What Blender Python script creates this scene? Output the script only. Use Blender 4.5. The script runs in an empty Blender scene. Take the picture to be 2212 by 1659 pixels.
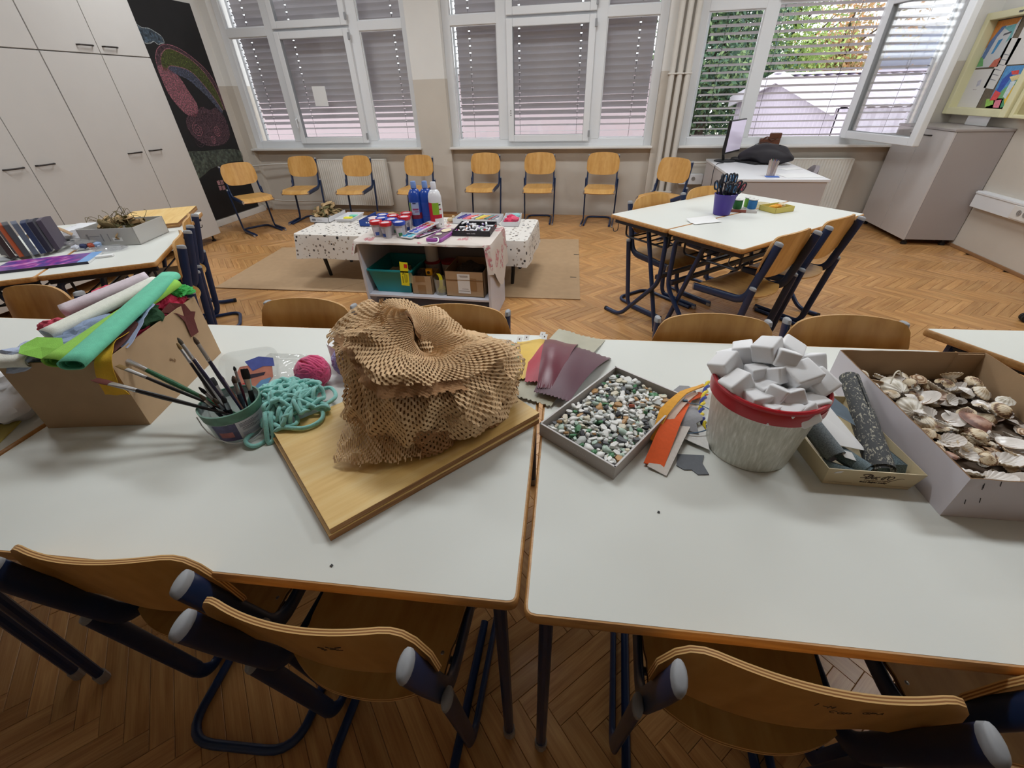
import bpy, bmesh, math, random
from mathutils import Vector, Matrix, noise
sc = bpy.context.scene
COL = sc.collection
PI = math.pi
rnd = random.Random(11)
V = Vector

# ------------------------------------------------------------------ camera
cam = bpy.data.cameras.new('camera')
cam.sensor_fit = 'HORIZONTAL'; cam.sensor_width = 36.0
cam.lens = 914.484 * 36.0 / 2212.0
cam.clip_start = 0.02; cam.clip_end = 300
camo = bpy.data.objects.new('camera', cam); COL.objects.link(camo)
def cam_matrix(pitch, roll, yaw, loc):
    cp, sp = math.cos(pitch), math.sin(pitch)
    F = V((0, cp, -sp)); U = V((0, sp, cp)); Rt = V((1, 0, 0))
    c, s = math.cos(roll), math.sin(roll)
    Rt, U = Rt * c + U * s, U * c - Rt * s
    Z = Matrix.Rotation(yaw, 3, 'Z')
    Rt, U, F = Z @ Rt, Z @ U, Z @ F
    m = Matrix((Rt, U, -F)).transposed().to_4x4()
    m.translation = loc
    return m
camo.matrix_world = cam_matrix(math.radians(34.5301), math.radians(-1.62743), math.radians(11.49918), V((0, 0, 1.5)))
sc.camera = camo

# ------------------------------------------------------------------ sky, view, lights
w = bpy.data.worlds.new('world'); sc.world = w; w.use_nodes = True
bg = w.node_tree.nodes['Background']
bg.inputs[0].default_value = (0.93, 0.96, 1.0, 1); bg.inputs[1].default_value = 3.3
sc.view_settings.view_transform = 'Standard'
sc.view_settings.look = 'None'
sc.view_settings.exposure = 0.0
sc.view_settings.gamma = 1.0
sc.view_settings.use_curve_mapping = False
FILL_W = 33.0
FILL_COL = (0.91, 0.965, 1.0)
def window_portal(x0, x1, z0, z1, y):
    l = bpy.data.lights.new('window_portal', 'AREA'); l.shape = 'RECTANGLE'
    l.size = x1 - x0; l.size_y = z1 - z0; l.cycles.is_portal = True
    o = bpy.data.objects.new('window_portal', l); COL.objects.link(o)
    o.location = ((x0 + x1) / 2, y, (z0 + z1) / 2); o.rotation_euler = (-PI / 2, 0, 0)
for wx in (-3.15, 0.0, 3.05):
    window_portal(-2.05 + wx, 0.56 + wx, 0.95, 3.0, 6.80)

# ------------------------------------------------------------------ helpers
def lin(c):
    return tuple((x / 12.92 if x <= 0.04045 else ((x + 0.055) / 1.055) ** 2.4) for x in [y / 255.0 for y in c])

def newmat(name):
    m = bpy.data.materials.new(name); m.use_nodes = True
    nt = m.node_tree; b = nt.nodes['Principled BSDF']
    return m, nt, b

def N(nt, t, **kw):
    n = nt.nodes.new(t)
    for k, v in kw.items():
        if k in n.inputs: n.inputs[k].default_value = v
        else: setattr(n, k, v)
    return n

def mat(name, col, rough=0.5, metal=0.0, var=0.0, vscale=8.0, bump=0.0, bscale=60.0, spec=0.5, sheen=0.0, alpha=1.0, trans=0.0, emit=0.0, island=0.0, sub=0.0, stretch=None):
    m, nt, b = newmat(name)
    c = lin(col) + (1,)
    b.inputs['Base Color'].default_value = c
    b.inputs['Roughness'].default_value = rough
    b.inputs['Metallic'].default_value = metal
    b.inputs['Specular IOR Level'].default_value = spec
    if sheen: b.inputs['Sheen Weight'].default_value = sheen
    if alpha < 1: b.inputs['Alpha'].default_value = alpha
    if trans: b.inputs['Transmission Weight'].default_value = trans
    if emit:
        b.inputs['Emission Color'].default_value = c; b.inputs['Emission Strength'].default_value = emit
    tc = N(nt, 'ShaderNodeTexCoord')
    src = tc.outputs['Object']
    if stretch:
        mp = N(nt, 'ShaderNodeMapping'); mp.inputs['Scale'].default_value = stretch
        nt.links.new(src, mp.inputs[0]); src = mp.outputs[0]
    last = None
    if var:
        nz = N(nt, 'ShaderNodeTexNoise', Scale=vscale, Detail=4.0)
        nt.links.new(src, nz.inputs['Vector'])
        mr = N(nt, 'ShaderNodeMapRange'); mr.inputs[1].default_value = 0.3; mr.inputs[2].default_value = 0.7
        mr.inputs[3].default_value = 1 - var; mr.inputs[4].default_value = 1 + var
        nt.links.new(nz.outputs[0], mr.inputs[0]); last = mr.outputs[0]
    if island:
        g = N(nt, 'ShaderNodeNewGeometry'); oi = N(nt, 'ShaderNodeObjectInfo')
        ad = N(nt, 'ShaderNodeMath', operation='ADD'); nt.links.new(g.outputs['Random Per Island'], ad.inputs[0]); nt.links.new(oi.outputs['Random'], ad.inputs[1])
        fr = N(nt, 'ShaderNodeMath', operation='FRACT'); nt.links.new(ad.outputs[0], fr.inputs[0])
        mr = N(nt, 'ShaderNodeMapRange'); mr.inputs[3].default_value = 1 - island; mr.inputs[4].default_value = 1 + island
        nt.links.new(fr.outputs[0], mr.inputs[0])
        if last is None: last = mr.outputs[0]
        else:
            mu = N(nt, 'ShaderNodeMath', operation='MULTIPLY'); nt.links.new(last, mu.inputs[0]); nt.links.new(mr.outputs[0], mu.inputs[1]); last = mu.outputs[0]
    if last is not None:
        vm = N(nt, 'ShaderNodeVectorMath', operation='SCALE'); vm.inputs[0].default_value = c[:3]
        nt.links.new(last, vm.inputs['Scale']); nt.links.new(vm.outputs[0], b.inputs['Base Color'])
    if bump:
        nz = N(nt, 'ShaderNodeTexNoise', Scale=bscale, Detail=3.0)
        nt.links.new(src, nz.inputs['Vector'])
        bp = N(nt, 'ShaderNodeBump', Strength=bump, Distance=0.002)
        nt.links.new(nz.outputs[0], bp.inputs['Height']); nt.links.new(bp.outputs[0], b.inputs['Normal'])
    return m

def ramp(nt, fac, stops):
    r = N(nt, 'ShaderNodeValToRGB'); e = r.color_ramp.elements
    while len(e) < len(stops): e.new(0.5)
    for i, (p, c) in enumerate(stops):
        e[i].position = p; e[i].color = lin(c) + (1,)
    nt.links.new(fac, r.inputs[0]); return r

def wood(name, dark, mid, light, scale=(1.5, 14, 14), rough=0.38, uv=False, island=0.12, rings=0.5):
    m, nt, b = newmat(name)
    tc = N(nt, 'ShaderNodeTexCoord'); oi = N(nt, 'ShaderNodeObjectInfo'); g = N(nt, 'ShaderNodeNewGeometry')
    ad = N(nt, 'ShaderNodeMath', operation='ADD'); nt.links.new(g.outputs['Random Per Island'], ad.inputs[0]); nt.links.new(oi.outputs['Random'], ad.inputs[1])
    fr = N(nt, 'ShaderNodeMath', operation='FRACT'); nt.links.new(ad.outputs[0], fr.inputs[0])
    off = N(nt, 'ShaderNodeMath', operation='MULTIPLY'); nt.links.new(ad.outputs[0], off.inputs[0]); off.inputs[1].default_value = 37.0 if uv else 0.0
    if not uv:
        nt.links.new(oi.outputs['Random'], off.inputs[0]); off.inputs[1].default_value = 37.0
    va = N(nt, 'ShaderNodeVectorMath', operation='ADD')
    nt.links.new(tc.outputs['UV' if uv else 'Object'], va.inputs[0]); nt.links.new(off.outputs[0], va.inputs[1])
    mp = N(nt, 'ShaderNodeMapping'); mp.inputs['Scale'].default_value = scale
    nt.links.new(va.outputs[0], mp.inputs[0])
    n1 = N(nt, 'ShaderNodeTexNoise', Scale=1.6, Detail=5.0, Distortion=0.6); nt.links.new(mp.outputs[0], n1.inputs['Vector'])
    mp2 = N(nt, 'ShaderNodeMapping'); mp2.inputs['Scale'].default_value = tuple(s * 7 if i else s * 2 for i, s in enumerate(scale))
    nt.links.new(va.outputs[0], mp2.inputs[0])
    n2 = N(nt, 'ShaderNodeTexNoise', Scale=1.5, Detail=3.0); nt.links.new(mp2.outputs[0], n2.inputs['Vector'])
    mx = N(nt, 'ShaderNodeMath', operation='MULTIPLY_ADD'); nt.links.new(n2.outputs[0], mx.inputs[0]); mx.inputs[1].default_value = 0.35
    sb = N(nt, 'ShaderNodeMath', operation='MULTIPLY'); nt.links.new(n1.outputs[0], sb.inputs[0]); sb.inputs[1].default_value = 0.75
    nt.links.new(sb.outputs[0], mx.inputs[2])
    r = ramp(nt, mx.outputs[0], [(0.32, dark), (0.55, mid), (0.78, light)])
    mr = N(nt, 'ShaderNodeMapRange'); mr.inputs[3].default_value = 1 - island; mr.inputs[4].default_value = 1 + island
    nt.links.new(fr.outputs[0], mr.inputs[0])
    vm = N(nt, 'ShaderNodeVectorMath', operation='SCALE'); nt.links.new(r.outputs[0], vm.inputs[0]); nt.links.new(mr.outputs[0], vm.inputs['Scale'])
    nt.links.new(vm.outputs[0], b.inputs['Base Color'])
    b.inputs['Roughness'].default_value = rough
    bp = N(nt, 'ShaderNodeBump', Strength=0.08, Distance=0.001); nt.links.new(n2.outputs[0], bp.inputs['Height']); nt.links.new(bp.outputs[0], b.inputs['Normal'])
    return m

def clear(name, tint=(1, 1, 1), refl=0.12, haze=0.0, hazecol=(0.9, 0.9, 0.9)):
    """thin clear sheet: see-through with a fresnel sheen and an optional milky part"""
    m = bpy.data.materials.new(name); m.use_nodes = True
    nt = m.node_tree; nt.nodes.clear()
    out = N(nt, 'ShaderNodeOutputMaterial'); t = N(nt, 'ShaderNodeBsdfTransparent'); t.inputs[0].default_value = tint + (1,)
    gl = N(nt, 'ShaderNodeBsdfGlossy', Roughness=0.05); fr = N(nt, 'ShaderNodeLayerWeight', Blend=0.25)
    mu = N(nt, 'ShaderNodeMath', operation='MULTIPLY_ADD'); nt.links.new(fr.outputs['Fresnel'], mu.inputs[0]); mu.inputs[1].default_value = 0.35; mu.inputs[2].default_value = refl * 0.3
    mx = N(nt, 'ShaderNodeMixShader'); nt.links.new(mu.outputs[0], mx.inputs[0]); nt.links.new(t.outputs[0], mx.inputs[1]); nt.links.new(gl.outputs[0], mx.inputs[2])
    last = mx
    if haze:
        d = N(nt, 'ShaderNodeBsdfDiffuse'); d.inputs[0].default_value = hazecol + (1,)
        m2 = N(nt, 'ShaderNodeMixShader'); m2.inputs[0].default_value = haze
        nt.links.new(mx.outputs[0], m2.inputs[1]); nt.links.new(d.outputs[0], m2.inputs[2]); last = m2
    nt.links.new(last.outputs[0], out.inputs[0])
    return m

class MB:
    def __init__(s): s.v = []; s.f = []; s.m = []; s.uv = {}
    def add(s, vs, fs, m=0, M=None):
        o = len(s.v)
        s.v += [tuple(M @ V(v)) if M else tuple(v) for v in vs]
        for f in fs:
            s.f.append(tuple(i + o for i in f)); s.m.append(m)
        return s
    def box(s, x0, x1, y0, y1, z0, z1, m=0, M=None):
        vs = [(x, y, z) for x in (x0, x1) for y in (y0, y1) for z in (z0, z1)]
        return s.add(vs, [(0, 1, 3, 2), (4, 6, 7, 5), (0, 4, 5, 1), (2, 3, 7, 6), (0, 2, 6, 4), (1, 5, 7, 3)], m, M)
    def prism(s, poly, z0, z1, m=0, mtop=None, M=None, mbot=None):
        n = len(poly); o = len(s.v)
        vs = [(p[0], p[1], z0) for p in poly] + [(p[0], p[1], z1) for p in poly]
        s.add(vs, [(i, (i + 1) % n, (i + 1) % n + n, i + n) for i in range(n)], m, M)
        s.f.append(tuple(o + n + i for i in range(n))); s.m.append(m if mtop is None else mtop)
        s.f.append(tuple(o + i for i in reversed(range(n)))); s.m.append(m if mbot is None else mbot)
        return s
    def tube(s, pts, r, seg=8, m=0, closed=False, up=None, M=None, flat=1.0, cap=True, mcap=None):
        pts = [V(p) for p in pts]; n = len(pts)
        rs = r if isinstance(r, (list, tuple)) else [r] * n
        T = []
        for i in range(n):
            a = pts[(i - 1) % n] if (closed or i > 0) else pts[i]
            b = pts[(i + 1) % n] if (closed or i < n - 1) else pts[i]
            t = (b - a); T.append(t.normalized() if t.length > 1e-9 else V((0, 0, 1)))
        u = V(up) if up else (V((0, 0, 1)) if abs(T[0].z) < 0.9 else V((1, 0, 0)))
        u = (u - T[0] * u.dot(T[0])).normalized()
        vs = []
        for i in range(n):
            if up: u = V(up)
            u = u - T[i] * u.dot(T[i])
            u = u.normalized() if u.length > 1e-6 else V((1, 0, 0))
            w_ = T[i].cross(u)
            for k in range(seg):
                a = 2 * PI * k / seg
                vs.append(pts[i] + u * (math.cos(a) * rs[i] * flat) + w_ * (math.sin(a) * rs[i]))
        fs = []
        for i in range(n if closed else n - 1):
            for k in range(seg):
                j = (i + 1) % n; k2 = (k + 1) % seg
                fs.append((i * seg + k, i * seg + k2, j * seg + k2, j * seg + k))
        s.add(vs, fs, m, M)
        if cap and not closed:
            o = len(s.v) - len(vs)
            s.f.append(tuple(o + k for k in reversed(range(seg)))); s.m.append(m if mcap is None else mcap)
            s.f.append(tuple(o + (n - 1) * seg + k for k in range(seg))); s.m.append(m if mcap is None else mcap)
        return s
    def lathe(s, prof, seg=24, m=0, M=None, c=(0, 0, 0)):
        n = len(prof); vs = []; ms = []
        for (r, z) in prof:
            for k in range(seg):
                a = 2 * PI * k / seg; vs.append((c[0] + max(r, 1e-5) * math.cos(a), c[1] + max(r, 1e-5) * math.sin(a), c[2] + z))
        fs = []
        for i in range(n - 1):
            for k in range(seg):
                k2 = (k + 1) % seg; fs.append((i * seg + k, i * seg + k2, (i + 1) * seg + k2, (i + 1) * seg + k))
        s.add(vs, fs, m, M); return s
    def grid(s, fn, nu, nv, m=0, M=None, wrap=False, keep=None):
        nn = nu if wrap else nu + 1
        vs = [fn(i / nu, j / nv) for j in range(nv + 1) for i in range(nn)]
        fs = []
        for j in range(nv):
            for i in range(nu):
                if keep and not keep(i, j): continue
                i2 = (i + 1) % nn
                fs.append((j * nn + i, j * nn + i2, (j + 1) * nn + i2, (j + 1) * nn + i))
        return s.add(vs, fs, m, M)
    def shell(s, fn, nu, nv, t, mt=0, mb=0, edges=(0,), M=None):
        """thick sheet: fn(u,v) is the top face, layers of edge material round the rim"""
        e = 1e-3
        P = [[V(fn(i / nu, j / nv)) for i in range(nu + 1)] for j in range(nv + 1)]
        Q = []
        for j in range(nv + 1):
            row = []
            for i in range(nu + 1):
                a = P[j][min(i + 1, nu)] - P[j][max(i - 1, 0)]; b = P[min(j + 1, nv)][i] - P[max(j - 1, 0)][i]
                n = a.cross(b); n = n.normalized() if n.length > 1e-10 else V((0, 0, 1))
                row.append(P[j][i] - n * t)
            Q.append(row)
        w_ = nu + 1
        s.add([p for r in P for p in r], [(j * w_ + i, j * w_ + i + 1, (j + 1) * w_ + i + 1, (j + 1) * w_ + i) for j in range(nv) for i in range(nu)], mt, M)
        s.add([p for r in Q for p in r], [(j * w_ + i, (j + 1) * w_ + i, (j + 1) * w_ + i + 1, j * w_ + i + 1) for j in range(nv) for i in range(nu)], mb, M)
        rim = [(i, 0) for i in range(nu)] + [(nu, j) for j in range(nv)] + [(i, nv) for i in range(nu, 0, -1)] + [(0, j) for j in range(nv, 0, -1)]
        n = len(rim); L = len(edges)
        for l in range(L):
            f0, f1 = l / L, (l + 1) / L
            vs = [P[j][i].lerp(Q[j][i], f0) for i, j in rim] + [P[j][i].lerp(Q[j][i], f1) for i, j in rim]
            s.add(vs, [(i, i + n, (i + 1) % n + n, (i + 1) % n) for i in range(n)], edges[l], M)
        return s
    def ball(s, c, r, seg=12, rings=8, m=0, M=None):
        r = r if isinstance(r, (tuple, list)) else (r, r, r)
        def fn(u, v):
            a = 2 * PI * u; b = PI * (v - 0.5)
            return (c[0] + r[0] * math.cos(a) * math.cos(b), c[1] + r[1] * math.sin(a) * math.cos(b), c[2] + r[2] * math.sin(b))
        return s.grid(fn, seg, rings, m, M, wrap=True)
    def build(s, name, mats, parent=None, smooth=35, bevel=0.0, seg=2, solid=0.0, sub=0, weld=False, loc=None, rot=None):
        me = bpy.data.meshes.new(name); me.from_pydata(s.v, [], s.f)
        if not isinstance(mats, (list, tuple)): mats = [mats]
        for mm in mats: me.materials.append(mm)
        if len(mats) > 1: me.polygons.foreach_set('material_index', s.m)
        if weld:
            bm = bmesh.new(); bm.from_mesh(me); bmesh.ops.remove_doubles(bm, verts=bm.verts, dist=1e-5); bm.to_mesh(me); bm.free()
        if smooth:
            me.polygons.foreach_set('use_smooth', [True] * len(me.polygons))
            if smooth < 180: me.set_sharp_from_angle(angle=math.radians(smooth))
        me.update()
        o = bpy.data.objects.new(name, me); COL.objects.link(o)
        if parent: o.parent = parent
        if loc: o.location = loc
        if rot: o.rotation_euler = rot
        if bevel:
            md = o.modifiers.new('bevel', 'BEVEL'); md.width = bevel; md.segments = seg; md.limit_method = 'ANGLE'; md.angle_limit = math.radians(40)
        if solid:
            md = o.modifiers.new('solid', 'SOLIDIFY'); md.thickness = solid; md.offset = 0
        if sub:
            md = o.modifiers.new('sub', 'SUBSURF'); md.levels = sub; md.render_levels = sub
        return o

def tag(o, label=None, cat=None, group=None, kind=None):
    if label: o['label'] = label
    if cat: o['category'] = cat
    if group: o['group'] = group
    if kind: o['kind'] = kind
    return o
def thing(name, label, cat, loc=(0, 0, 0), rz=0.0, group=None, rot=None):
    o = bpy.data.objects.new(name, None); COL.objects.link(o); o.empty_display_size = 0.05
    o.location = loc; o.rotation_euler = rot if rot else (0, 0, rz)
    return tag(o, label, cat, group)
def struct(o):
    o['kind'] = 'structure'; return o
def sroot(name):
    o = bpy.data.objects.new(name, None); COL.objects.link(o); o['kind'] = 'structure'; return o
KIDS = {}
def dup(root, loc, rz=0.0, label=None, group=None, rot=None):
    def cp(o, par):
        c = o.copy(); COL.objects.link(c)
        if par: c.parent = par
        for ch in list(o.children): cp(ch, c)
        return c
    r = cp(root, None); r.location = loc; r.rotation_euler = rot if rot else (0, 0, rz)
    if label: r['label'] = label
    if group: r['group'] = group
    return r
def fillet(pts, r, n=5):
    pts = [V(p) for p in pts]; out = [pts[0]]
    for i in range(1, len(pts) - 1):
        a, b, c = pts[i - 1], pts[i], pts[i + 1]
        d1 = (a - b); d2 = (c - b); ll = min(r, d1.length * 0.49, d2.length * 0.49)
        p0 = b + d1.normalized() * ll; p1 = b + d2.normalized() * ll
        for k in range(n + 1):
            t = k / n; out.append(p0 * (1 - t) ** 2 + b * 2 * t * (1 - t) + p1 * t * t)
    out.append(pts[-1]); return out
def spline(pts, n=8, closed=False):
    pts = [V(p) for p in pts]; m = len(pts); out = []
    for i in range(m if closed else m - 1):
        p0 = pts[(i - 1) % m] if closed or i > 0 else pts[i]
        p1 = pts[i]; p2 = pts[(i + 1) % m]
        p3 = pts[(i + 2) % m] if closed or i < m - 2 else pts[i + 1]
        for k in range(n):
            t = k / n
            out.append(0.5 * ((2 * p1) + (p2 - p0) * t + (2 * p0 - 5 * p1 + 4 * p2 - p3) * t * t + (3 * p1 - p0 - 3 * p2 + p3) * t ** 3))
    if not closed: out.append(pts[-1])
    return out
def rz(a): return Matrix.Rotation(a, 4, 'Z')
def TR(x, y, z): return Matrix.Translation((x, y, z))
def aim(d, roll=0.0):
    """rotation taking +Z to direction d"""
    return V(d).to_track_quat('Z', 'Y').to_matrix().to_4x4() @ rz(roll)
def facing(fx, fy): return math.atan2(-fx, fy)
def lump(p, s, amp, seed=0.0):
    return noise.noise(V((p[0] * s + seed, p[1] * s - seed * 1.7, p[2] * s + seed * 0.6))) * amp

# ------------------------------------------------------------------ writing (filled text as mesh)
def text_mesh(body, size, matl, parent, name='lettering', loc=(0, 0, 0), rot=(0, 0, 0), depth=0.0003, shear=0.0, M=None, align='CENTER', width=None):
    cu = bpy.data.curves.new('t', 'FONT'); cu.body = body; cu.size = size; cu.extrude = depth; cu.align_x = align; cu.align_y = 'CENTER'; cu.shear = shear; cu.resolution_u = 3
    o = bpy.data.objects.new('t', cu); COL.objects.link(o)
    dg = bpy.context.evaluated_depsgraph_get(); me = bpy.data.meshes.new_from_object(o.evaluated_get(dg))
    bpy.data.objects.remove(o); bpy.data.curves.remove(cu)
    me.name = name; me.materials.clear(); me.materials.append(matl)
    if width:
        xs = [v.co.x for v in me.vertices]; k = width / max(1e-6, max(xs) - min(xs))
        for v in me.vertices: v.co.x *= k
    ob = bpy.data.objects.new(name, me); COL.objects.link(ob)
    if parent: ob.parent = parent
    ob.location = loc; ob.rotation_euler = rot
    if M is not None: ob.matrix_local = M
    return ob
# ------------------------------------------------------------------ materials
M_ = {}
def mk(n, *a, **k): M_[n] = mat(n, *a, **k); return M_[n]
mk('plaster_beige', (203, 195, 184), 0.85, var=0.03, vscale=3, bump=0.15, bscale=90)
mk('paint_white', (228, 226, 222), 0.8, var=0.02, vscale=3)
mk('pvc_white', (228, 230, 233), 0.35)
mk('sill_white', (226, 224, 220), 0.4)
mk('cupboard', (192, 188, 184), 0.5, var=0.015, vscale=5)
mk('cupboard_edge', (150, 146, 142), 0.6)
mk('cabinet_door', (206, 201, 200), 0.35, var=0.015, vscale=4)
mk('cabinet_side', (168, 160, 158), 0.45, var=0.015, vscale=4)
mk('dark_handle', (42, 36, 34), 0.4, 0.3)
mk('black', (18, 18, 20), 0.5)
mk('rubber', (28, 28, 30), 0.8)
mk('navy_steel', (26, 46, 82), 0.35, var=0.08, vscale=12, spec=0.5)
mk('navy_dark', (24, 32, 52), 0.4, var=0.08, vscale=12)
mk('grey_cap', (150, 152, 156), 0.5)
mk('clear_cap', (150, 140, 132), 0.4)
mk('laminate', (218, 220, 214), 0.45, spec=0.35, var=0.012, vscale=2.5, bump=0.03, bscale=500)
mk('laminate_line', (58, 56, 62), 0.5)
mk('radiator', (226, 224, 217), 0.4)
mk('pipe_paint', (214, 209, 201), 0.45)
mk('slat', (186, 180, 184), 0.5)
mk('cord', (62, 60, 62), 0.8)
mk('blackboard', (22, 21, 23), 0.75, var=0.25, vscale=4)
mk('white_paper', (232, 232, 232), 0.7)
mk('steel', (190, 190, 192), 0.28, 0.9)
mk('carton', (176, 146, 112), 0.8, var=0.05, vscale=14, bump=0.08, bscale=200)
mk('carton_edge', (128, 98, 68), 0.9, var=0.15, vscale=90)
mk('skirting', (150, 112, 78), 0.5)
beech = M_['beech'] = wood('beech_edge', (166, 116, 62), (192, 142, 84), (210, 164, 106), (3, 40, 40), 0.42)
ply = M_['ply'] = wood('chair_plywood', (186, 134, 66), (206, 156, 86), (218, 172, 104), (12, 1.6, 1.6), 0.36, island=0.0)
plyA = M_['plyA'] = mat('ply_layer_light', (222, 180, 118), 0.5); plyB = M_['plyB'] = mat('ply_layer_dark', (150, 98, 48), 0.55)
parquet = M_['parquet'] = wood('parquet_oak', (160, 108, 60), (190, 140, 86), (212, 166, 108), (2.2, 22, 22), 0.33, uv=True, island=0.13)
mk('subfloor', (40, 26, 16), 0.9)
glass = M_['glass'] = clear('window_glass', (0.97, 0.98, 0.98), 0.12)

# ------------------------------------------------------------------ room shell
XL, XR, YB, YF, ZC = -5.37, 3.85, 6.5, -4.2, 3.3
ZT = 1.67
# floor: sub-floor slab with herringbone blocks
def floor_slab():
    mb = MB().box(XL - 0.2, XR + 0.2, YF - 0.2, 6.6, -0.1, -0.014)
    o = mb.build('floor', M_['subfloor'], smooth=0); return struct(o)
floor = floor_slab()
BW, BN = 0.0615, 6
BL = BW * BN
def block_mesh(h=0.014):
    g = 0.0005; c = 0.0012
    x0, x1, y0, y1 = -BL / 2 + g, BL / 2 - g, -BW / 2 + g, BW / 2 - g
    vs = [(x0, y0, -h), (x1, y0, -h), (x1, y1, -h), (x0, y1, -h), (x0, y0, -c), (x1, y0, -c), (x1, y1, -c), (x0, y1, -c),
          (x0 + c, y0 + c, 0), (x1 - c, y0 + c, 0), (x1 - c, y1 - c, 0), (x0 + c, y1 - c, 0)]
    fs = [(0, 1, 5, 4), (1, 2, 6, 5), (2, 3, 7, 6), (3, 0, 4, 7), (4, 5, 9, 8), (5, 6, 10, 9), (6, 7, 11, 10), (7, 4, 8, 11), (8, 9, 10, 11)]
    return vs, fs
def add_uv(me):
    uv = me.uv_layers.new(name='UVMap')
    return uv
bvs, bfs = block_mesh()
bme = bpy.data.meshes.new('parquet_block'); bme.from_pydata(bvs, [], bfs); bme.materials.append(parquet)
uv = bme.uv_layers.new(name='UVMap')
for l in bme.loops: uv.data[l.index].uv = bme.vertices[l.vertex_index].co.xy
blocks = []
A45 = -PI / 4
ca, sa = math.cos(A45), math.sin(A45)
for k in range(-140, 141):
    for m in range(-24, 25):
        for hv in (0, 1):
            if hv == 0: u, v, a = k + BN * m + BN / 2, k - BN * m + 0.5, 0.0
            else: u, v, a = k + BN * m + 0.5, k - BN * m + 1 + BN / 2, PI / 2
            u *= BW; v *= BW
            x, y = u * ca - v * sa + 0.02, u * sa + v * ca + 0.455
            if XL - 0.1 < x < XR + 0.1 and -1.2 < y < 6.62: blocks.append((x, y, a + A45))
def hidden(x, y):   # under the long table row as seen from standing height, or under the cupboards
    return (0.72 < y < 2.75 and -3.2 < x < 2.2) or x < -4.75 or y < 0.1
blocks.sort(key=lambda b: (hidden(b[0], b[1]), b[0] ** 2 + b[1] ** 2))
for i, (x, y, a) in enumerate(blocks[:300]):
    o = bpy.data.objects.new('parquet_block', bme); COL.objects.link(o); o.parent = floor
    o.location = (x, y, rnd.uniform(-0.0006, 0)); o.rotation_euler = (0, 0, a)
pv, pf, puv = [], [], []
for (x, y, a) in blocks[300:]:
    o = len(pv); c_, s_ = math.cos(a), math.sin(a); z = rnd.uniform(-0.0006, 0)
    pv += [(p[0] * c_ - p[1] * s_ + x, p[0] * s_ + p[1] * c_ + y, p[2] + z) for p in bvs]; puv += [(p[0], p[1]) for p in bvs]
    pf += [tuple(i + o for i in f) for f in bfs]
me = bpy.data.meshes.new('parquet_field'); me.from_pydata(pv, [], pf); me.materials.append(parquet)
uv = me.uv_layers.new(name='UVMap')
li = [0] * len(me.loops); me.loops.foreach_get('vertex_index', li)
uv.data.foreach_set('uv', [c for i in li for c in puv[i]])
o = bpy.data.objects.new('parquet_field', me); COL.objects.link(o); o.parent = floor; tag(o, kind='stuff')

def wall(name, boxes):
    """boxes split at the paint line: beige below, white above"""
    mb = MB()
    for (x0, x1, y0, y1, z0, z1) in boxes:
        if z0 < ZT: mb.box(x0, x1, y0, y1, z0, min(z1, ZT), 0)
        if z1 > ZT: mb.box(x0, x1, y0, y1, max(z0, ZT), z1, 1)
    return struct(mb.build(name, [M_['plaster_beige'], M_['paint_white']], smooth=0))
WIN = {1: -3.15, 2: 0.0, 3: 3.05}
bx = []
edges = [XL - 0.2] 
for n in (1, 2, 3):
    x0, x1 = -2.10 + WIN[n], 0.61 + WIN[n]
    bx.append((edges[-1], x0, YB, 6.95, 0, ZC)); edges.append(x1)
    bx.append((x0, x1, 6.58, 6.95, 0, 0.86)); bx.append((x0, x1, YB, 6.95, 3.02, ZC))
bx.append((edges[-1], XR + 0.2, YB, 6.95, 0, ZC))
wall_back = wall('wall_back', bx)
wall('wall_left', [(XL - 0.2, XL, YF, YB, 0, ZC)])
wall('wall_right', [(XR, XR + 0.2, YF, YB, 0, ZC)])
wall('wall_front', [(XL - 0.2, XR + 0.2, YF - 0.2, YF, 0, ZC)])
struct(MB().box(XL - 0.2, XR + 0.2, YF - 0.2, 6.95, ZC, ZC + 0.15).build('ceiling', M_['paint_white'], smooth=0))
struct(MB().box(XL, XL + 0.018, 4.9, YB, 0, 0.085).build('baseboard_left', M_['sill_white'], smooth=0, bevel=0.004))
struct(MB().box(XR - 0.016, XR, YF, YB, 0, 0.03).build('baseboard_right', M_['skirting'], smooth=0, bevel=0.004))
o = MB()
for (x0, x1, y0, y1, z0, z1) in bx:
    if z0 == 0 and y0 == YB and x1 - x0 > 0.05: o.box(max(x0, XL), min(x1, XR), y0 - 0.012, y0, 0, 0.03)
struct(o.build('baseboard_back', M_['skirting'], smooth=0))

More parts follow.
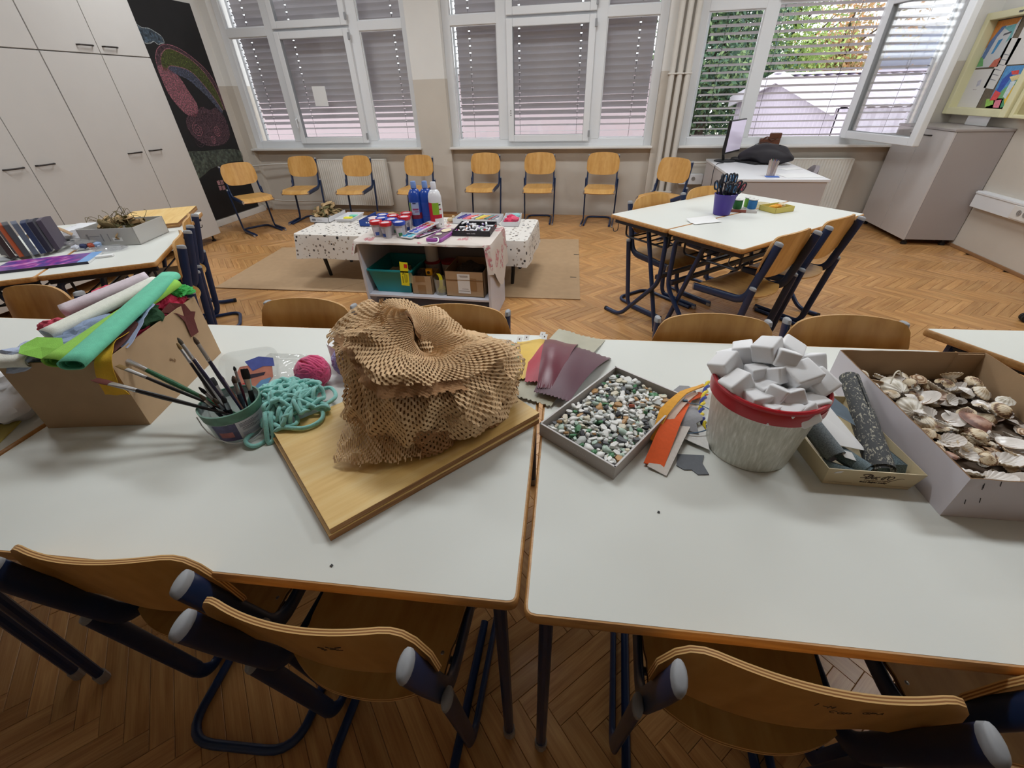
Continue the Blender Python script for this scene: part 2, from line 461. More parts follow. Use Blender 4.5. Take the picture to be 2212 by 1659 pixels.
# windows ------------------------------------------------------------
Y0, Y1 = 6.60, 6.67
def frame_ring(mb, x0, x1, z0, z1, wl, wr, wb, wt, y0, y1):
    mb.box(x0, x0 + wl, y0, y1, z0, z1); mb.box(x1 - wr, x1, y0, y1, z0, z1)
    mb.box(x0 + wl, x1 - wr, y0, y1, z0, z0 + wb); mb.box(x0 + wl, x1 - wr, y0, y1, z1 - wt, z1); return mb
def sash_at(root, x0, x1, z0, z1, hinge=None, ang=0.0, handle=False, holes=False):
    """sash built about its hinge edge (x1 side)"""
    sa_ = MB(); w_ = x1 - x0
    frame_ring(sa_, -w_, 0, 0, z1 - z0, 0.08, 0.08, 0.08, 0.08, -0.035, 0.035)
    s = sa_.build('sash', M_['pvc_white'], root, smooth=0, bevel=0.008)
    s.location = (x1, 6.585, z0); s.rotation_euler = (0, 0, ang)
    g = MB().box(-w_ + 0.07, -0.07, -0.004, 0.004, 0.07, z1 - z0 - 0.07).build('pane', glass, s, smooth=0)
    gs = MB(); frame_ring(gs, -w_ + 0.074, -0.074, 0.074, z1 - z0 - 0.074, 0.008, 0.008, 0.008, 0.008, -0.03, 0.03)
    gs.build('gasket', M_['grey_cap'], s, smooth=0)
    hg = MB()
    for zz in (0.05, z1 - z0 - 0.12): hg.box(-0.012, 0.014, -0.048, -0.03, zz, zz + 0.075)
    hg.build('hinge', M_['grey_cap'], s, smooth=0, bevel=0.003)
    if handle:
        h = MB().box(-w_ + 0.028, -w_ + 0.052, -0.05, -0.035, 0.28, 0.35)
        h.tube(fillet([(-w_ + 0.04, -0.045, 0.315), (-w_ + 0.04, -0.085, 0.315), (-w_ + 0.04, -0.085, 0.20)], 0.02), 0.009, 8)
        h.build('handle', M_['pvc_white'], s)
    if holes:
        h = MB()
        for zz in (0.30, 0.325, 0.35): h.box(-w_ + 0.036, -w_ + 0.046, -0.0375, -0.034, zz, zz + 0.012)
        h.build('handle_socket', M_['black'], s, smooth=0)
    return s
def make_window(n):
    dx = WIN[n]; r = sroot('window_%d' % n)
    X = lambda v: v + dx
    fr = MB(); frame_ring(fr, X(-2.10), X(0.61), 0.885, 3.02, 0.095, 0.095, 0.085, 0.08, Y0, Y1)
    fr.build('frame', M_['pvc_white'], r, smooth=0, bevel=0.006)
    for a, b in ((-1.415, -1.27), (-0.21, -0.075)):
        MB().box(X(a), X(b), Y0 - 0.004, Y1, 0.965, 2.945).build('mullion', M_['pvc_white'], r, smooth=0, bevel=0.008)
    for a, b, z0, z1 in ((-2.01, -1.41, 2.20, 2.30), (-1.275, -0.205, 2.235, 2.265), (-0.08, 0.52, 2.20, 2.30)):
        MB().box(X(a), X(b), Y0 - 0.002, Y1, z0, z1).build('transom', M_['pvc_white'], r, smooth=0, bevel=0.008)
    for a, b in ((-2.01, -1.41), (-0.08, 0.52)):
        for z0, z1 in ((0.965, 2.205), (2.295, 2.945)):
            MB().box(X(a), X(b), 6.632, 6.64, z0, z1).build('pane', glass, r, smooth=0)
            q = MB(); frame_ring(q, X(a) + 0.003, X(b) - 0.003, z0 + 0.003, z1 - 0.003, 0.012, 0.012, 0.012, 0.012, 6.618, 6.645)
            q.build('gasket', M_['pvc_white'], r, smooth=0)
    if n < 3: sash_at(r, X(-1.285), X(-0.205), 0.945, 2.235, handle=(n == 1), holes=(n == 2))
    else: sash_at(r, X(-1.285) , X(-0.195), 0.955, 2.245, ang=math.radians(102), handle=False)
    sash_at(r, X(-1.285), X(-0.205), 2.262, 2.955)
    # sill board
    s = MB().box(X(-2.11), X(0.62), 6.455, 6.62, 0.862, 0.888).build('trim_%d' % n, M_['sill_white'], smooth=0, bevel=0.006); struct(s)
for n in (1, 2, 3): make_window(n)

# venetian blinds outside the glass ------------------------------------
def slat_mesh(x0, x1, tilt, cords):
    """one slat with a punched slot at every cord"""
    xs = [x0]
    for c in cords: xs += [c - 0.012, c + 0.012]
    xs.append(x1); mb = MB(); wd = 0.08
    ys = [-0.5, -0.08, 0.08, 0.5]
    def P(x, t):
        yy = t * wd; zz = 0.006 * (1 - 4 * t * t)
        c, s = math.cos(tilt), math.sin(tilt)
        return (x, yy * c + zz * s, -yy * s + zz * c)
    for i in range(len(xs) - 1):
        for j in range(3):
            if i % 2 == 1 and j == 1: continue
            mb.add([P(xs[i], ys[j]), P(xs[i + 1], ys[j]), P(xs[i + 1], ys[j + 1]), P(xs[i], ys[j + 1])], [(0, 1, 2, 3)])
    for x in (x0, x1):
        d = 0.022 if x == x1 else -0.022
        mb.box(min(x, x + d), max(x, x + d), -0.004, 0.004, -0.004, 0.004, 1)
    return mb
BLI = {1: 'exterior grey venetian blind, closed, behind the window with the paper sheet, next to the blackboard',
       2: 'exterior grey venetian blind, closed, behind the middle window',
       3: 'exterior grey venetian blind with open level slats behind the window with the open sash'}
for n in (1, 2, 3):
    dx = WIN[n]
    t = thing('venetian_blind', BLI[n], 'blind', (dx - 0.745, 6.80, 0.93), group='exterior venetian blinds')
    xl, xr = -1.18, 1.25
    if n < 3: xl = -1.24
    cords = [xl + 0.17, -0.42, 0.36, 1.06]
    for k in range(23):
        z = 0.045 + k * 0.074
        if n == 3: tilt = math.radians(15)
        else:
            f = min(1.0, max(0.0, (z - 0.10) / 0.52)); tilt = math.radians(-2 + 74 * (f ** 0.75))
        tilt += math.radians(rnd.uniform(-1.2, 1.2))
        s = slat_mesh(xl, xr, tilt, cords).build('slat', [M_['slat'], M_['cord']], t, smooth=0, loc=(0, 0, z), rot=(0, rnd.uniform(-0.0015, 0.0015), 0))
    for c in cords: MB().tube([(c, 0, 0), (c, 0, 1.75)], 0.0022, 6).build('ladder_cord', M_['cord'], t)
    MB().box(xl, xr, -0.035, 0.035, -0.01, 0.012).build('bottom_rail', M_['slat'], t, smooth=0, bevel=0.004)
    for x in (xl - 0.035, xr + 0.035): MB().box(x - 0.012, x + 0.012, -0.02, 0.02, -0.02, 2.1).build('guide_rail', M_['pvc_white'], t, smooth=0)
o = MB().box(-0.10, 0.10, -0.001, 0.001, -0.115, 0.115).build('paper_sheet', M_['white_paper'], smooth=0, loc=(-3.97, 6.5755, 1.52), rot=(0, 0.02, 0))
tag(o, 'blank white paper sheet stuck on the glass of the left window', 'paper')

# outside -----------------------------------------------------------------
struct(tag(MB().box(-30, 40, 7.2, 60, -1.2, -1.0).build('ground', mat('yard', (168, 162, 152), 0.9, var=0.1, vscale=0.6), smooth=0)))
struct(MB().box(-5.5, 3.9, 6.96, 7.15, 0.78, 0.80).build('trim_4', mat('outer_sill', (225, 222, 220), 0.6), smooth=0))
sh = thing('storage_shed', 'long low white corrugated metal shed outside the open window', 'shed', (4.0, 13.0, -1.0), math.atan2(0.13, 1.0))
cw = mat('corrugated_white', (196, 188, 202), 0.55, var=0.02, vscale=2)
def corr(fn, n, parent, name):
    mb = MB(); mb.grid(fn, n, 1); return mb.build(name, cw, parent, smooth=0, solid=0.01)
HW, ZE, ZR, LEN = 2.5, 2.1, 2.6, 14.0
def zroof(y): return ZR - (ZR - ZE) * abs(y) / HW
def gable(u, v):
    y = -HW + 2 * HW * u; k = int(round(u * 120))
    return (0.04 * (1 if (k // 2) % 2 else -1) * 0.5, y, zroof(y) * v)
corr(gable, 120, sh, 'gable_wall')
for sgn, nm in ((-1, 'front'), (1, 'rear')):
    def slope(u, v, sgn=sgn):
        k = int(round(u * 240)); z = 0.045 * (1 if (k // 2) % 2 else 0)
        y = sgn * (HW + 0.15) * v
        return (-0.15 + (LEN + 0.3) * u, y, zroof(y) + 0.05 + z)
    corr(slope, 240, sh, 'roof_panel')
    def side(u, v, sgn=sgn):
        k = int(round(u * 240)); return (LEN * u, sgn * HW + 0.02 * (1 if (k // 2) % 2 else -1), ZE * v)
    corr(side, 240, sh, 'side_wall')
    mb = MB(); mb.box(-0.2, -0.14, min(0, sgn * 2.65), max(0, sgn * 2.65), -0.12, 0.12)
    vs = [(v[0], v[1], v[2] + zroof(v[1]) + 0.06) for v in mb.v]; mb.v = vs
    mb.build('barge_board', mat('barge_white', (222, 218, 228), 0.5), sh, smooth=0)
MB().box(-0.2, LEN + 0.2, -0.18, 0.18, ZR + 0.09, ZR + 0.13).build('ridge_cap', cw, sh, smooth=0)

bl = thing('apartment_building', 'white building with a grey window and brick base far beyond the shed', 'building', (13.2, 25.5, -1.0))
MB().box(-3.2, 5.5, 0, 6, 2.9, 9).build('wall', mat('render_white', (236, 232, 232), 0.9), bl, smooth=0)
MB().box(-3.2, 5.5, 0.02, 6, 0, 2.9).build('brick_base', mat('brick_band', (148, 110, 108), 0.9, var=0.15, vscale=9), bl, smooth=0)
wf = MB(); frame_ring(wf, -1.9, 0.6, 2.95, 4.35, 0.08, 0.08, 0.08, 0.08, -0.06, 0.02); wf.box(-0.7, -0.6, -0.06, 0.02, 2.95, 4.35)
wf = wf.build('window', mat('window_grey', (120, 124, 140), 0.5), bl, smooth=0)
MB().box(-1.85, 0.55, -0.02, 0.0, 3.0, 4.3).build('pane', mat('pane_grey', (112, 120, 145), 0.2), wf, smooth=0)
MB().box(0.75, 1.0, -0.12, 0.0, 2.2, 4.2).build('downpipe', mat('downpipe_white', (226, 232, 240), 0.5), bl, smooth=0)
nb = thing('neighbour_building', 'pale pink low building seen through the gaps of the closed blinds', 'building', (-7.0, 13.0, -1.0))
pk = mat('render_pink', (172, 156, 160), 0.9)
MB().box(-10, 8.2, 0, 5, 0, 2.9).build('wall', pk, nb, smooth=0)
MB().box(-10.3, 8.5, -0.3, 5.2, 2.9, 3.05).build('roof_edge', mat('roof_grey', (170, 165, 165), 0.8), nb, smooth=0)

def tree(name, label, x, y, h, rad, col, n, seed, zc=0.55):
    t = thing(name, label, 'tree', (x, y, -1.0), group='trees beyond the yard')
    rg = random.Random(seed)
    tr = MB(); tr.tube([(0, 0, 0), (0.05, 0, h * 0.3), (0, 0.1, h * 0.6), (0.1, 0, h * 0.9)], [0.16, 0.12, 0.08, 0.03], 8)
    for k in range(7):
        a = rg.uniform(0, 2 * PI); z0 = h * rg.uniform(0.25, 0.7)
        tr.tube([(0, 0, z0), (math.cos(a) * rad * 0.4, math.sin(a) * rad * 0.4, z0 + h * 0.12), (math.cos(a) * rad * 0.75, math.sin(a) * rad * 0.75, z0 + h * 0.2)], [0.05, 0.03, 0.012], 6)
    tr.build('trunk', mat('bark', (70, 58, 46), 0.9), t)
    cl = [(rg.gauss(0, rad * 0.42), rg.gauss(0, rad * 0.42), h * zc + rg.gauss(0, h * 0.22)) for _ in range(34)]
    mb = MB()
    for k in range(n):
        c = cl[k % 34]; s = rg.uniform(0.05, 0.11)
        p = V((c[0] + rg.gauss(0, rad * 0.22), c[1] + rg.gauss(0, rad * 0.22), max(0.1, c[2] + rg.gauss(0, rad * 0.2))))
        a = V((rg.gauss(0, 1), rg.gauss(0, 1), rg.gauss(0, 1))).normalized(); b = a.orthogonal().normalized()
        mb.add([p - a * s, p + b * s * 0.55, p + a * s, p - b * s * 0.55], [(0, 1, 2, 3)])
    f = mb.build('foliage', col, t, smooth=0); tag(f, kind='stuff')
def leafmat(name, a, b, c):
    m, nt, bs = newmat(name); g = N(nt, 'ShaderNodeNewGeometry')
    r = ramp(nt, g.outputs['Random Per Island'], [(0.0, a), (0.55, b), (1.0, c)])
    nt.links.new(r.outputs[0], bs.inputs['Base Color']); bs.inputs['Roughness'].default_value = 0.6
    tl = N(nt, 'ShaderNodeBsdfTranslucent'); nt.links.new(r.outputs[0], tl.inputs[0])
    mx = N(nt, 'ShaderNodeMixShader'); mx.inputs[0].default_value = 0.35
    out = nt.nodes['Material Output']; nt.links.new(bs.outputs[0], mx.inputs[1]); nt.links.new(tl.outputs[0], mx.inputs[2]); nt.links.new(mx.outputs[0], out.inputs[0])
    return m
lf1 = leafmat('leaf_dark', (50, 76, 66), (84, 116, 84), (132, 152, 100))
lf2 = leafmat('leaf_green', (110, 140, 70), (150, 178, 96), (190, 202, 124))
lf3 = leafmat('leaf_rust', (120, 122, 76), (172, 140, 96), (196, 140, 90))
tree('evergreen_tree', 'dense dark green tree left of the shed, seen through the left pane', 3.1, 17.5, 6.2, 1.5, lf1, 9000, 1, 0.5)
tree('evergreen_tree', 'dark green bushy tree right behind the white window mullion', 4.6, 19.0, 5.6, 1.5, lf1, 8000, 2, 0.5)
tree('leafy_tree', 'bright green loose tree above the shed roof', 6.0, 20.0, 6.4, 1.9, lf2, 5200, 3, 0.56)
tree('rust_leaved_tree', 'tree with rusty autumn leaves beside the bright green tree', 8.0, 21.0, 5.2, 1.6, lf3, 5000, 4, 0.6)
tree('evergreen_tree', 'dark green hedge-like tree low at the far left of the shed', 2.2, 19.5, 5.0, 1.3, lf1, 6000, 5, 0.4)

# tall white cupboards along the left wall --------------------------------------
def cupboard(label, y0, y1, seam):
    t = thing('tall_cupboard', label, 'cupboard', (-5.08, (y0 + y1) / 2, 0), group='tall white cupboards along the left wall')
    o0 = (y0 + y1) / 2; a, b, s = y0 - o0, y1 - o0, seam - o0
    MB().box(-0.28, 0.255, a + 0.001, b - 0.001, 0.10, 2.66).build('carcass', M_['cupboard'], t, smooth=0, bevel=0.002)
    for (p, q, hy) in ((a, s, s - 0.125), (s, b, b if False else s + 0.12)):
        for z0, z1, hz in ((0.085, 1.890, 1.075), (1.899, 2.655, 1.955)):
            d = MB().box(0.258, 0.28, p + 0.003, q - 0.003, z0, z1).build('door', M_['cupboard'], t, smooth=0, bevel=0.002)
            h = MB(); L = 0.075
            h.tube(fillet([(0.278, hy - L, hz), (0.308, hy - L + 0.01, hz), (0.308, hy + L - 0.01, hz), (0.278, hy + L, hz)], 0.012, 4), 0.0065, 8)
            h.build('handle', M_['dark_handle'], d)
    for x in (-0.22, 0.20):
        for y in (a + 0.1, b - 0.07):
            MB().lathe([(0.0, 0), (0.026, 0), (0.026, 0.012), (0.012, 0.02), (0.012, 0.085), (0.02, 0.10), (0, 0.10)], 12, c=(x, y, 0)).build('foot', M_['black'], t)
cupboard('tall white two-door cupboard nearest the blackboard', 3.772, 4.862, 4.322)
cupboard('tall white two-door cupboard, second from the blackboard', 2.665, 3.768, 3.205)
cupboard('tall white two-door cupboard behind the left table, farthest from the blackboard', 1.56, 2.66, 2.11)

# blackboard with chalk drawing ------------------------------------------------
bb = thing('blackboard', 'tall narrow blackboard with a chalk rainbow between cupboards and window', 'blackboard', (XL, 5.86, 0))
MB().box(0.0, 0.014, -0.75, 0.485, 0.095, 2.535).build('board', M_['blackboard'], bb, smooth=0, bevel=0.002)
def chalk(name, col, dens=0.5, sc_=60):
    m, nt, b = newmat(name)
    out = nt.nodes['Material Output']; tr = N(nt, 'ShaderNodeBsdfTransparent'); mx = N(nt, 'ShaderNodeMixShader')
    b.inputs['Base Color'].default_value = lin(col) + (1,); b.inputs['Roughness'].default_value = 0.95
    tc = N(nt, 'ShaderNodeTexCoord'); n1 = N(nt, 'ShaderNodeTexNoise', Scale=float(sc_), Detail=4.0); nt.links.new(tc.outputs['Object'], n1.inputs['Vector'])
    mr = N(nt, 'ShaderNodeMapRange'); mr.inputs[1].default_value = 0.35; mr.inputs[2].default_value = 0.7; mr.inputs[3].default_value = max(0, dens - 0.3); mr.inputs[4].default_value = min(1, dens + 0.35)
    nt.links.new(n1.outputs[0], mr.inputs[0]); nt.links.new(mr.outputs[0], mx.inputs[0]); nt.links.new(tr.outputs[0], mx.inputs[1]); nt.links.new(b.outputs[0], mx.inputs[2]); nt.links.new(mx.outputs[0], out.inputs[0])
    return m
def ribbon(pts, w0, w1=None, x=0.0148):
    """flat chalk band in the board plane between two polylines"""
    mb = MB(); n = len(pts); vs = []
    for i in range(n):
        a = V(pts[max(i - 1, 0)]); b = V(pts[min(i + 1, n - 1)]); d = (b - a).normalized(); nn = V((-d.y, d.x))
        p = V(pts[i]); vs += [(x, *(p + nn * w0 / 2)), (x, *(p - nn * w0 / 2))]
    mb.add(vs, [(2 * i, 2 * i + 1, 2 * i + 3, 2 * i + 2) for i in range(n - 1)]); return mb
def band(inner, outer, x):
    mb = MB(); n = len(inner)
    mb.add([(x, p[0], p[1]) for p in inner] + [(x, p[0], p[1]) for p in outer], [(i, i + 1, n + i + 1, n + i) for i in range(n - 1)]); return mb
by = 5.86
L2 = lambda pts: [(a - by, b) for a, b in pts]
out_ = spline([(5.46, 1.80, 0), (5.50, 1.95, 0), (5.60, 2.05, 0), (5.74, 2.085, 0), (5.92, 2.05, 0), (6.12, 1.94, 0), (6.27, 1.80, 0), (6.335, 1.60, 0), (6.335, 1.38, 0)], 6)
mid_ = spline([(5.53, 1.82, 0), (5.56, 1.93, 0), (5.64, 2.01, 0), (5.76, 2.045, 0), (5.95, 1.99, 0), (6.10, 1.90, 0), (6.21, 1.78, 0), (6.29, 1.60, 0), (6.31, 1.40, 0)], 6)
grn_ = spline([(5.60, 1.82, 0), (5.62, 1.85, 0), (5.66, 1.87, 0), (5.74, 1.87, 0), (5.88, 1.85, 0), (5.99, 1.80, 0), (6.09, 1.69, 0), (6.19, 1.55, 0), (6.28, 1.38, 0)], 6)
blu_ = spline([(5.64, 1.79, 0), (5.66, 1.80, 0), (5.70, 1.79, 0), (5.77, 1.77, 0), (5.87, 1.73, 0), (5.96, 1.66, 0), (6.05, 1.58, 0), (6.15, 1.47, 0), (6.24, 1.34, 0)], 6)
F2 = lambda pts: [(p.x - by, p.y) for p in pts]
ck_pink = chalk('chalk_pink', (186, 124, 136), 0.5); ck_rose = chalk('chalk_rose', (132, 96, 108), 0.32)
ck_green = chalk('chalk_green', (104, 112, 62), 0.5); ck_blue = chalk('chalk_blue', (112, 118, 142), 0.42)
ck_white = chalk('chalk_white', (200, 205, 205), 0.55, 90); ck_grey = chalk('chalk_grey_green', (104, 112, 100), 0.55, 25)
ck_sky = chalk('chalk_sky', (104, 122, 138), 0.45, 40)
rb = band(F2(out_), F2(mid_), 0.0146).build('rainbow', ck_rose, bb, smooth=0)
band(F2(mid_), F2(grn_), 0.0147).build('rainbow_band', ck_green, rb, smooth=0)
band(F2(grn_), F2(blu_), 0.0147).build('rainbow_band', ck_blue, rb, smooth=0)
for l_ in (out_, mid_, grn_): ribbon(F2(l_), 0.008, x=0.0150).build('chalk_line', ck_pink, rb, smooth=0)
def blob(pts, mat_, name, x=0.0147, line=None, par=None):
    c = [(p.x - by, p.y) for p in spline([(a, b, 0) for a, b in pts], 5, True)]
    mb = MB(); cx_ = sum(p[0] for p in c) / len(c); cy_ = sum(p[1] for p in c) / len(c)
    mb.add([(x, cx_, cy_)] + [(x, *p) for p in c], [(0, i + 1, (i + 1) % len(c) + 1) for i in range(len(c))])
    o = mb.build(name, mat_, par or bb, smooth=0)
    if line: ribbon(c + [c[0]], 0.008, x=x + 0.0004).build('chalk_line', line, o, smooth=0)
    return o
blob([(5.40, 2.24), (5.47, 2.22), (5.56, 2.22), (5.62, 2.20), (5.70, 2.16), (5.71, 2.10), (5.66, 2.09), (5.61, 2.075), (5.56, 2.10), (5.50, 2.08), (5.42, 2.09)], ck_sky, 'chalk_cloud', line=ck_white)
# loose pink chalk scribbles stand where the photograph has a drawn figure
blob([(5.48, 1.86), (5.62, 1.84), (5.74, 1.76), (5.80, 1.62), (5.86, 1.46), (5.78, 1.34), (5.64, 1.36), (5.54, 1.46), (5.47, 1.62)], ck_pink, 'chalk_scribble')
blob([(5.62, 1.34), (5.78, 1.37), (5.92, 1.44), (6.04, 1.40), (6.18, 1.42), (6.27, 1.30), (6.26, 1.10), (6.12, 1.00), (5.94, 0.98), (5.76, 1.00), (5.60, 1.12), (5.56, 1.24)], ck_rose, 'chalk_scribble')
rg = random.Random(5)
for k in range(9):
    cy_, cz_ = rg.uniform(5.60, 6.15), rg.uniform(1.05, 1.70)
    if cz_ > 1.4: cy_ = rg.uniform(5.55, 5.75)
    r0 = rg.uniform(0.04, 0.09)
    pts = [(cy_ - by + r0 * (1 - a / 22) * math.cos(a * 0.8 + k), cz_ + r0 * (1 - a / 22) * math.sin(a * 0.8 + k)) for a in range(20)]
    ribbon(pts, 0.007, x=0.0152).build('chalk_line', ck_rose if k % 2 else ck_pink, bb, smooth=0)
blob([(5.10, 0.97), (5.43, 0.965), (5.70, 0.94), (6.02, 0.93), (6.335, 0.885), (6.335, 0.75), (6.1, 0.76), (5.92, 0.745), (5.68, 0.72), (5.50, 0.66), (5.2, 0.6)], ck_grey, 'chalk_grass')
ck_win = chalk('chalk_window_pink', (200, 150, 156), 0.7, 90)
for a, b in ((5.70, 0.51), (5.762, 0.505), (5.695, 0.44), (5.757, 0.435)):
    MB().add([(0.0150, a - by, b), (0.0150, a - by + 0.05, b), (0.0150, a - by + 0.05, b + 0.055), (0.0150, a - by, b + 0.055)], [(0, 1, 2, 3)]).build('chalk_window_pane', ck_win, bb, smooth=0)

# radiators ----------------------------------------------------------------
def radiator(label, x0, x1, z0, z1, y, valve_side):
    t = thing('radiator', label, 'radiator', ((x0 + x1) / 2, y, z0), group='panel radiators under the windows')
    w2 = (x1 - x0) / 2; H = z1 - z0; n = int((x1 - x0) / 0.033)
    def fn(u, v):
        i = u * n * 4; k = int(round(i)) % 4
        d = (0.0, 0.010, 0.010, 0.0)[k]
        e = min(1, min(v, 1 - v) * 14)
        return (-w2 + 2 * w2 * u, -0.012 + d * e, H * v)
    MB().shell(fn, n * 4, 16, 0.004).build('front_panel', M_['radiator'], t, smooth=30)
    MB().box(-w2, w2, 0.055, 0.062, 0, H).build('rear_panel', M_['radiator'], t, smooth=0)
    MB().box(-w2, w2, -0.014, 0.064, H - 0.004, H + 0.008).build('top_grille', M_['radiator'], t, smooth=0, bevel=0.003)
    for s in (-1, 1): MB().box(s * w2 - 0.004, s * w2 + 0.004, -0.014, 0.064, 0, H).build('side_cover', M_['radiator'], t, smooth=0, bevel=0.003)
    v = MB(); sx = valve_side * (w2 + 0.05)
    for zz in (0.05, H - 0.05):
        v.tube([(valve_side * w2, 0.025, zz), (sx, 0.025, zz)], 0.010, 8); v.ball((sx, 0.025, zz), 0.018, 10, 6)
    v.build('valve', M_['pipe_paint'], t)
    for s in (-1, 1): MB().box(s * w2 * 0.7 - 0.012, s * w2 * 0.7 + 0.012, 0.06, 6.58 - y, H * 0.7, H * 0.8).build('wall_bracket', M_['pipe_paint'], t, smooth=0)
radiator('white ribbed panel radiator under the left window, behind the chairs', -4.20, -3.12, 0.11, 0.735, 6.47, -1)
radiator('white ribbed panel radiator between the teacher desk and the grey cabinet', 1.95, 3.02, 0.17, 0.735, 6.47, -1)
def pipe_thing(name, label, pts, r, group=None, brackets=()):
    p0 = V(pts[0]); t = thing(name, label, 'pipe', p0, group=group)
    q = [V(p) - p0 for p in pts]
    MB().tube(fillet(q, 0.06, 5), r, 12).build('pipe', M_['pipe_paint'], t)
    for z in brackets:
        MB().box(-r - 0.012, r + 0.012, -r - 0.004, 0.07, z - 0.008, z + 0.008).build('bracket', M_['pipe_paint'], t, smooth=0, bevel=0.003)
    return t
for i, (x, d) in enumerate(((0.725, 'left'), (0.815, 'middle'), (0.905, 'right'))):
    pipe_thing('riser_pipe', d + ' one of three cream heating pipes rising on the pier between the windows', [(x, 6.445, 0), (x, 6.445, ZC)], 0.032, 'heating risers on the pier', (0.35, 1.64))
pipe_thing('supply_pipe', 'thin white heating pipe at window sill height running to the left radiator', [(-5.36, 6.43, 0.655), (-4.9, 6.44, 0.685), (-4.26, 6.495, 0.685)], 0.011, 'radiator supply pipes')
pipe_thing('supply_pipe', 'thin white heating pipe low on the wall running to the left radiator', [(-5.36, 6.40, 0.20), (-4.9, 6.43, 0.16), (-4.26, 6.495, 0.16)], 0.011, 'radiator supply pipes')
pipe_thing('supply_pipe', 'thin white heating pipe above the double socket beside the teacher desk', [(0.93, 6.445, 0.70), (1.3, 6.46, 0.70), (1.89, 6.495, 0.685)], 0.011, 'radiator supply pipes')
pipe_thing('supply_pipe', 'thin white heating pipe near the floor beside the teacher desk', [(0.93, 6.445, 0.18), (1.3, 6.46, 0.18), (1.89, 6.495, 0.22)], 0.011, 'radiator supply pipes')

def socket(parent, M):
    s = MB(); s.lathe([(0.0, 0.002), (0.021, 0.002), (0.021, 0.004), (0.024, 0.004), (0.024, 0.0)], 16, M=M)
    for a in (-0.008, 0.008): s.lathe([(0.0, 0.0035), (0.0028, 0.0035), (0.0028, 0.0)], 8, m=1, M=M @ TR(a, 0, 0))
    s.build('socket', [mat('socket_grey', (150, 146, 142), 0.5), M_['black']], parent)
t = thing('socket_box', 'white wall box with two sockets under the pipes beside the teacher desk', 'socket', (1.16, 6.49, 0.46))
MB().box(-0.13, 0.16, -0.03, 0.089, -0.02, 0.10).build('housing', M_['pvc_white'], t, smooth=0, bevel=0.004)
for a in (-0.04, 0.04): socket(t, TR(a, -0.031, 0.05) @ Matrix.Rotation(PI / 2, 4, 'X'))
t = thing('cable_trunking', 'long white cable trunking with sockets low along the right wall', 'trunking', (XR, 2.4, 0.42))
MB().box(-0.07, 0, -6.4, 3.05, 0.0, 0.15).build('channel', M_['pvc_white'], t, smooth=0, bevel=0.004)
MB().box(-0.076, -0.07, -6.4, 3.05, 0.125, 0.142).build('lid_lip', M_['pvc_white'], t, smooth=0, bevel=0.002)
MB().box(-0.078, -0.07, 2.26, 2.52, 0.01, 0.12).build('socket_plate', M_['sill_white'], t, smooth=0, bevel=0.004)
for a in (2.36, 2.43): socket(t, TR(-0.079, a, 0.068) @ Matrix.Rotation(-PI / 2, 4, 'Y'))

# grey two-door cabinet at the right wall ---------------------------------------------
t = thing('storage_cabinet', 'waist-high grey two-door cabinet in the right corner by the open window', 'cabinet', (3.592, 6.15, 0))
MB().box(-0.22, 0.25, -0.665, 0.32, 0.06, 1.085).build('carcass', M_['cabinet_side'], t, smooth=0, bevel=0.002)
MB().box(-0.245, 0.255, -0.67, 0.325, 1.085, 1.105).build('top_panel', M_['cabinet_side'], t, smooth=0, bevel=0.002)
for a, b, hy in ((-0.665, -0.17, -0.27), (-0.166, 0.32, -0.06)):
    d = MB().box(-0.24, -0.222, a, b, 0.055, 1.082).build('door', M_['cabinet_door'], t, smooth=0, bevel=0.002)
    h = MB().tube(fillet([(-0.238, hy - 0.07, 1.03), (-0.265, hy - 0.06, 1.03), (-0.265, hy + 0.06, 1.03), (-0.238, hy + 0.07, 1.03)], 0.01, 4), 0.006, 8)
    h.build('handle', M_['dark_handle'], d)
for x in (-0.19, 0.18):
    for y in (-0.62, 0.27): MB().lathe([(0, 0), (0.03, 0), (0.03, 0.02), (0.018, 0.03), (0.018, 0.06), (0, 0.06)], 12, c=(x, y, 0)).build('foot', M_['black'], t)

# display cases on the right wall ------------------------------------------------------
yel = mat('case_cream', (226, 220, 178), 0.5); olive = mat('case_olive', (172, 160, 118), 0.7); cork = mat('cork_dark', (112, 100, 84), 0.9, var=0.15, vscale=60)
t = thing('display_case', 'cream wall display case with children\'s drawings above the grey cabinet', 'display case', (XR, 6.02, 1.19))
MB().box(-0.03, 0, -0.42, 0.46, 0.0, 0.86).build('back_panel', cork, t, smooth=0)
fr = MB()
for a, b, c_, d in ((-0.46, -0.385, 0, 0.86), (0.40, 0.47, 0, 0.86)): fr.box(-0.115, 0, a, b, c_, d)
for c_, d in ((0.0, 0.065), (0.80, 0.86)): fr.box(-0.115, 0, -0.385, 0.40, c_, d)
fr.build('frame', yel, t, smooth=0, bevel=0.006)
MB().box(-0.124, -0.112, -0.435, -0.42, 0.38, 0.41).build('lock', M_['dark_handle'], t, smooth=0, bevel=0.003)
MB().box(-0.118, -0.114, -0.02, 0.03, 0.82, 0.835).build('latch', M_['dark_handle'], t, smooth=0)
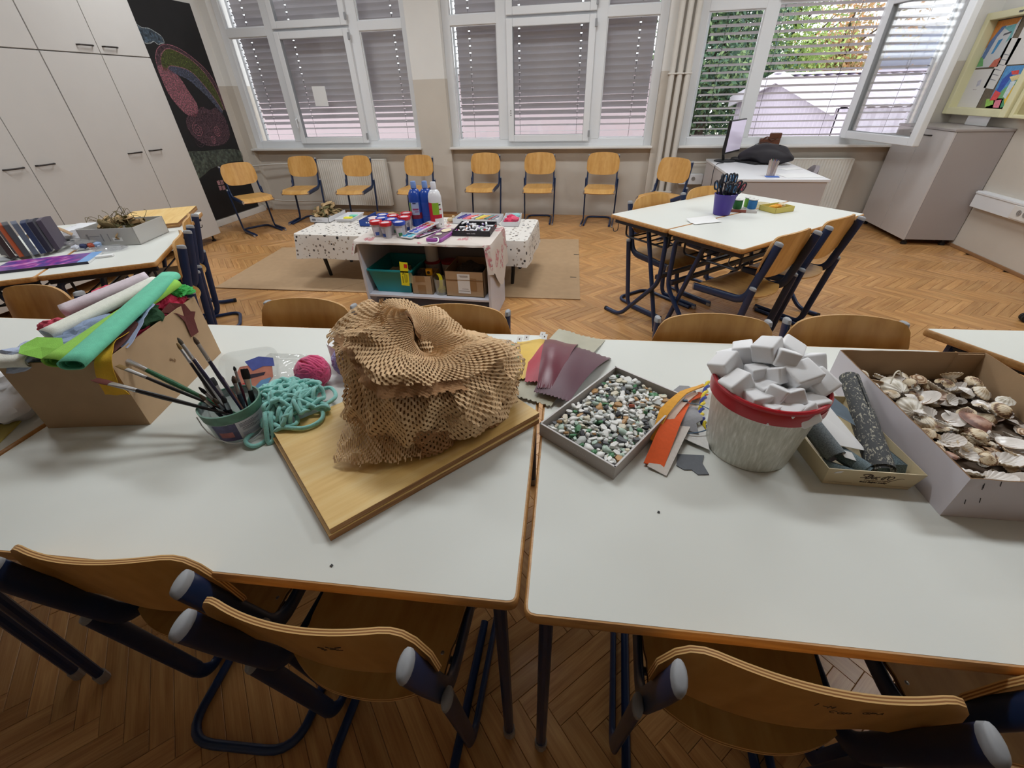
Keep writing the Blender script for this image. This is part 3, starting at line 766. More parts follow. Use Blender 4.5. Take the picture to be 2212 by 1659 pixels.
def drawing(label, y0, y1, z0, z1, patches, base=(224, 220, 216), tilt=0.0):
    """flat sheet with coloured patches (generic abstract art), pinned to the case back"""
    d = thing('drawing', label, 'drawing', (XR - 0.034, (y0 + y1) / 2, (z0 + z1) / 2), group='drawings in the display case', rot=(tilt, 0, 0))
    W, H = (y1 - y0) / 2, (z1 - z0) / 2
    MB().box(-0.001, 0.0005, -W, W, -H, H).build('sheet', mat('sheet', base, 0.8), d, smooth=0)
    for i, (pts, col) in enumerate(patches):
        m = len(pts); mb = MB()
        mb.add([(-0.0014 - 0.0002 * i, W - 2 * W * a, H - 2 * H * b) for a, b in pts], [tuple(range(m))])
        mb.build('colour_patch', mat('crayon', col, 0.85, var=0.15, vscale=40), d, smooth=0)
drawing('colourful abstract painting at the upper left of the display case', 6.10, 6.41, 1.60, 1.98, [
    ([(0, 0), (1, 0), (0.9, 0.12), (0.3, 0.14), (0.08, 0.5), (0, 0.6)], (206, 132, 60)), ([(0.05, 0.45), (0.3, 0.14), (0.5, 0.12), (0.3, 0.35), (0.2, 0.8), (0.02, 0.9)], (96, 122, 168)),
    ([(0.4, 0.16), (0.9, 0.12), (0.96, 0.4), (0.8, 0.5), (0.85, 0.3)], (118, 176, 180)), ([(0.45, 0.42), (0.62, 0.4), (0.5, 0.7), (0.4, 0.72)], (70, 140, 190)),
    ([(0, 0.75), (0.15, 0.8), (0.3, 0.97), (0, 0.98)], (110, 170, 110)), ([(0.7, 0.85), (0.95, 0.8), (0.95, 1), (0.6, 1)], (200, 110, 90)), ([(0.55, 0.3), (0.85, 0.26), (0.85, 0.3), (0.55, 0.34)], (90, 90, 96))], (204, 206, 208))
drawing('pale pencil portrait sheet at the upper right of the display case', 5.66, 6.02, 1.61, 2.0, [
    ([(0.35, 0.25), (0.6, 0.18), (0.72, 0.3), (0.6, 0.28), (0.45, 0.35), (0.4, 0.5)], (206, 186, 172)), ([(0.4, 0.5), (0.5, 0.52), (0.48, 0.75), (0.42, 0.7)], (222, 196, 190))])
drawing('pale pencil drawing at the lower left of the display case', 6.12, 6.42, 1.25, 1.585, [
    ([(0.45, 0.3), (0.6, 0.25), (0.65, 0.4), (0.5, 0.45)], (196, 194, 206)), ([(0.4, 0.5), (0.6, 0.5), (0.58, 0.53), (0.42, 0.53)], (200, 190, 190))])
drawing('narrow handwritten sheet in the middle of the display case', 5.99, 6.14, 1.42, 1.82, [
    ([(0.2, 0.3 + 0.1 * k), (0.8, 0.32 + 0.1 * k), (0.8, 0.33 + 0.1 * k), (0.2, 0.32 + 0.1 * k)], (150, 150, 156)) for k in range(6)], tilt=0.08)
drawing('bright blue, yellow and red abstract painting at the lower right of the display case', 5.67, 5.98, 1.25, 1.60, [
    ([(0, 0), (1, 0), (1, 0.35), (0.75, 0.3), (0.4, 0.5), (0.1, 0.75), (0, 0.8)], (92, 152, 206)), ([(0.1, 0.3), (0.35, 0.1), (0.45, 0.2), (0.3, 0.6), (0.1, 0.7)], (62, 92, 180)),
    ([(0.3, 0.12), (0.6, 0.1), (0.66, 0.2), (0.4, 0.2)], (220, 84, 80)), ([(0.35, 0.25), (0.85, 0.18), (0.9, 0.26), (0.7, 0.32), (0.55, 0.36)], (232, 214, 160)),
    ([(0.55, 0.55), (0.9, 0.35), (0.95, 0.6), (0.75, 0.9), (0.6, 0.75)], (240, 196, 70)), ([(0.5, 0.36), (0.72, 0.34), (0.66, 0.75), (0.5, 0.7)], (214, 226, 232)),
    ([(0.05, 0.55), (0.35, 0.62), (0.3, 0.78), (0.02, 0.8)], (226, 84, 84))], (120, 178, 120))
drawing('green and pink abstract scrap under the blue painting in the display case', 5.74, 6.06, 1.255, 1.34, [
    ([(0.1, 0.1), (0.4, 0), (0.5, 0.6), (0.2, 0.9)], (150, 196, 96)), ([(0.5, 0.2), (0.75, 0.1), (0.8, 0.9), (0.55, 0.9)], (226, 130, 150)), ([(0.8, 0.1), (1, 0), (1, 0.8), (0.85, 0.9)], (80, 150, 110))], (110, 106, 80))
t = thing('display_case', 'second cream case with a plain olive panel at the right edge of the photo', 'display case', (XR, 4.9, 1.19))
MB().box(-0.06, 0, -0.6, 0.64, 0.03, 1.1).build('back_panel', olive, t, smooth=0)
MB().box(-0.09, 0, 0.60, 0.645, 0, 1.12).box(-0.09, 0, -0.62, 0.60, 0.0, 0.03).build('frame', yel, t, smooth=0, bevel=0.005)
MB().box(-0.002, 0, -0.16, 0.16, -0.06, 0.06).build('paper_sheet', clear('film', (0.98, 0.98, 0.98), 0.25, 0.35), None, smooth=0, loc=(3.75, 5.9, 1.17))
tag(bpy.data.objects['paper_sheet.001'], 'crumpled clear plastic wrapper standing on the grey cabinet', 'plastic wrapper')
bpy.data.objects['paper_sheet.001'].name = 'plastic_wrapper'

# teacher desk group ---------------------------------------------------------------------
dk = mat('desk_grey', (196, 190, 190), 0.45); dkt = mat('desk_top', (230, 230, 234), 0.3)
t = thing('teacher_desk', 'pale grey teacher desk with panels below the open window', 'desk', (1.30, 4.88, 0))
MB().box(0, 0.85, 0, 1.53, 0.725, 0.75).build('desktop', dkt, t, smooth=0, bevel=0.003)
MB().box(0.01, 0.03, 0.02, 1.51, 0.02, 0.725).build('side_panel', dk, t, smooth=0, bevel=0.002)
MB().box(0.03, 0.83, 0.012, 0.032, 0.25, 0.725).build('modesty_panel', dk, t, smooth=0, bevel=0.002)
MB().box(0.03, 0.83, 1.49, 1.51, 0.02, 0.725).build('side_panel', dk, t, smooth=0, bevel=0.002)
MB().box(0.79, 0.83, 0.02, 0.06, 0.0, 0.725).build('leg', dk, t, smooth=0, bevel=0.002)
DZ = 0.751
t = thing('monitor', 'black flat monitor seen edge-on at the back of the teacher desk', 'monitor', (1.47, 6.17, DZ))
MB().lathe([(0, 0), (0.125, 0), (0.125, 0.006), (0.11, 0.012), (0.03, 0.014), (0, 0.014)], 32).build('base', M_['black'], t)
pole = MB().tube([(-0.02, 0, 0.01), (-0.045, 0.0, 0.12), (-0.03, 0.0, 0.40)], [0.028, 0.024, 0.022], 10, flat=0.6).build('stand', M_['black'], t)
MB().tube([(-0.03, -0.05, 0.09), (-0.05, 0, 0.10), (-0.03, 0.05, 0.09)], 0.006, 6).build('cable_clip', M_['black'], pole)
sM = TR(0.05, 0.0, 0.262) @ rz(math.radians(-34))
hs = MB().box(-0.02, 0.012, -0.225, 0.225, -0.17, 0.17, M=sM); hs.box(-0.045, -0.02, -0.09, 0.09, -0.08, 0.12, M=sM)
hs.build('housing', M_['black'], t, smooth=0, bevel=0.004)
MB().box(0.0125, 0.0135, -0.214, 0.214, -0.15, 0.158, M=sM).build('screen', mat('screen', (196, 188, 208), 0.15, emit=0.35), t, smooth=0)  # lilac colour and glow stand in for window light reflected in the screen
t = thing('keyboard', 'black keyboard lying on the teacher desk in front of the monitor', 'keyboard', (1.69, 6.06, DZ), math.radians(-63))
MB().box(-0.22, 0.22, -0.07, 0.07, 0, 0.018).build('body', M_['black'], t, smooth=0, bevel=0.004)
kb = MB()
for r_ in range(5):
    for c_ in range(15): kb.box(-0.208 + c_ * 0.028, -0.208 + c_ * 0.028 + 0.022, -0.058 + r_ * 0.025, -0.058 + r_ * 0.025 + 0.019, 0.018, 0.023)
tag(kb.build('keys', mat('key_grey', (60, 58, 62), 0.5), t, smooth=0), kind='stuff')
t = thing('computer_mouse', 'small black mouse behind the keyboard on the teacher desk', 'mouse', (1.62, 6.33, DZ))
MB().ball((0, 0, 0.012), (0.05, 0.03, 0.018), 12, 8).build('shell', M_['black'], t)
MB().box(0.02, 0.035, -0.003, 0.003, 0.026, 0.031).build('wheel', M_['grey_cap'], t, smooth=0)
def bagfn(u, v):
    a = 2 * PI * u; b = PI * (v - 0.5)
    cx_, sx = math.cos(a), math.sin(a)
    e = (abs(cx_) ** 1.3) * (1 if cx_ > 0 else -1)
    x = 0.30 * e * math.cos(b) ** 0.7; y = 0.17 * sx * math.cos(b) ** 0.7; z = 0.10 + 0.10 * math.sin(b)
    z *= 1 - 0.35 * (abs(x) / 0.3) ** 2
    n = noise.noise(V((x * 9, y * 9, z * 12))) * 0.016
    return (x + n, y + n, max(0.002, z + n * 0.9))
t = thing('black_bag', 'slumped black cloth bag lying on the teacher desk', 'bag', (1.86, 5.98, DZ), math.radians(-32))
MB().grid(bagfn, 40, 20, wrap=True).build('body', mat('black_cloth', (34, 30, 36), 0.65, bump=0.2, bscale=120), t, smooth=180)
MB().tube(spline([(-0.2, 0.05, 0.15), (-0.1, 0.06, 0.205), (0.05, 0.05, 0.19), (0.12, 0.0, 0.19)], 6), 0.008, 6, flat=0.4).build('strap', M_['black'], t)
brn = mat('brown_leather', (96, 58, 42), 0.35, var=0.2, vscale=20)
t = thing('leather_bag', 'small brown leather bag standing on the sill behind the black bag', 'bag', (2.03, 6.50, 0.889))
MB().prism([(-0.13, -0.03), (0.10, -0.03), (0.10, 0.03), (-0.13, 0.03)], 0, 0.075).build('body', brn, t, smooth=0, bevel=0.012)
MB().prism([(-0.04, -0.033), (0.10, -0.033), (0.10, 0.033), (-0.02, 0.033)], 0.07, 0.13).build('flap', brn, t, smooth=0, bevel=0.008)
MB().tube(spline([(-0.13, -0.02, 0.04), (-0.06, -0.035, 0.09), (0.0, -0.036, 0.05), (0.06, -0.036, 0.10)], 6), 0.007, 6).build('strap', brn, t)
t = thing('pencil_cup', 'clear cup of coloured pens at the near edge of the teacher desk', 'cup', (1.665, 5.06, DZ))
MB().lathe([(0, 0.002), (0.036, 0.002), (0.036, 0.0), (0.038, 0.0), (0.046, 0.14), (0.044, 0.14), (0.035, 0.006), (0, 0.006)], 20).build('cup_wall', clear('cup_clear', (0.95, 0.9, 0.88), 0.2, 0.25, (0.8, 0.72, 0.68)), t)
for k in range(8):
    a = k * 2.4; r0 = 0.012 + 0.016 * (k % 3) / 2; c_ = [(70, 70, 90), (190, 60, 60), (60, 80, 150), (110, 80, 60), (200, 190, 180), (50, 50, 60), (70, 130, 80), (130, 90, 160)][k % 8]
    pn = thing('pen', ['dark', 'red', 'blue', 'brown', 'white', 'black', 'green', 'violet'][k % 8] + ' pen in the clear cup on the teacher desk', 'pen', (1.665 + r0 * math.cos(a), 5.06 + r0 * math.sin(a), DZ + 0.008), group='pens in the clear cup on the desk', rot=(0.10 * math.sin(-a), 0.10 * math.cos(a), 0))
    MB().lathe([(0, 0), (0.002, 0.0), (0.004, 0.01), (0.004, 0.135), (0.002, 0.145), (0, 0.145)], 8).build('barrel', mat('pen', c_, 0.4), pn)
blu = mat('blue_base', (70, 110, 190), 0.5)
tag(MB().box(-0.06, 0.06, -0.035, 0.035, 0, 0.006).build('blue_notepad', blu, smooth=0, loc=(1.67, 5.02, DZ), bevel=0.001), 'thin blue and white pad by the clear pen cup', 'notepad')
tag(MB().box(-0.18, 0.17, -0.12, 0.12, 0, 0.0015).build('desk_paper', M_['white_paper'], smooth=0, loc=(1.95, 5.10, DZ), rot=(0, 0, 0.12)), 'white paper sheets lying on the near right of the teacher desk', 'paper')
tag(MB().box(-0.10, 0.10, -0.07, 0.07, 0, 0.003).build('desk_paper', M_['white_paper'], smooth=0, loc=(2.0, 5.55, DZ), rot=(0, 0, 0.4)), 'small white leaflet near the grey office chair on the desk', 'paper')
tag(MB().tube(spline([(1.42, 6.0, DZ + 0.004), (1.33, 5.9, DZ + 0.004), (1.285, 5.80, 0.70), (1.27, 5.72, 0.45), (1.20, 5.68, 0.18), (1.16, 5.70, 0.006)], 8), 0.0045, 6).build('monitor_cable', M_['cord']), 'thin dark cable hanging down the left side of the teacher desk', 'cable')
gf = mat('grey_fabric', (142, 134, 138), 0.9, bump=0.1, bscale=300)
t = thing('office_chair', 'grey fabric office chair behind the teacher desk', 'chair', (2.20, 5.50, 0), facing(-1, 0.1))
def seatfn(u, v): return (0.24 * (2 * u - 1), 0.02 + 0.42 * v, 0.46 - 0.02 * (2 * u - 1) ** 2 - 0.03 * v ** 3)
MB().shell(seatfn, 8, 8, 0.06).build('seat', gf, t)
def obk(u, v):
    a = 2 * u - 1; return (0.21 * a * (1 - 0.25 * v ** 3), -0.03 + 0.05 * a * a - 0.03 * v, 0.53 + 0.26 * v - 0.06 * a * a * v)
MB().shell(obk, 10, 8, 0.04).build('backrest', gf, t)
ob = MB().tube([(0, 0.2, 0.08), (0, 0.2, 0.41)], 0.028, 10); ob.tube([(0, 0.1, 0.42), (0, -0.03, 0.45), (0, -0.05, 0.62)], 0.018, 8)
ob.build('column', M_['black'], t)
for k in range(5):
    a = 2 * PI * k / 5; c_, s_ = math.cos(a), math.sin(a)
    MB().tube([(0.03 * c_, 0.2 + 0.03 * s_, 0.09), (0.27 * c_, 0.2 + 0.27 * s_, 0.065)], [0.022, 0.014], 8).build('base_arm', M_['black'], t)
    MB().lathe([(0, -0.02), (0.028, -0.02), (0.028, 0.02), (0, 0.02)], 12, M=TR(0.27 * c_, 0.2 + 0.27 * s_, 0.03) @ aim((-s_, c_, 0))).build('caster', M_['black'], t)
t = thing('swivel_chair', 'black swivel chair base with caster cut off at the right edge of the photo', 'chair', (3.50, 3.45, 0))
for k in range(5):
    a = 2 * PI * k / 5 + 2.9; c_, s_ = math.cos(a), math.sin(a)
    MB().tube(spline([(0.03 * c_, 0.03 * s_, 0.16), (0.18 * c_, 0.18 * s_, 0.15), (0.30 * c_, 0.30 * s_, 0.075)], 5), 0.02, 8).build('base_arm', M_['black'], t)
    MB().lathe([(0, -0.026), (0.03, -0.026), (0.03, -0.004), (0.012, -0.004), (0.012, 0.004), (0.03, 0.004), (0.03, 0.026), (0, 0.026)], 14, M=TR(0.31 * c_, 0.31 * s_, 0.031) @ aim((-s_, c_, 0))).build('caster', M_['rubber'], t)
MB().tube([(0, 0, 0.12), (0, 0, 0.44)], 0.03, 10).build('column', M_['black'], t)
def sw(u, v): return (0.23 * (2 * u - 1), 0.23 * (2 * v - 1), 0.50 - 0.02 * ((2 * u - 1) ** 2 + (2 * v - 1) ** 2))
MB().shell(sw, 8, 8, 0.06).build('seat', mat('mauve_fabric', (120, 84, 120), 0.9), t)

# fill lamps added on the unseen ceiling to brighten the room
def lamp(x, y, where):
    t = thing('fill_lamp', 'added unseen white fill lamp above the ' + where, 'lamp', (x, y, ZC - 0.0), group='fill lamps added on the unseen ceiling')
    MB().box(-0.62, 0.62, -0.15, 0.15, -0.07, 0.0).build('housing', M_['pvc_white'], t, smooth=0, bevel=0.005)
    MB().box(-0.60, 0.60, -0.13, 0.13, -0.078, -0.07).build('diffuser', mat('diffuser', (240, 240, 236), 0.5, emit=1.0), t, smooth=0)
    l = bpy.data.lights.new('fill_light', 'AREA'); l.shape = 'RECTANGLE'; l.size = 1.2; l.size_y = 0.26; l.energy = FILL_W; l.color = FILL_COL
    lo = bpy.data.objects.new('fill_light', l); COL.objects.link(lo); lo.parent = t; lo.location = (0, 0, -0.085)
for x in (-3.6, -0.6, 2.3):
    for y in (2.0, 4.7): lamp(x, y, {(-3.6, 2.0): 'left white tables', (-3.6, 4.7): 'floor before the blackboard', (-0.6, 2.0): 'shelf unit front', (-0.6, 4.7): 'dotted low table', (2.3, 2.0): 'trapezoid table', (2.3, 4.7): 'teacher desk'}[(x, y)])
# ------------------------------------------------------------------ school chair (one built, the rest copied)
navy = M_['navy_steel']
def make_chair(label, loc, ang, group):
    t = thing('school_chair', label, 'chair', loc, ang, group)
    # seat: moulded plywood, rounded rear edge, waterfall front
    def sf(u, v):
        a = 2 * u - 1
        hw = 0.196 * (1 - 0.10 * (1 - v)) if v > 0.2 else 0.196 * (0.9 + 0.0 * v)
        y0 = 0.03 + 0.055 * abs(a) ** 2.4; y1 = 0.455 - 0.02 * abs(a) ** 4
        y = y0 + (y1 - y0) * v
        z = 0.452 - 0.012 * math.sin(PI * min(1, v * 1.1)) * (1 - a * a) - 0.045 * max(0, (v - 0.78) / 0.22) ** 2 + 0.006 * a * a
        return (hw * a, y, z)
    MB().shell(sf, 18, 16, 0.011, 0, 0, (1, 2, 1)).build('seat', [ply, plyA, plyB], t, smooth=40)
    # backrest: S-curved plywood with an arched top
    def bf(u, v):
        a = 2 * u - 1; aa = abs(a)
        zt = 0.832 - 0.014 * a * a - 0.085 * aa ** 11; zb = 0.592 - 0.022 * (1 - a * a) + 0.05 * aa ** 10
        z = zb + (zt - zb) * v
        y = 0.046 + (0.80 - z) * 0.16 - 0.048 * (1 - a * a) - 0.026 * max(0, (aa - 0.66) / 0.34) ** 2 + 0.012 * (1 - v) * (1 - a * a)
        return (-0.210 * a, y, z)
    MB().shell(bf, 24, 12, 0.010, 0, 0, (1, 2, 1, 2, 1)).build('backrest', [ply, plyA, plyB], t, smooth=40)
    for s in (-1, 1):
        x = s * 0.192
        pts = fillet([(x, -0.018, 0.79), (x, 0.008, 0.68), (x, 0.072, 0.438), (x, 0.425, 0.418)], 0.07, 6)
        MB().tube(pts, 0.0245, 14, up=(1, 0, 0), flat=0.43).build('back_post', navy, t, smooth=50)
        MB().tube([(x, -0.0175, 0.788), (x, -0.0205, 0.803), (x, -0.021, 0.807)], [0.0252, 0.0235, 0.015], 14, up=(1, 0, 0), flat=0.45).build('post_cap', M_['grey_cap'], t, smooth=50)
        MB().tube([(x, 0.424, 0.418), (x, 0.434, 0.4175)], 0.0245, 14, up=(1, 0, 0), flat=0.45).build('rail_cap', M_['clear_cap'], t, smooth=50)
        lx = s * 0.205
        pts = fillet([(lx + s * 0.006, 0.034, 0.525), (lx, 0.10, 0.06), (lx, 0.125, 0.0205), (lx, 0.46, 0.0205)], 0.055, 5)
        MB().tube(pts, [0.022] * 2 + [0.020] * (len(pts) - 2), 14, up=(1, 0, 0), flat=0.46).build('leg', navy, t, smooth=50)
        MB().tube([(lx + s * 0.006, 0.034, 0.523), (lx + s * 0.006, 0.0318, 0.537), (lx + s * 0.006, 0.0313, 0.541)], [0.0226, 0.021, 0.013], 14, up=(1, 0, 0), flat=0.48).build('leg_cap', M_['grey_cap'], t, smooth=50)
        MB().box(lx - 0.011, lx + 0.011, 0.43, 0.465, 0.0, 0.026).build('glide', M_['clear_cap'], t, smooth=0, bevel=0.004)
    sl = fillet([(-0.167, 0.43, 0.013), (-0.167, -0.055, 0.013), (0.167, -0.055, 0.013), (0.167, 0.43, 0.013)], 0.09, 6)
    MB().tube(sl, 0.0125, 10).build('sled', navy, t, smooth=50)
    for y in (0.14, 0.36): MB().tube([(-0.19, y, 0.426), (0.19, y, 0.426)], 0.009, 8).build('crossbar', navy, t, smooth=50)
    for sx in (-0.15, 0.15):
        for y in (0.15, 0.37): pass
    sc_ = MB()
    for sx in (-0.16, 0.16):
        for y in (0.14, 0.36): sc_.lathe([(0, 0.004), (0.004, 0.003), (0.0065, 0), (0.0065, -0.004)], 8, c=(sx, y, 0.4535 if y < 0.3 else 0.448))
    sc_.build('rivet', M_['steel'], t)
    return t
G1, G2, G3, G4, G5 = 'chairs along the window wall', 'chairs at the white table group on the right', 'chairs at the left table', 'chairs behind the long table row', 'chairs in front of the long table row'
CH = [  # x, y, facing, label, group
 (-4.72, 5.42, facing(0.80, -0.50), 'wooden school chair in front of the blackboard, turned to the right', G1),
 (-4.20, 6.10, facing(0.12, -1), 'wooden school chair at the left end of the ribbed radiator under the left window', G1),
 (-3.38, 6.15, facing(0.06, -1), 'wooden school chair in front of the right half of the radiator under the left window', G1),
 (-2.48, 6.20, facing(-0.02, -1), 'wooden school chair right behind the blue paint bottles at the window wall', G1),
 (-1.58, 6.40, facing(-0.03, -1), 'wooden school chair under the left pane of the middle window', G1),
 (-0.825, 6.40, facing(0.06, -1), 'wooden school chair under the middle pane of the middle window', G1),
 (0.02, 6.38, facing(-0.06, -1), 'wooden school chair under the right pane of the middle window', G1),
 (0.86, 5.82, facing(-0.62, -0.78), 'wooden school chair by the heating pipes, turned towards the left', G1),
 (1.10, 2.66, facing(-0.675, 0.738), 'wooden school chair at the nearest corner of the right white table group', G2),
 (1.485, 3.03, facing(-0.675, 0.738), 'wooden school chair at the right table pair, back turned to the grey cabinet', G2),
 (0.39, 3.63, facing(0.675, -0.738), 'wooden school chair behind the left corner of the right white table group', G2),
 (0.82, 3.98, facing(0.675, -0.738), 'wooden school chair behind the purple scissor pot, next to the teacher desk', G2),
 (-2.53, 2.25, facing(-0.78, -0.62), 'wooden school chair at the near end of the left table, beside the crepe paper box', G3),
 (-2.87, 2.68, facing(-0.78, -0.62), 'wooden school chair at the left table, the one nearer the blackboard', G3),
 (-2.47, 1.40, facing(0.0, -1), 'wooden school chair behind the far left end of the long table row', G4),
 (-1.135, 1.425, facing(0.04, -1), 'wooden school chair behind the long row, seen between crepe paper box and honeycomb paper', G4),
 (-0.50, 1.45, facing(0.05, -1), 'wooden school chair behind the brown honeycomb paper', G4),
 (0.445, 1.49, facing(0.05, -1), 'wooden school chair behind the long row, left of the foam cube bucket', G4),
 (0.90, 1.54, facing(0.06, -1), 'wooden school chair behind the long row, right of the foam cube bucket', G4),
 (-0.862, 0.30, facing(-0.10, 1), 'wooden school chair at the bottom left corner of the photo, pushed under the table', G5),
 (-0.418, 0.262, facing(-0.02, 1), 'wooden school chair in front of the plywood boards, with a dark stain on its back', G5),
 (0.366, 0.316, facing(0.02, 1), 'wooden school chair at the bottom right with pencil scribbles on its back', G5),
 (0.885, 0.38, facing(0.0, 1), 'wooden school chair cut off at the bottom right corner below the shell box', G5)]
ch0 = None
for (x, y, a, lab, g) in CH:
    if ch0 is None: ch0 = make_chair(lab, (x, y, 0), a, g); first = ch0
    else:
        c = dup(ch0, (x, y, 0), a, lab, g)
        if 'dark stain' in lab: stained = c
        if 'pencil' in lab: scribbled = c
mk('pencil_grey', (92, 74, 58), 0.9)
# scribbles on the two near backrests: thin strokes lying on the rear face
def back_rear(a, z):
    aa = abs(a)
    y = 0.046 + (0.80 - z) * 0.16 - 0.048 * (1 - a * a) - 0.026 * max(0, (aa - 0.66) / 0.34) ** 2
    return V((0.210 * a, y - 0.0108, z))
def stroke(mb, pts, w_=0.0012):
    P = [back_rear(a, z) for a, z in pts]
    mb.tube(P, w_, 5, flat=0.4, up=(0, 1, 0))
bk = [c for c in scribbled.children if c.name.startswith('backrest')][0]
mb = MB(); lt = {'I': [[(0, 0), (0, 1)]], 'M': [[(0, 0), (0, 1), (.5, .4), (1, 1), (1, 0)]], 'C': [[(1, .9), (.4, 1), (0, .5), (.4, 0), (1, .1)]], 'G': [[(1, .9), (.4, 1), (0, .5), (.4, 0), (1, .1), (1, .5), (.6, .5)]], 'P': [[(0, 0), (0, 1), (.8, .9), (.7, .5), (0, .5)]], 'A': [[(0, 0), (.5, 1), (1, 0)], [(.2, .4), (.8, .4)]], '-': [[(0, .5), (1, .5)]]}
def scrawl(txt, a0, z0, h_, w_):
    for i, chh in enumerate(txt):
        for st in lt.get(chh, []): stroke(mb, [(a0 + (i * 1.35 + p[0]) * w_, z0 + p[1] * h_) for p in st], 0.0009)
scrawl('I-M', -0.02, 0.775, 0.013, 0.028); scrawl('CGP', 0.10, 0.755, 0.012, 0.036); scrawl('GPA', 0.28, 0.768, 0.011, 0.036)
mb.build('pencil_marks', M_['pencil_grey'], bk)
bk = [c for c in stained.children if c.name.startswith('backrest')][0]
mb = MB()
for k in range(16): 
    a0, z0 = 0.25 + rnd.uniform(-0.08, 0.08), 0.765 + rnd.uniform(-0.008, 0.008)
    stroke(mb, [(a0, z0), (a0 + rnd.uniform(-0.06, 0.06), z0 + rnd.uniform(-0.006, 0.006))], 0.0013)
mb.build('dark_stain', M_['pencil_grey'], bk)

# ------------------------------------------------------------------ tables
def rounded(poly, r, n=4):
    P = [V((p[0], p[1], 0)) for p in poly]; out = []
    m = len(P)
    for i in range(m):
        a, b, c = P[i - 1], P[i], P[(i + 1) % m]
        p0 = b + (a - b).normalized() * r; p1 = b + (c - b).normalized() * r
        for k in range(n + 1):
            t = k / n; q = p0 * (1 - t) ** 2 + b * 2 * t * (1 - t) + p1 * t * t; out.append((q.x, q.y))
    return out
def inset(poly, d):
    c = V((sum(p[0] for p in poly) / len(poly), sum(p[1] for p in poly) / len(poly)))
    m = len(poly); out = []
    for i in range(m):
        a, b, c_ = V(poly[i - 1]), V(poly[i]), V(poly[(i + 1) % m])
        t = (c_ - a).normalized(); n_ = V((-t.y, t.x)); out.append(tuple(b + n_ * d))
    return out
ZT_ = 0.76
def tabletop(t, poly):
    rp = rounded(poly, 0.022)
    i1 = inset(rp, 0.0052); i2 = inset(rp, 0.0068)
    MB().prism(i1, ZT_ - 0.026, ZT_ - 0.001, 1).prism(i2, ZT_ - 0.001, ZT_, 0).build('tabletop', [M_['laminate'], M_['laminate_line']], t, smooth=0)
    # beech lipping with rounded profile
    mb = MB(); n = len(rp); prof = [(0.0072, ZT_ - 0.0005), (0.0035, ZT_ - 0.0008), (0.001, ZT_ - 0.004), (0.0, ZT_ - 0.009), (0.0, ZT_ - 0.018), (0.001, ZT_ - 0.023), (0.005, ZT_ - 0.027), (0.012, ZT_ - 0.027)]
    rings = [[(*p, z) for p in inset(rp, d)] for d, z in prof]
    for k in range(len(rings) - 1):
        mb.add(rings[k] + rings[k + 1], [(i, i + n, (i + 1) % n + n, (i + 1) % n) for i in range(n)])
    mb.build('edge_band', beech, t, smooth=40, weld=True)
def rect(w_, d): return [(-w_ / 2, -d / 2), (w_ / 2, -d / 2), (w_ / 2, d / 2), (-w_ / 2, d / 2)]
def long_table(label, cx_, cy_, w_, d, a):
    t = thing('school_table', label, 'table', (cx_, cy_, 0), a, 'white tables of the long row')
    tabletop(t, rect(w_, d))
    fr = MB()
    for s in (-1, 1):
        fr.tube([(-w_ / 2 + 0.06, s * (d / 2 - 0.055), 0.716), (w_ / 2 - 0.06, s * (d / 2 - 0.055), 0.716)], 0.016, 8)
        fr.tube([(s * (w_ / 2 - 0.055), -d / 2 + 0.03, 0.716), (s * (w_ / 2 - 0.055), d / 2 - 0.03, 0.716)], 0.016, 8)
    fr.build('frame', M_['navy_dark'], t)
    for sx in (-1, 1):
        for sy in (-1, 1):
            x, y = sx * (w_ / 2 - 0.04), sy * (d / 2 - 0.035)
            MB().tube([(x, y, 0.02), (x, y, 0.725)], 0.0135, 10).build('leg', navy, t)
            MB().lathe([(0, 0), (0.017, 0), (0.017, 0.035), (0.0, 0.035)], 10, c=(x, y, 0)).build('foot_cap', M_['clear_cap'], t)
            MB().lathe([(0, -0.008), (0.016, -0.004), (0.016, 0.004), (0.0, 0.004)], 10, M=TR(sx * (w_ / 2 - 0.055), sy * (d / 2 - 0.024), 0.716) @ Matrix.Rotation(-sy * PI / 2, 4, 'X')).build('tube_plug', M_['grey_cap'], t)
    return t
R4 = math.radians(4.1)
def corner(fl, w_, d, a):   # centre from front-left corner
    return (fl[0] + math.cos(a) * w_ / 2 - math.sin(a) * d / 2, fl[1] + math.sin(a) * w_ / 2 + math.cos(a) * d / 2)
FB = V((-0.0785, 0.383)); ux, uy = math.cos(R4), math.sin(R4)
flB = (FB.x - 1.372 * ux, FB.y - 1.372 * uy)
long_table('white table left of the seam, carrying the plywood boards and honeycomb paper', *corner(flB, 1.372, 1.008, R4), 1.372, 1.008, R4)
flC = (-0.067, 0.366); R4c = math.radians(3.9)
long_table('white table right of the seam, carrying the pebble tray and foam bucket', *corner(flC, 1.30, 1.012, R4c), 1.30, 1.012, R4c)
flA = (flB[0] - 0.010 - 1.372 * ux, flB[1] - 1.372 * uy)
long_table('white table at the far left of the long row, with the white bag', *corner(flA, 1.372, 1.008, R4), 1.372, 1.008, R4)

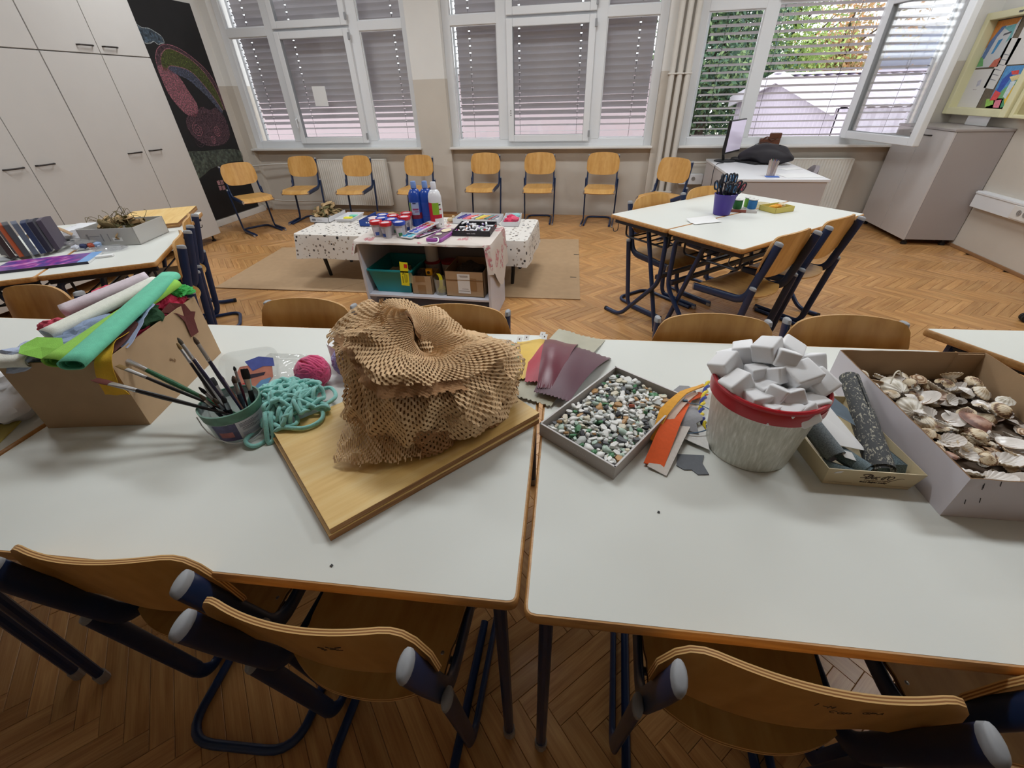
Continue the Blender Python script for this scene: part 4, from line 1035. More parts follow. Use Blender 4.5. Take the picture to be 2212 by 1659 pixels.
def k_table(label, cx_, cy_, w_, d, a, group, mirror=1):
    """small school table whose end frames are one straight and one S-bent tube, crossing"""
    t = thing('school_table', label, 'table', (cx_, cy_, 0), a, group)
    tabletop(t, rect(w_, d)); m = mirror
    fr = MB()
    for s in (-1, 1):
        fr.box(s * (w_ / 2 - 0.05) - 0.014, s * (w_ / 2 - 0.05) + 0.014, -d / 2 + 0.02, d / 2 - 0.02, 0.70, 0.733)
        fr.box(-w_ / 2 + 0.05, w_ / 2 - 0.05, s * (d / 2 - 0.06) - 0.01, s * (d / 2 - 0.06) + 0.01, 0.70, 0.733)
    fr.build('frame', M_['navy_dark'], t, smooth=0, bevel=0.004)
    for s in (-1, 1):
        x = s * (w_ / 2 - 0.055)
        pts = fillet([(x, m * 0.14, 0.712), (x, m * 0.225, 0.70), (x, m * 0.225, 0.38), (x, m * -0.10, 0.016), (x, m * -0.25, 0.016)], 0.07, 6)
        MB().tube(pts, 0.0155, 12).build('bent_leg', navy, t)
        MB().tube([(x - s * 0.034, m * 0.03, 0.71), (x - s * 0.034, m * 0.235, 0.012)], 0.0155, 12).build('straight_leg', navy, t)
        MB().tube([(x, m * -0.245, 0.016), (x, m * -0.262, 0.016)], 0.017, 10).build('foot_cap', M_['rubber'], t)
        MB().lathe([(0, 0), (0.018, 0), (0.018, 0.02), (0, 0.02)], 10, c=(x - s * 0.034, m * 0.236, 0)).build('foot_cap', M_['rubber'], t)
        for sy in (-1, 1):
            hk = spline([(s * (w_ / 2 - 0.02), sy * 0.19, 0.705), (s * (w_ / 2 - 0.018), sy * 0.19, 0.66), (s * (w_ / 2 - 0.018), sy * 0.225, 0.645), (s * (w_ / 2 - 0.018), sy * 0.235, 0.665)], 4)
            if sy * m < 0: MB().tube(hk, 0.003, 6).build('bag_hook', M_['cord'], t)
    tr = MB()
    for k in range(5): tr.tube([(-w_ / 2 + 0.12, -0.16 + 0.08 * k, 0.60), (w_ / 2 - 0.12, -0.16 + 0.08 * k, 0.60)], 0.006, 6)
    for s in (-1, 1): tr.tube(fillet([(s * (w_ / 2 - 0.12), -0.2, 0.71), (s * (w_ / 2 - 0.12), -0.2, 0.60), (s * (w_ / 2 - 0.12), 0.2, 0.60), (s * (w_ / 2 - 0.12), 0.2, 0.71)], 0.03), 0.007, 6)
    tr.build('book_rack', M_['navy_dark'], t)
    MB().box(-w_ / 2 + 0.05, w_ / 2 - 0.05, m * 0.20 - 0.014, m * 0.20 + 0.014, 0.40, 0.43).build('stretcher', M_['navy_dark'], t, smooth=0, bevel=0.004)
    return t
aR = math.radians(42.5); dR = 0.524; wR = 1.36
fx, fy = 0.801, 2.518     # nearest corner
nxd, nyd = -math.sin(aR), math.cos(aR)
for k, lab, m in ((0, 'nearer table of the pair at the right, with the white card on its edge', 1), (1, 'farther table of the pair at the right, with the purple scissor pot', -1)):
    off = dR / 2 + k * (dR + 0.003)
    k_table('white ' + lab, fx + math.cos(aR) * wR / 2 + nxd * off, fy + math.sin(aR) * wR / 2 + nyd * off, wR, dR, aR, 'paired white tables on the right', m)
aL = math.radians(122.5); fx, fy = -2.425, 1.945
nxd, nyd = -math.sin(aL), math.cos(aL)
for k, lab, m in ((0, 'table at the left end, with the box of dry bark', 1), (1, 'table farther left, carrying the fabric sample book', -1)):
    off = 0.27 + k * 0.545
    k_table('white ' + lab, fx + math.cos(aL) * 0.69 + nxd * off, fy + math.sin(aL) * 0.69 + nyd * off, 1.38, 0.54, aL, 'paired white tables on the left', m)
t = thing('school_table', 'trapezoid white table whose corner shows behind the shell box at the right', 'table', (1.197, 1.633, 0), math.radians(5))
poly = [(0, 0), (0.30, -0.52), (0.30 + 0.75, -0.52), (1.35, 0)]
tabletop(t, poly)
for (x, y) in ((0.09, -0.05), (0.36, -0.46), (0.99, -0.46), (1.26, -0.05)):
    MB().tube([(x, y, 0.01), (x, y, 0.73)], 0.015, 10).build('leg', navy, t)
    MB().lathe([(0, 0), (0.018, 0), (0.018, 0.02), (0, 0.02)], 10, c=(x, y, 0)).build('foot_cap', M_['rubber'], t)
fr = MB()
pl = [(0.09, -0.05, 0.715), (0.36, -0.46, 0.715), (0.99, -0.46, 0.715), (1.26, -0.05, 0.715)]
for i in range(4): fr.tube([pl[i], pl[(i + 1) % 4]], 0.014, 8)
fr.build('frame', M_['navy_dark'], t)

# ------------------------------------------------------------------ cardboard sheet on the floor
def sheet_thing(name, label, cat, poly, z, th, m, edge=None):
    t = MB().prism(poly, z, z + th, 0).build(name, m, smooth=0); return tag(t, label, cat)
ct = thing('cardboard_sheet', 'large flattened brown cardboard sheet under the dotted low table', 'cardboard', (0, 0, 0))
MB().prism([(-3.60, 3.325), (-2.43, 3.383), (-2.10, 3.75), (-2.28, 4.9), (-3.75, 4.6)], 0.001, 0.006).build('panel', M_['carton'], ct, smooth=0)
MB().prism([(-2.42, 3.383), (-0.085, 3.493), (-0.20, 5.313), (-2.27, 5.15), (-2.09, 3.755)], 0.0012, 0.0068).build('panel', M_['carton'], ct, smooth=0)
for (x, y) in ((-0.19, 4.72), (-0.18, 4.02)): MB().box(x - 0.03, x + 0.03, y - 0.008, y + 0.008, 0.0068, 0.0072).build('slot', M_['rubber'], ct, smooth=0)
mb = MB().tube([(-3.60, 3.322, 0.004), (-3.0, 3.35, 0.005), (-2.43, 3.38, 0.004)], 0.004, 6); mb.build('torn_edge', M_['carton_edge'], ct)

# low table with dotted cloth
lt_ = thing('low_table', 'low table covered to the knees by a dotted cloth', 'table', (-1.68, 3.98, 0))
MB().prism(rect(2.20, 0.74), 0.43, 0.452).build('tabletop', M_['laminate'], lt_, smooth=0)
for sx in (-0.98, 0.98):
    for sy in (-0.22, 0.25): MB().tube([(sx * 0.96, sy * 0.9, 0.0), (sx, sy, 0.43)], [0.016, 0.022], 10).build('leg', M_['black'], lt_)
def dotcloth():
    m, nt, b = newmat('dotted_cloth'); tc = N(nt, 'ShaderNodeTexCoord')
    b.inputs['Base Color'].default_value = lin((222, 216, 208)) + (1,); b.inputs['Roughness'].default_value = 0.55
    cur = None
    base = N(nt, 'ShaderNodeRGB'); base.outputs[0].default_value = lin((224, 219, 212)) + (1,); cur = base.outputs[0]
    for sc_, th, col, off in ((17.0, 0.17, (34, 34, 36), 0.0), (26.0, 0.19, (112, 104, 98), 3.3), (30.0, 0.20, (160, 146, 130), 7.1)):
        mp = N(nt, 'ShaderNodeMapping'); mp.inputs['Location'].default_value = (off, off * 1.3, off * 0.7)
        nt.links.new(tc.outputs['Object'], mp.inputs[0])
        vo = N(nt, 'ShaderNodeTexVoronoi', Scale=sc_); nt.links.new(mp.outputs[0], vo.inputs['Vector'])
        sp = N(nt, 'ShaderNodeSeparateColor'); nt.links.new(vo.outputs['Color'], sp.inputs[0])
        mu = N(nt, 'ShaderNodeMath', operation='MULTIPLY'); nt.links.new(sp.outputs[0], mu.inputs[0]); mu.inputs[1].default_value = th * 1.7
        lt2 = N(nt, 'ShaderNodeMath', operation='LESS_THAN'); nt.links.new(vo.outputs['Distance'], lt2.inputs[0]); nt.links.new(mu.outputs[0], lt2.inputs[1])
        mx = N(nt, 'ShaderNodeMix', data_type='RGBA'); nt.links.new(lt2.outputs[0], mx.inputs[0]); nt.links.new(cur, mx.inputs[6]); mx.inputs[7].default_value = lin(col) + (1,); cur = mx.outputs[2]
    nt.links.new(cur, b.inputs['Base Color']); return m
def drape(w_, d, ztop, drop, amp=0.012, flare=0.02, nseg=120, corner_r=0.03):
    """cloth over a box: flat top plus skirt with soft folds"""
    rp = rounded(rect(w_, d), corner_r, 6)
    P = [V((p[0], p[1], 0)) for p in rp]
    tot = sum((P[(i + 1) % len(P)] - P[i]).length for i in range(len(P)))
    ring = []; i = 0; acc = 0
    for k in range(nseg):
        s = tot * k / nseg
        while acc + (P[(i + 1) % len(P)] - P[i]).length < s: acc += (P[(i + 1) % len(P)] - P[i]).length; i += 1
        q = P[i].lerp(P[(i + 1) % len(P)], (s - acc) / max(1e-9, (P[(i + 1) % len(P)] - P[i]).length)); ring.append(q)
    mb = MB(); rows = 8; vs = []
    for j in range(rows + 1):
        f = j / rows
        for k, q in enumerate(ring):
            a, b = ring[k - 1], ring[(k + 1) % nseg]; tt = (b - a).normalized(); nn = V((tt.y, -tt.x, 0))
            cn = max(0, (abs(q.x) / (w_ / 2)) * (abs(q.y) / (d / 2)) - 0.9) * 10
            off = flare * f + amp * f * math.sin(k * 0.55 + 2 * math.sin(k * 0.13)) + 0.05 * cn * f
            dz = drop(k / nseg, q) if callable(drop) else drop
            zz = ztop - dz * f if j else ztop
            if j == 0: vs.append((q.x, q.y, ztop))
            else: vs.append((q.x + nn.x * (off + 0.006), q.y + nn.y * (off + 0.006), zz - 0.004 * (1 - f)))
    mb.add(vs, [(j * nseg + k, (j + 1) * nseg + k, (j + 1) * nseg + (k + 1) % nseg, j * nseg + (k + 1) % nseg) for j in range(rows) for k in range(nseg)])
    o = len(mb.v); mb.add([(0, 0, ztop)] + [(q.x, q.y, ztop) for q in ring], [(0, 1 + k, 1 + (k + 1) % nseg) for k in range(nseg)])
    return mb
c = drape(2.22, 0.76, 0.458, 0.215, amp=0.006, flare=0.012).build('dotted_tablecloth', dotcloth(), smooth=50, weld=True, loc=(-1.68, 3.98, 0))
tag(c, 'white tablecloth with scattered black and grey dots on the low table', 'tablecloth')

# white open shelf unit in front of it
mk('shelf_white', (206, 206, 216), 0.45, var=0.03, vscale=6)
sx0, sx1, sy0, sy1 = -1.755, -0.735, 2.92, 3.42
sh_ = thing('shelf_unit', 'low white open shelf unit with boxes, in front of the dotted table', 'shelf', ((sx0 + sx1) / 2, (sy0 + sy1) / 2, 0))
W2, D2 = (sx1 - sx0) / 2, (sy1 - sy0) / 2
for s, nm in ((-1, 'side_panel'), (1, 'side_panel')): MB().box(s * W2 - (0.02 if s > 0 else 0), s * W2 + (0.02 if s < 0 else 0), -D2, D2, 0.0, 0.598).build(nm, M_['shelf_white'], sh_, smooth=0, bevel=0.002)
MB().box(-W2, W2, -D2, D2, 0.598, 0.618).build('top_panel', M_['shelf_white'], sh_, smooth=0, bevel=0.002)
for z in (0.185, 0.03): MB().box(-W2 + 0.02, W2 - 0.02, -D2 + 0.004, D2, z, z + 0.018).build('shelf_board', M_['shelf_white'], sh_, smooth=0, bevel=0.002)
MB().box(-W2 + 0.02, W2 - 0.02, D2 - 0.012, D2 - 0.004, 0.03, 0.598).build('back_panel', mat('shelf_back', (150, 146, 150), 0.6), sh_, smooth=0)
def floralcloth():
    m, nt, b = newmat('floral_cloth'); tc = N(nt, 'ShaderNodeTexCoord'); b.inputs['Roughness'].default_value = 0.8
    n1 = N(nt, 'ShaderNodeTexNoise', Scale=7.0, Detail=1.0); nt.links.new(tc.outputs['Object'], n1.inputs['Vector'])
    n2 = N(nt, 'ShaderNodeTexNoise', Scale=38.0, Detail=2.0); nt.links.new(tc.outputs['Object'], n2.inputs['Vector'])
    r1 = N(nt, 'ShaderNodeMapRange'); r1.inputs[1].default_value = 0.60; r1.inputs[2].default_value = 0.64; nt.links.new(n1.outputs[0], r1.inputs[0])
    r2 = N(nt, 'ShaderNodeMapRange'); r2.inputs[1].default_value = 0.46; r2.inputs[2].default_value = 0.5; nt.links.new(n2.outputs[0], r2.inputs[0])
    mu = N(nt, 'ShaderNodeMath', operation='MULTIPLY'); nt.links.new(r1.outputs[0], mu.inputs[0]); nt.links.new(r2.outputs[0], mu.inputs[1])
    cr = ramp(nt, n2.outputs[0], [(0.45, (120, 110, 120)), (0.52, (196, 120, 128)), (0.65, (206, 150, 150))])
    mx = N(nt, 'ShaderNodeMix', data_type='RGBA'); nt.links.new(mu.outputs[0], mx.inputs[0]); mx.inputs[6].default_value = lin((214, 204, 196)) + (1,); nt.links.new(cr.outputs[0], mx.inputs[7])
    nt.links.new(mx.outputs[2], b.inputs['Base Color']); return m
def fdrop(u, q):
    if q.x > W2 - 0.01: return 0.30 + 0.10 * math.sin(q.y * 9 + 1)
    if q.x < -W2 + 0.01: return 0.10
    return 0.016
c = drape(2 * W2 + 0.03, 2 * D2 + 0.02, 0.622, fdrop, amp=0.004, flare=0.004, nseg=160).build('floral_tablecloth', floralcloth(), smooth=50, weld=True, loc=((sx0 + sx1) / 2, (sy0 + sy1) / 2, 0))
tag(c, 'beige cloth with reddish flowers on the white shelf unit, hanging at the right', 'tablecloth')
# ================================================================== things on the long table row
T = 0.7604
def hull_mesh(pts):
    bm = bmesh.new(); vs = [bm.verts.new(p) for p in pts]
    r = bmesh.ops.convex_hull(bm, input=vs)
    bmesh.ops.delete(bm, geom=list(set([g for g in r['geom_interior'] if isinstance(g, bmesh.types.BMVert)] + [g for g in r['geom_unused'] if isinstance(g, bmesh.types.BMVert)])), context='VERTS')
    bm.verts.index_update(); v = [tuple(q.co) for q in bm.verts]; f = [tuple(q.index for q in p.verts) for p in bm.faces]
    bm.free(); return v, f
def sheet(path, wvecs, t, nu=8, m=0, wob=0.0, seed=0):
    """soft sheet swept along path; wvecs = half-width vectors per path point"""
    P = spline(path, 8); W = spline(wvecs, 8) if len(wvecs) == len(path) else [V(wvecs[0])] * len(P)
    n = len(P) - 1
    def fn(u, v):
        f = v * n; i = min(int(f), n - 1); a = f - i
        p = P[i].lerp(P[i + 1], a) + W[i].lerp(W[i + 1], a) * (2 * u - 1)
        if wob:
            q = noise.noise_vector(V((p.x * 25 + seed, p.y * 25, p.z * 25))) * wob; p = p + q
        return p
    return MB().shell(fn, nu, n, t)
def crepe_mat(name, col, lo=0.0): return mat(name, col, 0.85, var=0.06, vscale=60, bump=0.35, bscale=340)

# --- open cardboard box
A_, B_, C_, D_ = (-1.452, 0.646), (-1.177, 0.706), (-1.277, 1.091), (-1.552, 1.031)
bxr = thing('cardboard_box', 'open brown cardboard box full of crepe paper on the left table', 'box', (-1.3645, 0.8685, T))
o2 = lambda p: (p[0] + 1.3645, p[1] - 0.8685)
def wall_panel(p, q, z0, z1, t, m, par, name='wall_panel', lean=0.0):
    p, q = V(p), V(q); d = (q - p).normalized(); n_ = V((-d.y, d.x))
    poly = [tuple(p), tuple(q), tuple(q + n_ * t), tuple(p + n_ * t)]
    return MB().prism(poly, z0, z1).build(name, m, par, smooth=0)
cm = [M_['carton']]
P4 = [o2(p) for p in (A_, B_, C_, D_)]
for i in range(4): wall_panel(P4[i], P4[(i + 1) % 4], 0.0, 0.209 if i != 1 else 0.213, 0.004, M_['carton'], bxr)
MB().prism(inset(P4, 0.004), 0.0, 0.004).build('base_panel', M_['carton'], bxr, smooth=0)
hole = MB()
nB = (V(P4[2]) - V(P4[1])).normalized(); pc = V(P4[1]) + nB * 0.18
for k in range(5):
    q = pc + nB * (0.004 * k - 0.008); z = 0.105 - 0.004 * k + rnd.uniform(-0.004, 0.004)
    nn = V((nB.y, -nB.x)) * 0.0008
    hole.add([(q.x + nn.x, q.y + nn.y, z), (q.x + nB.x * 0.008 + nn.x, q.y + nB.y * 0.008 + nn.y, z - 0.002), (q.x + nB.x * 0.005 + nn.x, q.y + nB.y * 0.005 + nn.y, z + 0.008)], [(0, 1, 2)])
hole.build('torn_hole', M_['carton_edge'], bxr, smooth=0)
GCP = 'crepe paper in the cardboard box'
def crepe_roll(label, p0, p1, w_, h_, col, inner, up=(0, 0, 1), bend=0.0):
    """a flattened, folded crepe roll, open at its near end"""
    p0, p1 = V(p0), V(p1); t = thing('crepe_roll', label, 'crepe paper', p0, group=GCP)
    d = p1 - p0; L = d.length; dn = d.normalized(); side = dn.cross(V(up)).normalized(); upv = side.cross(dn).normalized()
    mo = crepe_mat('crepe', col); mi = crepe_mat('crepe_in', inner)
    def sec(sc_, n=20, roll=0.0):
        out = []
        for k in range(n):
            a = 2 * PI * k / n; c, s = math.cos(a), math.sin(a)
            x = w_ / 2 * sc_ * (abs(c) ** 0.6) * (1 if c > 0 else -1); z = h_ / 2 * sc_ * (abs(s) ** 0.8) * (1 if s > 0 else -1)
            out.append((x, z + roll * x))
        return out
    def tube(sc_, l0, l1, par, nm, m):
        mb = MB(); n = 20; rows = 14; vs = []
        for j in range(rows + 1):
            l = L * (l0 + (l1 - l0) * j / rows)
            for (x, z) in sec(sc_):
                b = bend * math.sin(PI * j / rows)
                ww = lump((x * 8, l * 14, z * 8), 3, 0.0016, w_ * 99)
                q = dn * l + side * (x + ww) + upv * (z + b + ww)
                vs.append(q)
        mb.add(vs, [(j * n + k, j * n + (k + 1) % n, (j + 1) * n + (k + 1) % n, (j + 1) * n + k) for j in range(rows) for k in range(n)], m)
        return mb
    a = tube(1.0, 0, 1, t, 'outer', 0); o = a.build('outer_layer', [mo], t, smooth=60, solid=0.0015)
    for s_, l0 in ((0.78, 0.006), (0.55, 0.014)):
        tube(s_, l0, 0.99, t, 'inner', 0).build('inner_layer', [mi], t, smooth=60, solid=0.0015)
    # far end closed by folded edge
    return t
crepe_roll('lime green crepe paper roll lying across the cardboard box', (-1.270, 0.655, 0.985), (-1.30, 1.06, 1.03), 0.060, 0.026, (150, 208, 84), (88, 150, 50))
crepe_roll('turquoise crepe paper roll on top of the cardboard box', (-1.190, 0.640, 0.995), (-1.322, 1.085, 1.045), 0.058, 0.026, (112, 206, 172), (38, 126, 92))
crepe_roll('cream white crepe paper roll behind the lime one', (-1.43, 0.765, 0.992), (-1.372, 1.075, 1.028), 0.058, 0.026, (236, 238, 226), (204, 206, 196))
crepe_roll('pale lilac crepe paper roll at the back of the cardboard box', (-1.545, 0.895, 0.995), (-1.418, 1.09, 1.035), 0.062, 0.028, (222, 208, 216), (190, 176, 186))
crepe_roll('white crepe roll poking out over the left rim of the box', (-1.375, 0.685, 0.972), (-1.64, 0.60, 0.99), 0.062, 0.03, (230, 230, 220), (196, 196, 188), up=(0, 0, 1))
def crumple(label, c, r, col, seed, n=(26, 16), sharp=0.55, cat='crepe paper', name='crepe_paper', group=GCP, flat=1.0, m=None, smooth=0, fr=None):
    def fn(u, v):
        a = 2 * PI * u; b = PI * (v - 0.5)
        d = V((math.cos(a) * math.cos(b), math.sin(a) * math.cos(b), math.sin(b)))
        k = 1 + sharp * (noise.noise(d * 1.7 + V((seed, 0, 0))) + 0.7 * abs(noise.noise(d * 3.9 + V((0, seed, 0)))) - 0.15)
        return (c[0] + d.x * r[0] * k, c[1] + d.y * r[1] * k, c[2] + d.z * r[2] * k * flat)
    o = MB().grid(fn, n[0], n[1], wrap=True).build(name, m or crepe_mat('crepe', col), smooth=smooth)
    return tag(o, label, cat, group)
crumple('pale blue crumpled crepe paper at the front left of the box', (-1.415, 0.705, 0.965), (0.075, 0.05, 0.03), (178, 190, 216), 3)
crumple('grey-blue crumpled crepe paper between the white and lime rolls', (-1.345, 0.80, 0.975), (0.055, 0.10, 0.028), (138, 156, 186), 4)
crumple('dark green crumpled crepe paper in the middle of the box', (-1.275, 0.905, 0.985), (0.038, 0.055, 0.03), (34, 74, 44), 5)
crumple('hot pink crumpled crepe paper at the back right of the box', (-1.305, 1.005, 0.975), (0.034, 0.05, 0.028), (226, 62, 100), 6)
crumple('pink crepe paper piece in the right rear corner of the box', (-1.305, 1.050, 0.972), (0.026, 0.026, 0.026), (206, 54, 88), 7)
crumple('dark red crepe paper at the front rim of the box', (-1.395, 0.705, 0.962), (0.045, 0.018, 0.016), (112, 24, 38), 8)
crumple('bright green crepe paper end sticking out under the turquoise roll', (-1.285, 1.07, 1.0), (0.022, 0.03, 0.016), (66, 176, 84), 9)
crumple('raspberry pink crepe paper behind the pale lilac roll', (-1.50, 1.02, 1.0), (0.05, 0.05, 0.026), (214, 66, 96), 10)
crumple('raspberry pink crepe fold in front of the lilac roll', (-1.48, 0.83, 0.98), (0.06, 0.025, 0.022), (206, 72, 94), 11)
crumple('crimson crepe paper scraps below the pale blue strip', (-1.272, 0.865, 0.968), (0.022, 0.06, 0.018), (190, 40, 70), 12)
# folded strips
def strip(label, path, wv, col, seed, t=0.0012, nu=8, wob=0.006, name='crepe_strip'):
    o = sheet(path, wv, t, nu, wob=wob, seed=seed).build(name, crepe_mat('crepe', col), smooth=60); return tag(o, label, 'crepe paper', GCP)
strip('yellow crepe strip hanging over the near right corner of the box', [(-1.235, 0.83, 0.985), (-1.205, 0.75, 0.988), (-1.182, 0.702, 0.976), (-1.192, 0.692, 0.94), (-1.20, 0.690, 0.90), (-1.196, 0.689, 0.872)], [(0.012, -0.004, 0.006), (0.014, 0, 0.006), (0.018, 0.004, 0.0), (0.022, 0.004, 0), (0.026, 0.005, 0), (0.032, 0.007, 0)], (222, 172, 44), 1)
strip('light blue crepe strip leaning over the right side of the box', [(-1.205, 0.77, 0.970), (-1.225, 0.84, 0.992), (-1.245, 0.90, 1.008), (-1.25, 0.935, 1.022)], [(0.016, -0.003, 0), (0.02, 0, 0.004), (0.014, 0, 0.004), (0.008, 0, 0)], (176, 186, 220), 2)
def ragged(label, pts, z_fn, col, seed, name='crepe_scrap'):
    """flat jagged scrap following a small set of world points"""
    n = len(pts); c = sum((V(p) for p in pts), V((0, 0, 0))) / n
    mb = MB(); mb.add([c] + [V(p) for p in pts], [(0, i + 1, (i + 1) % n + 1) for i in range(n)])
    return tag(mb.build(name, crepe_mat('crepe', col), smooth=0, solid=0.0014), label, 'crepe paper', GCP)
rx = V((C_[0] - B_[0], C_[1] - B_[1], 0)).normalized(); ox = V((rx.y, -rx.x, 0)) * 0.004
def onside(s, z, off=1.0): return V((B_[0], B_[1], 0)) + rx * s + ox * off + V((0, 0, z))
ragged('maroon crepe leaf hanging over the right wall of the box', [onside(0.25, 0.985, -4), onside(0.30, 0.995, -3), onside(0.335, 0.975), onside(0.345, 0.945), onside(0.365, 0.935), onside(0.345, 0.92), onside(0.335, 0.875), onside(0.295, 0.878), onside(0.30, 0.93), onside(0.285, 0.965)], None, (92, 38, 34), 0)
ragged('dark brown zigzag crepe scrap between turquoise roll and box rim', [(-1.235, 0.705, 0.975), (-1.245, 0.73, 1.0), (-1.225, 0.745, 1.003), (-1.262, 0.79, 1.012), (-1.225, 0.80, 1.0), (-1.25, 0.86, 1.015), (-1.222, 0.85, 0.995), (-1.21, 0.80, 0.98), (-1.195, 0.74, 0.972)], None, (84, 44, 38), 0)
ragged('lime green crepe flap folded out at the near end of the lime roll', [(-1.315, 0.665, 0.985), (-1.37, 0.66, 1.0), (-1.395, 0.685, 1.005), (-1.385, 0.72, 1.012), (-1.33, 0.735, 1.006), (-1.285, 0.70, 0.995)], None, (142, 204, 80), 0)
# --- white plastic bag behind the box
crumple('crumpled white plastic bag at the left edge behind the cardboard box', (-1.63, 0.70, 0.835), (0.115, 0.13, 0.075), (226, 226, 228), 21, (48, 30), 0.30, 'bag', 'plastic_bag', None, 1.0, mat('bag_white', (228, 228, 232), 0.35, bump=0.3, bscale=40), 40)
t = MB().box(-0.07, 0.07, -0.05, 0.05, 0, 0.004).build('yellow_packet', mat('packet_yellow', (196, 178, 92), 0.4), smooth=0, loc=(-1.60, 0.58, T), rot=(0, 0, 0.5)); tag(t, 'flat pale yellow packet half under the white plastic bag', 'packet')

# --- paint bucket with brushes
BC = V((-0.905, 0.732, T))
bk_ = thing('paint_bucket', 'clear plastic paint bucket with a label, full of brushes', 'bucket', BC)
clr = clear('bucket_clear', (0.86, 0.90, 0.90), 0.3, 0.30, (0.62, 0.68, 0.68))
MB().lathe([(0, 0.002), (0.058, 0.002), (0.060, 0.0), (0.062, 0.004), (0.071, 0.088), (0.0725, 0.088), (0.0735, 0.093), (0.0705, 0.0935), (0.0690, 0.088), (0.059, 0.006), (0, 0.006)], 40).build('bucket_wall', clr, bk_)
MB().lathe([(0.0712, 0.068), (0.0736, 0.090), (0.0742, 0.0945), (0.0700, 0.0950), (0.0690, 0.080)], 40).build('rim', mat('rim_paint', (86, 128, 110), 0.5, var=0.3, vscale=30), bk_)
def wrap(a0, a1, z0, z1, off, m, par, name, n=14):
    def fn(u, v):
        a = a0 + (a1 - a0) * u; z = z0 + (z1 - z0) * v; r = 0.0615 + (0.0715 - 0.0615) * (z / 0.088) + off
        return (r * math.cos(a), r * math.sin(a), z)
    return MB().grid(fn, n, 3).build(name, m, par, smooth=60)
va = math.atan2(-BC.y, -BC.x)
lb = wrap(va - 0.15, va + 1.25, 0.012, 0.066, 0.0008, mat('bucket_label', (206, 206, 214), 0.5, var=0.03, vscale=30), bk_, 'label')
wrap(va - 1.0, va - 0.15, 0.010, 0.064, 0.0008, mat('bucket_picture', (84, 84, 120), 0.5, var=0.35, vscale=45), bk_, 'picture_label')
wrap(va - 0.85, va - 0.35, 0.022, 0.040, 0.0012, mat('bucket_orange', (170, 110, 110), 0.5, var=0.2, vscale=60), bk_, 'picture_patch')
lm = mat('print_grey', (120, 120, 140), 0.7); lm2 = mat('print_dark', (70, 70, 90), 0.7); lm3 = mat('print_blue', (150, 156, 186), 0.7)
for k, (z, l0, l1, mm) in enumerate(((0.059, 0.0, 0.55, lm2), (0.055, 0.0, 0.8, lm), (0.052, 0.0, 0.75, lm), (0.049, 0.0, 0.6, lm), (0.044, 0.05, 0.5, lm2), (0.040, 0.05, 0.75, lm), (0.037, 0.05, 0.6, lm), (0.028, 0.0, 1.1, lm3), (0.025, 0.0, 1.1, lm3), (0.022, 0.0, 1.05, lm3), (0.019, 0.0, 1.0, lm3))):
    wrap(va - 0.05 + l0, va - 0.05 + l1, z - 0.0007, z + 0.0007, 0.0013, mm, lb, 'print_line')
hp = [BC * 0 + V((0.0745 * math.cos(va + s), 0.0745 * math.sin(va + s), 0.082 - 0.075 * math.sin(PI * (s + 1.55) / 3.1) ** 0.8)) for s in [(-1.55 + 3.1 * k / 16) for k in range(17)]]
MB().tube([(p.x * (1.0 + 0.04), p.y * 1.04, p.z) for p in hp], 0.0016, 6).build('wire_handle', mat('handle_white', (206, 208, 210), 0.4), bk_)
brist = {'rust': (96, 42, 34), 'grey': (78, 72, 62), 'ochre': (126, 98, 54), 'black': (24, 22, 26), 'brown': (84, 66, 52)}
hand = {'black': (26, 22, 24), 'navy': (40, 38, 66), 'green': (44, 96, 66), 'wood': (136, 96, 82), 'maroon': (74, 30, 42), 'blue': (66, 82, 96), 'orange': (190, 72, 46)}
GB = 'paint brushes in the clear bucket'
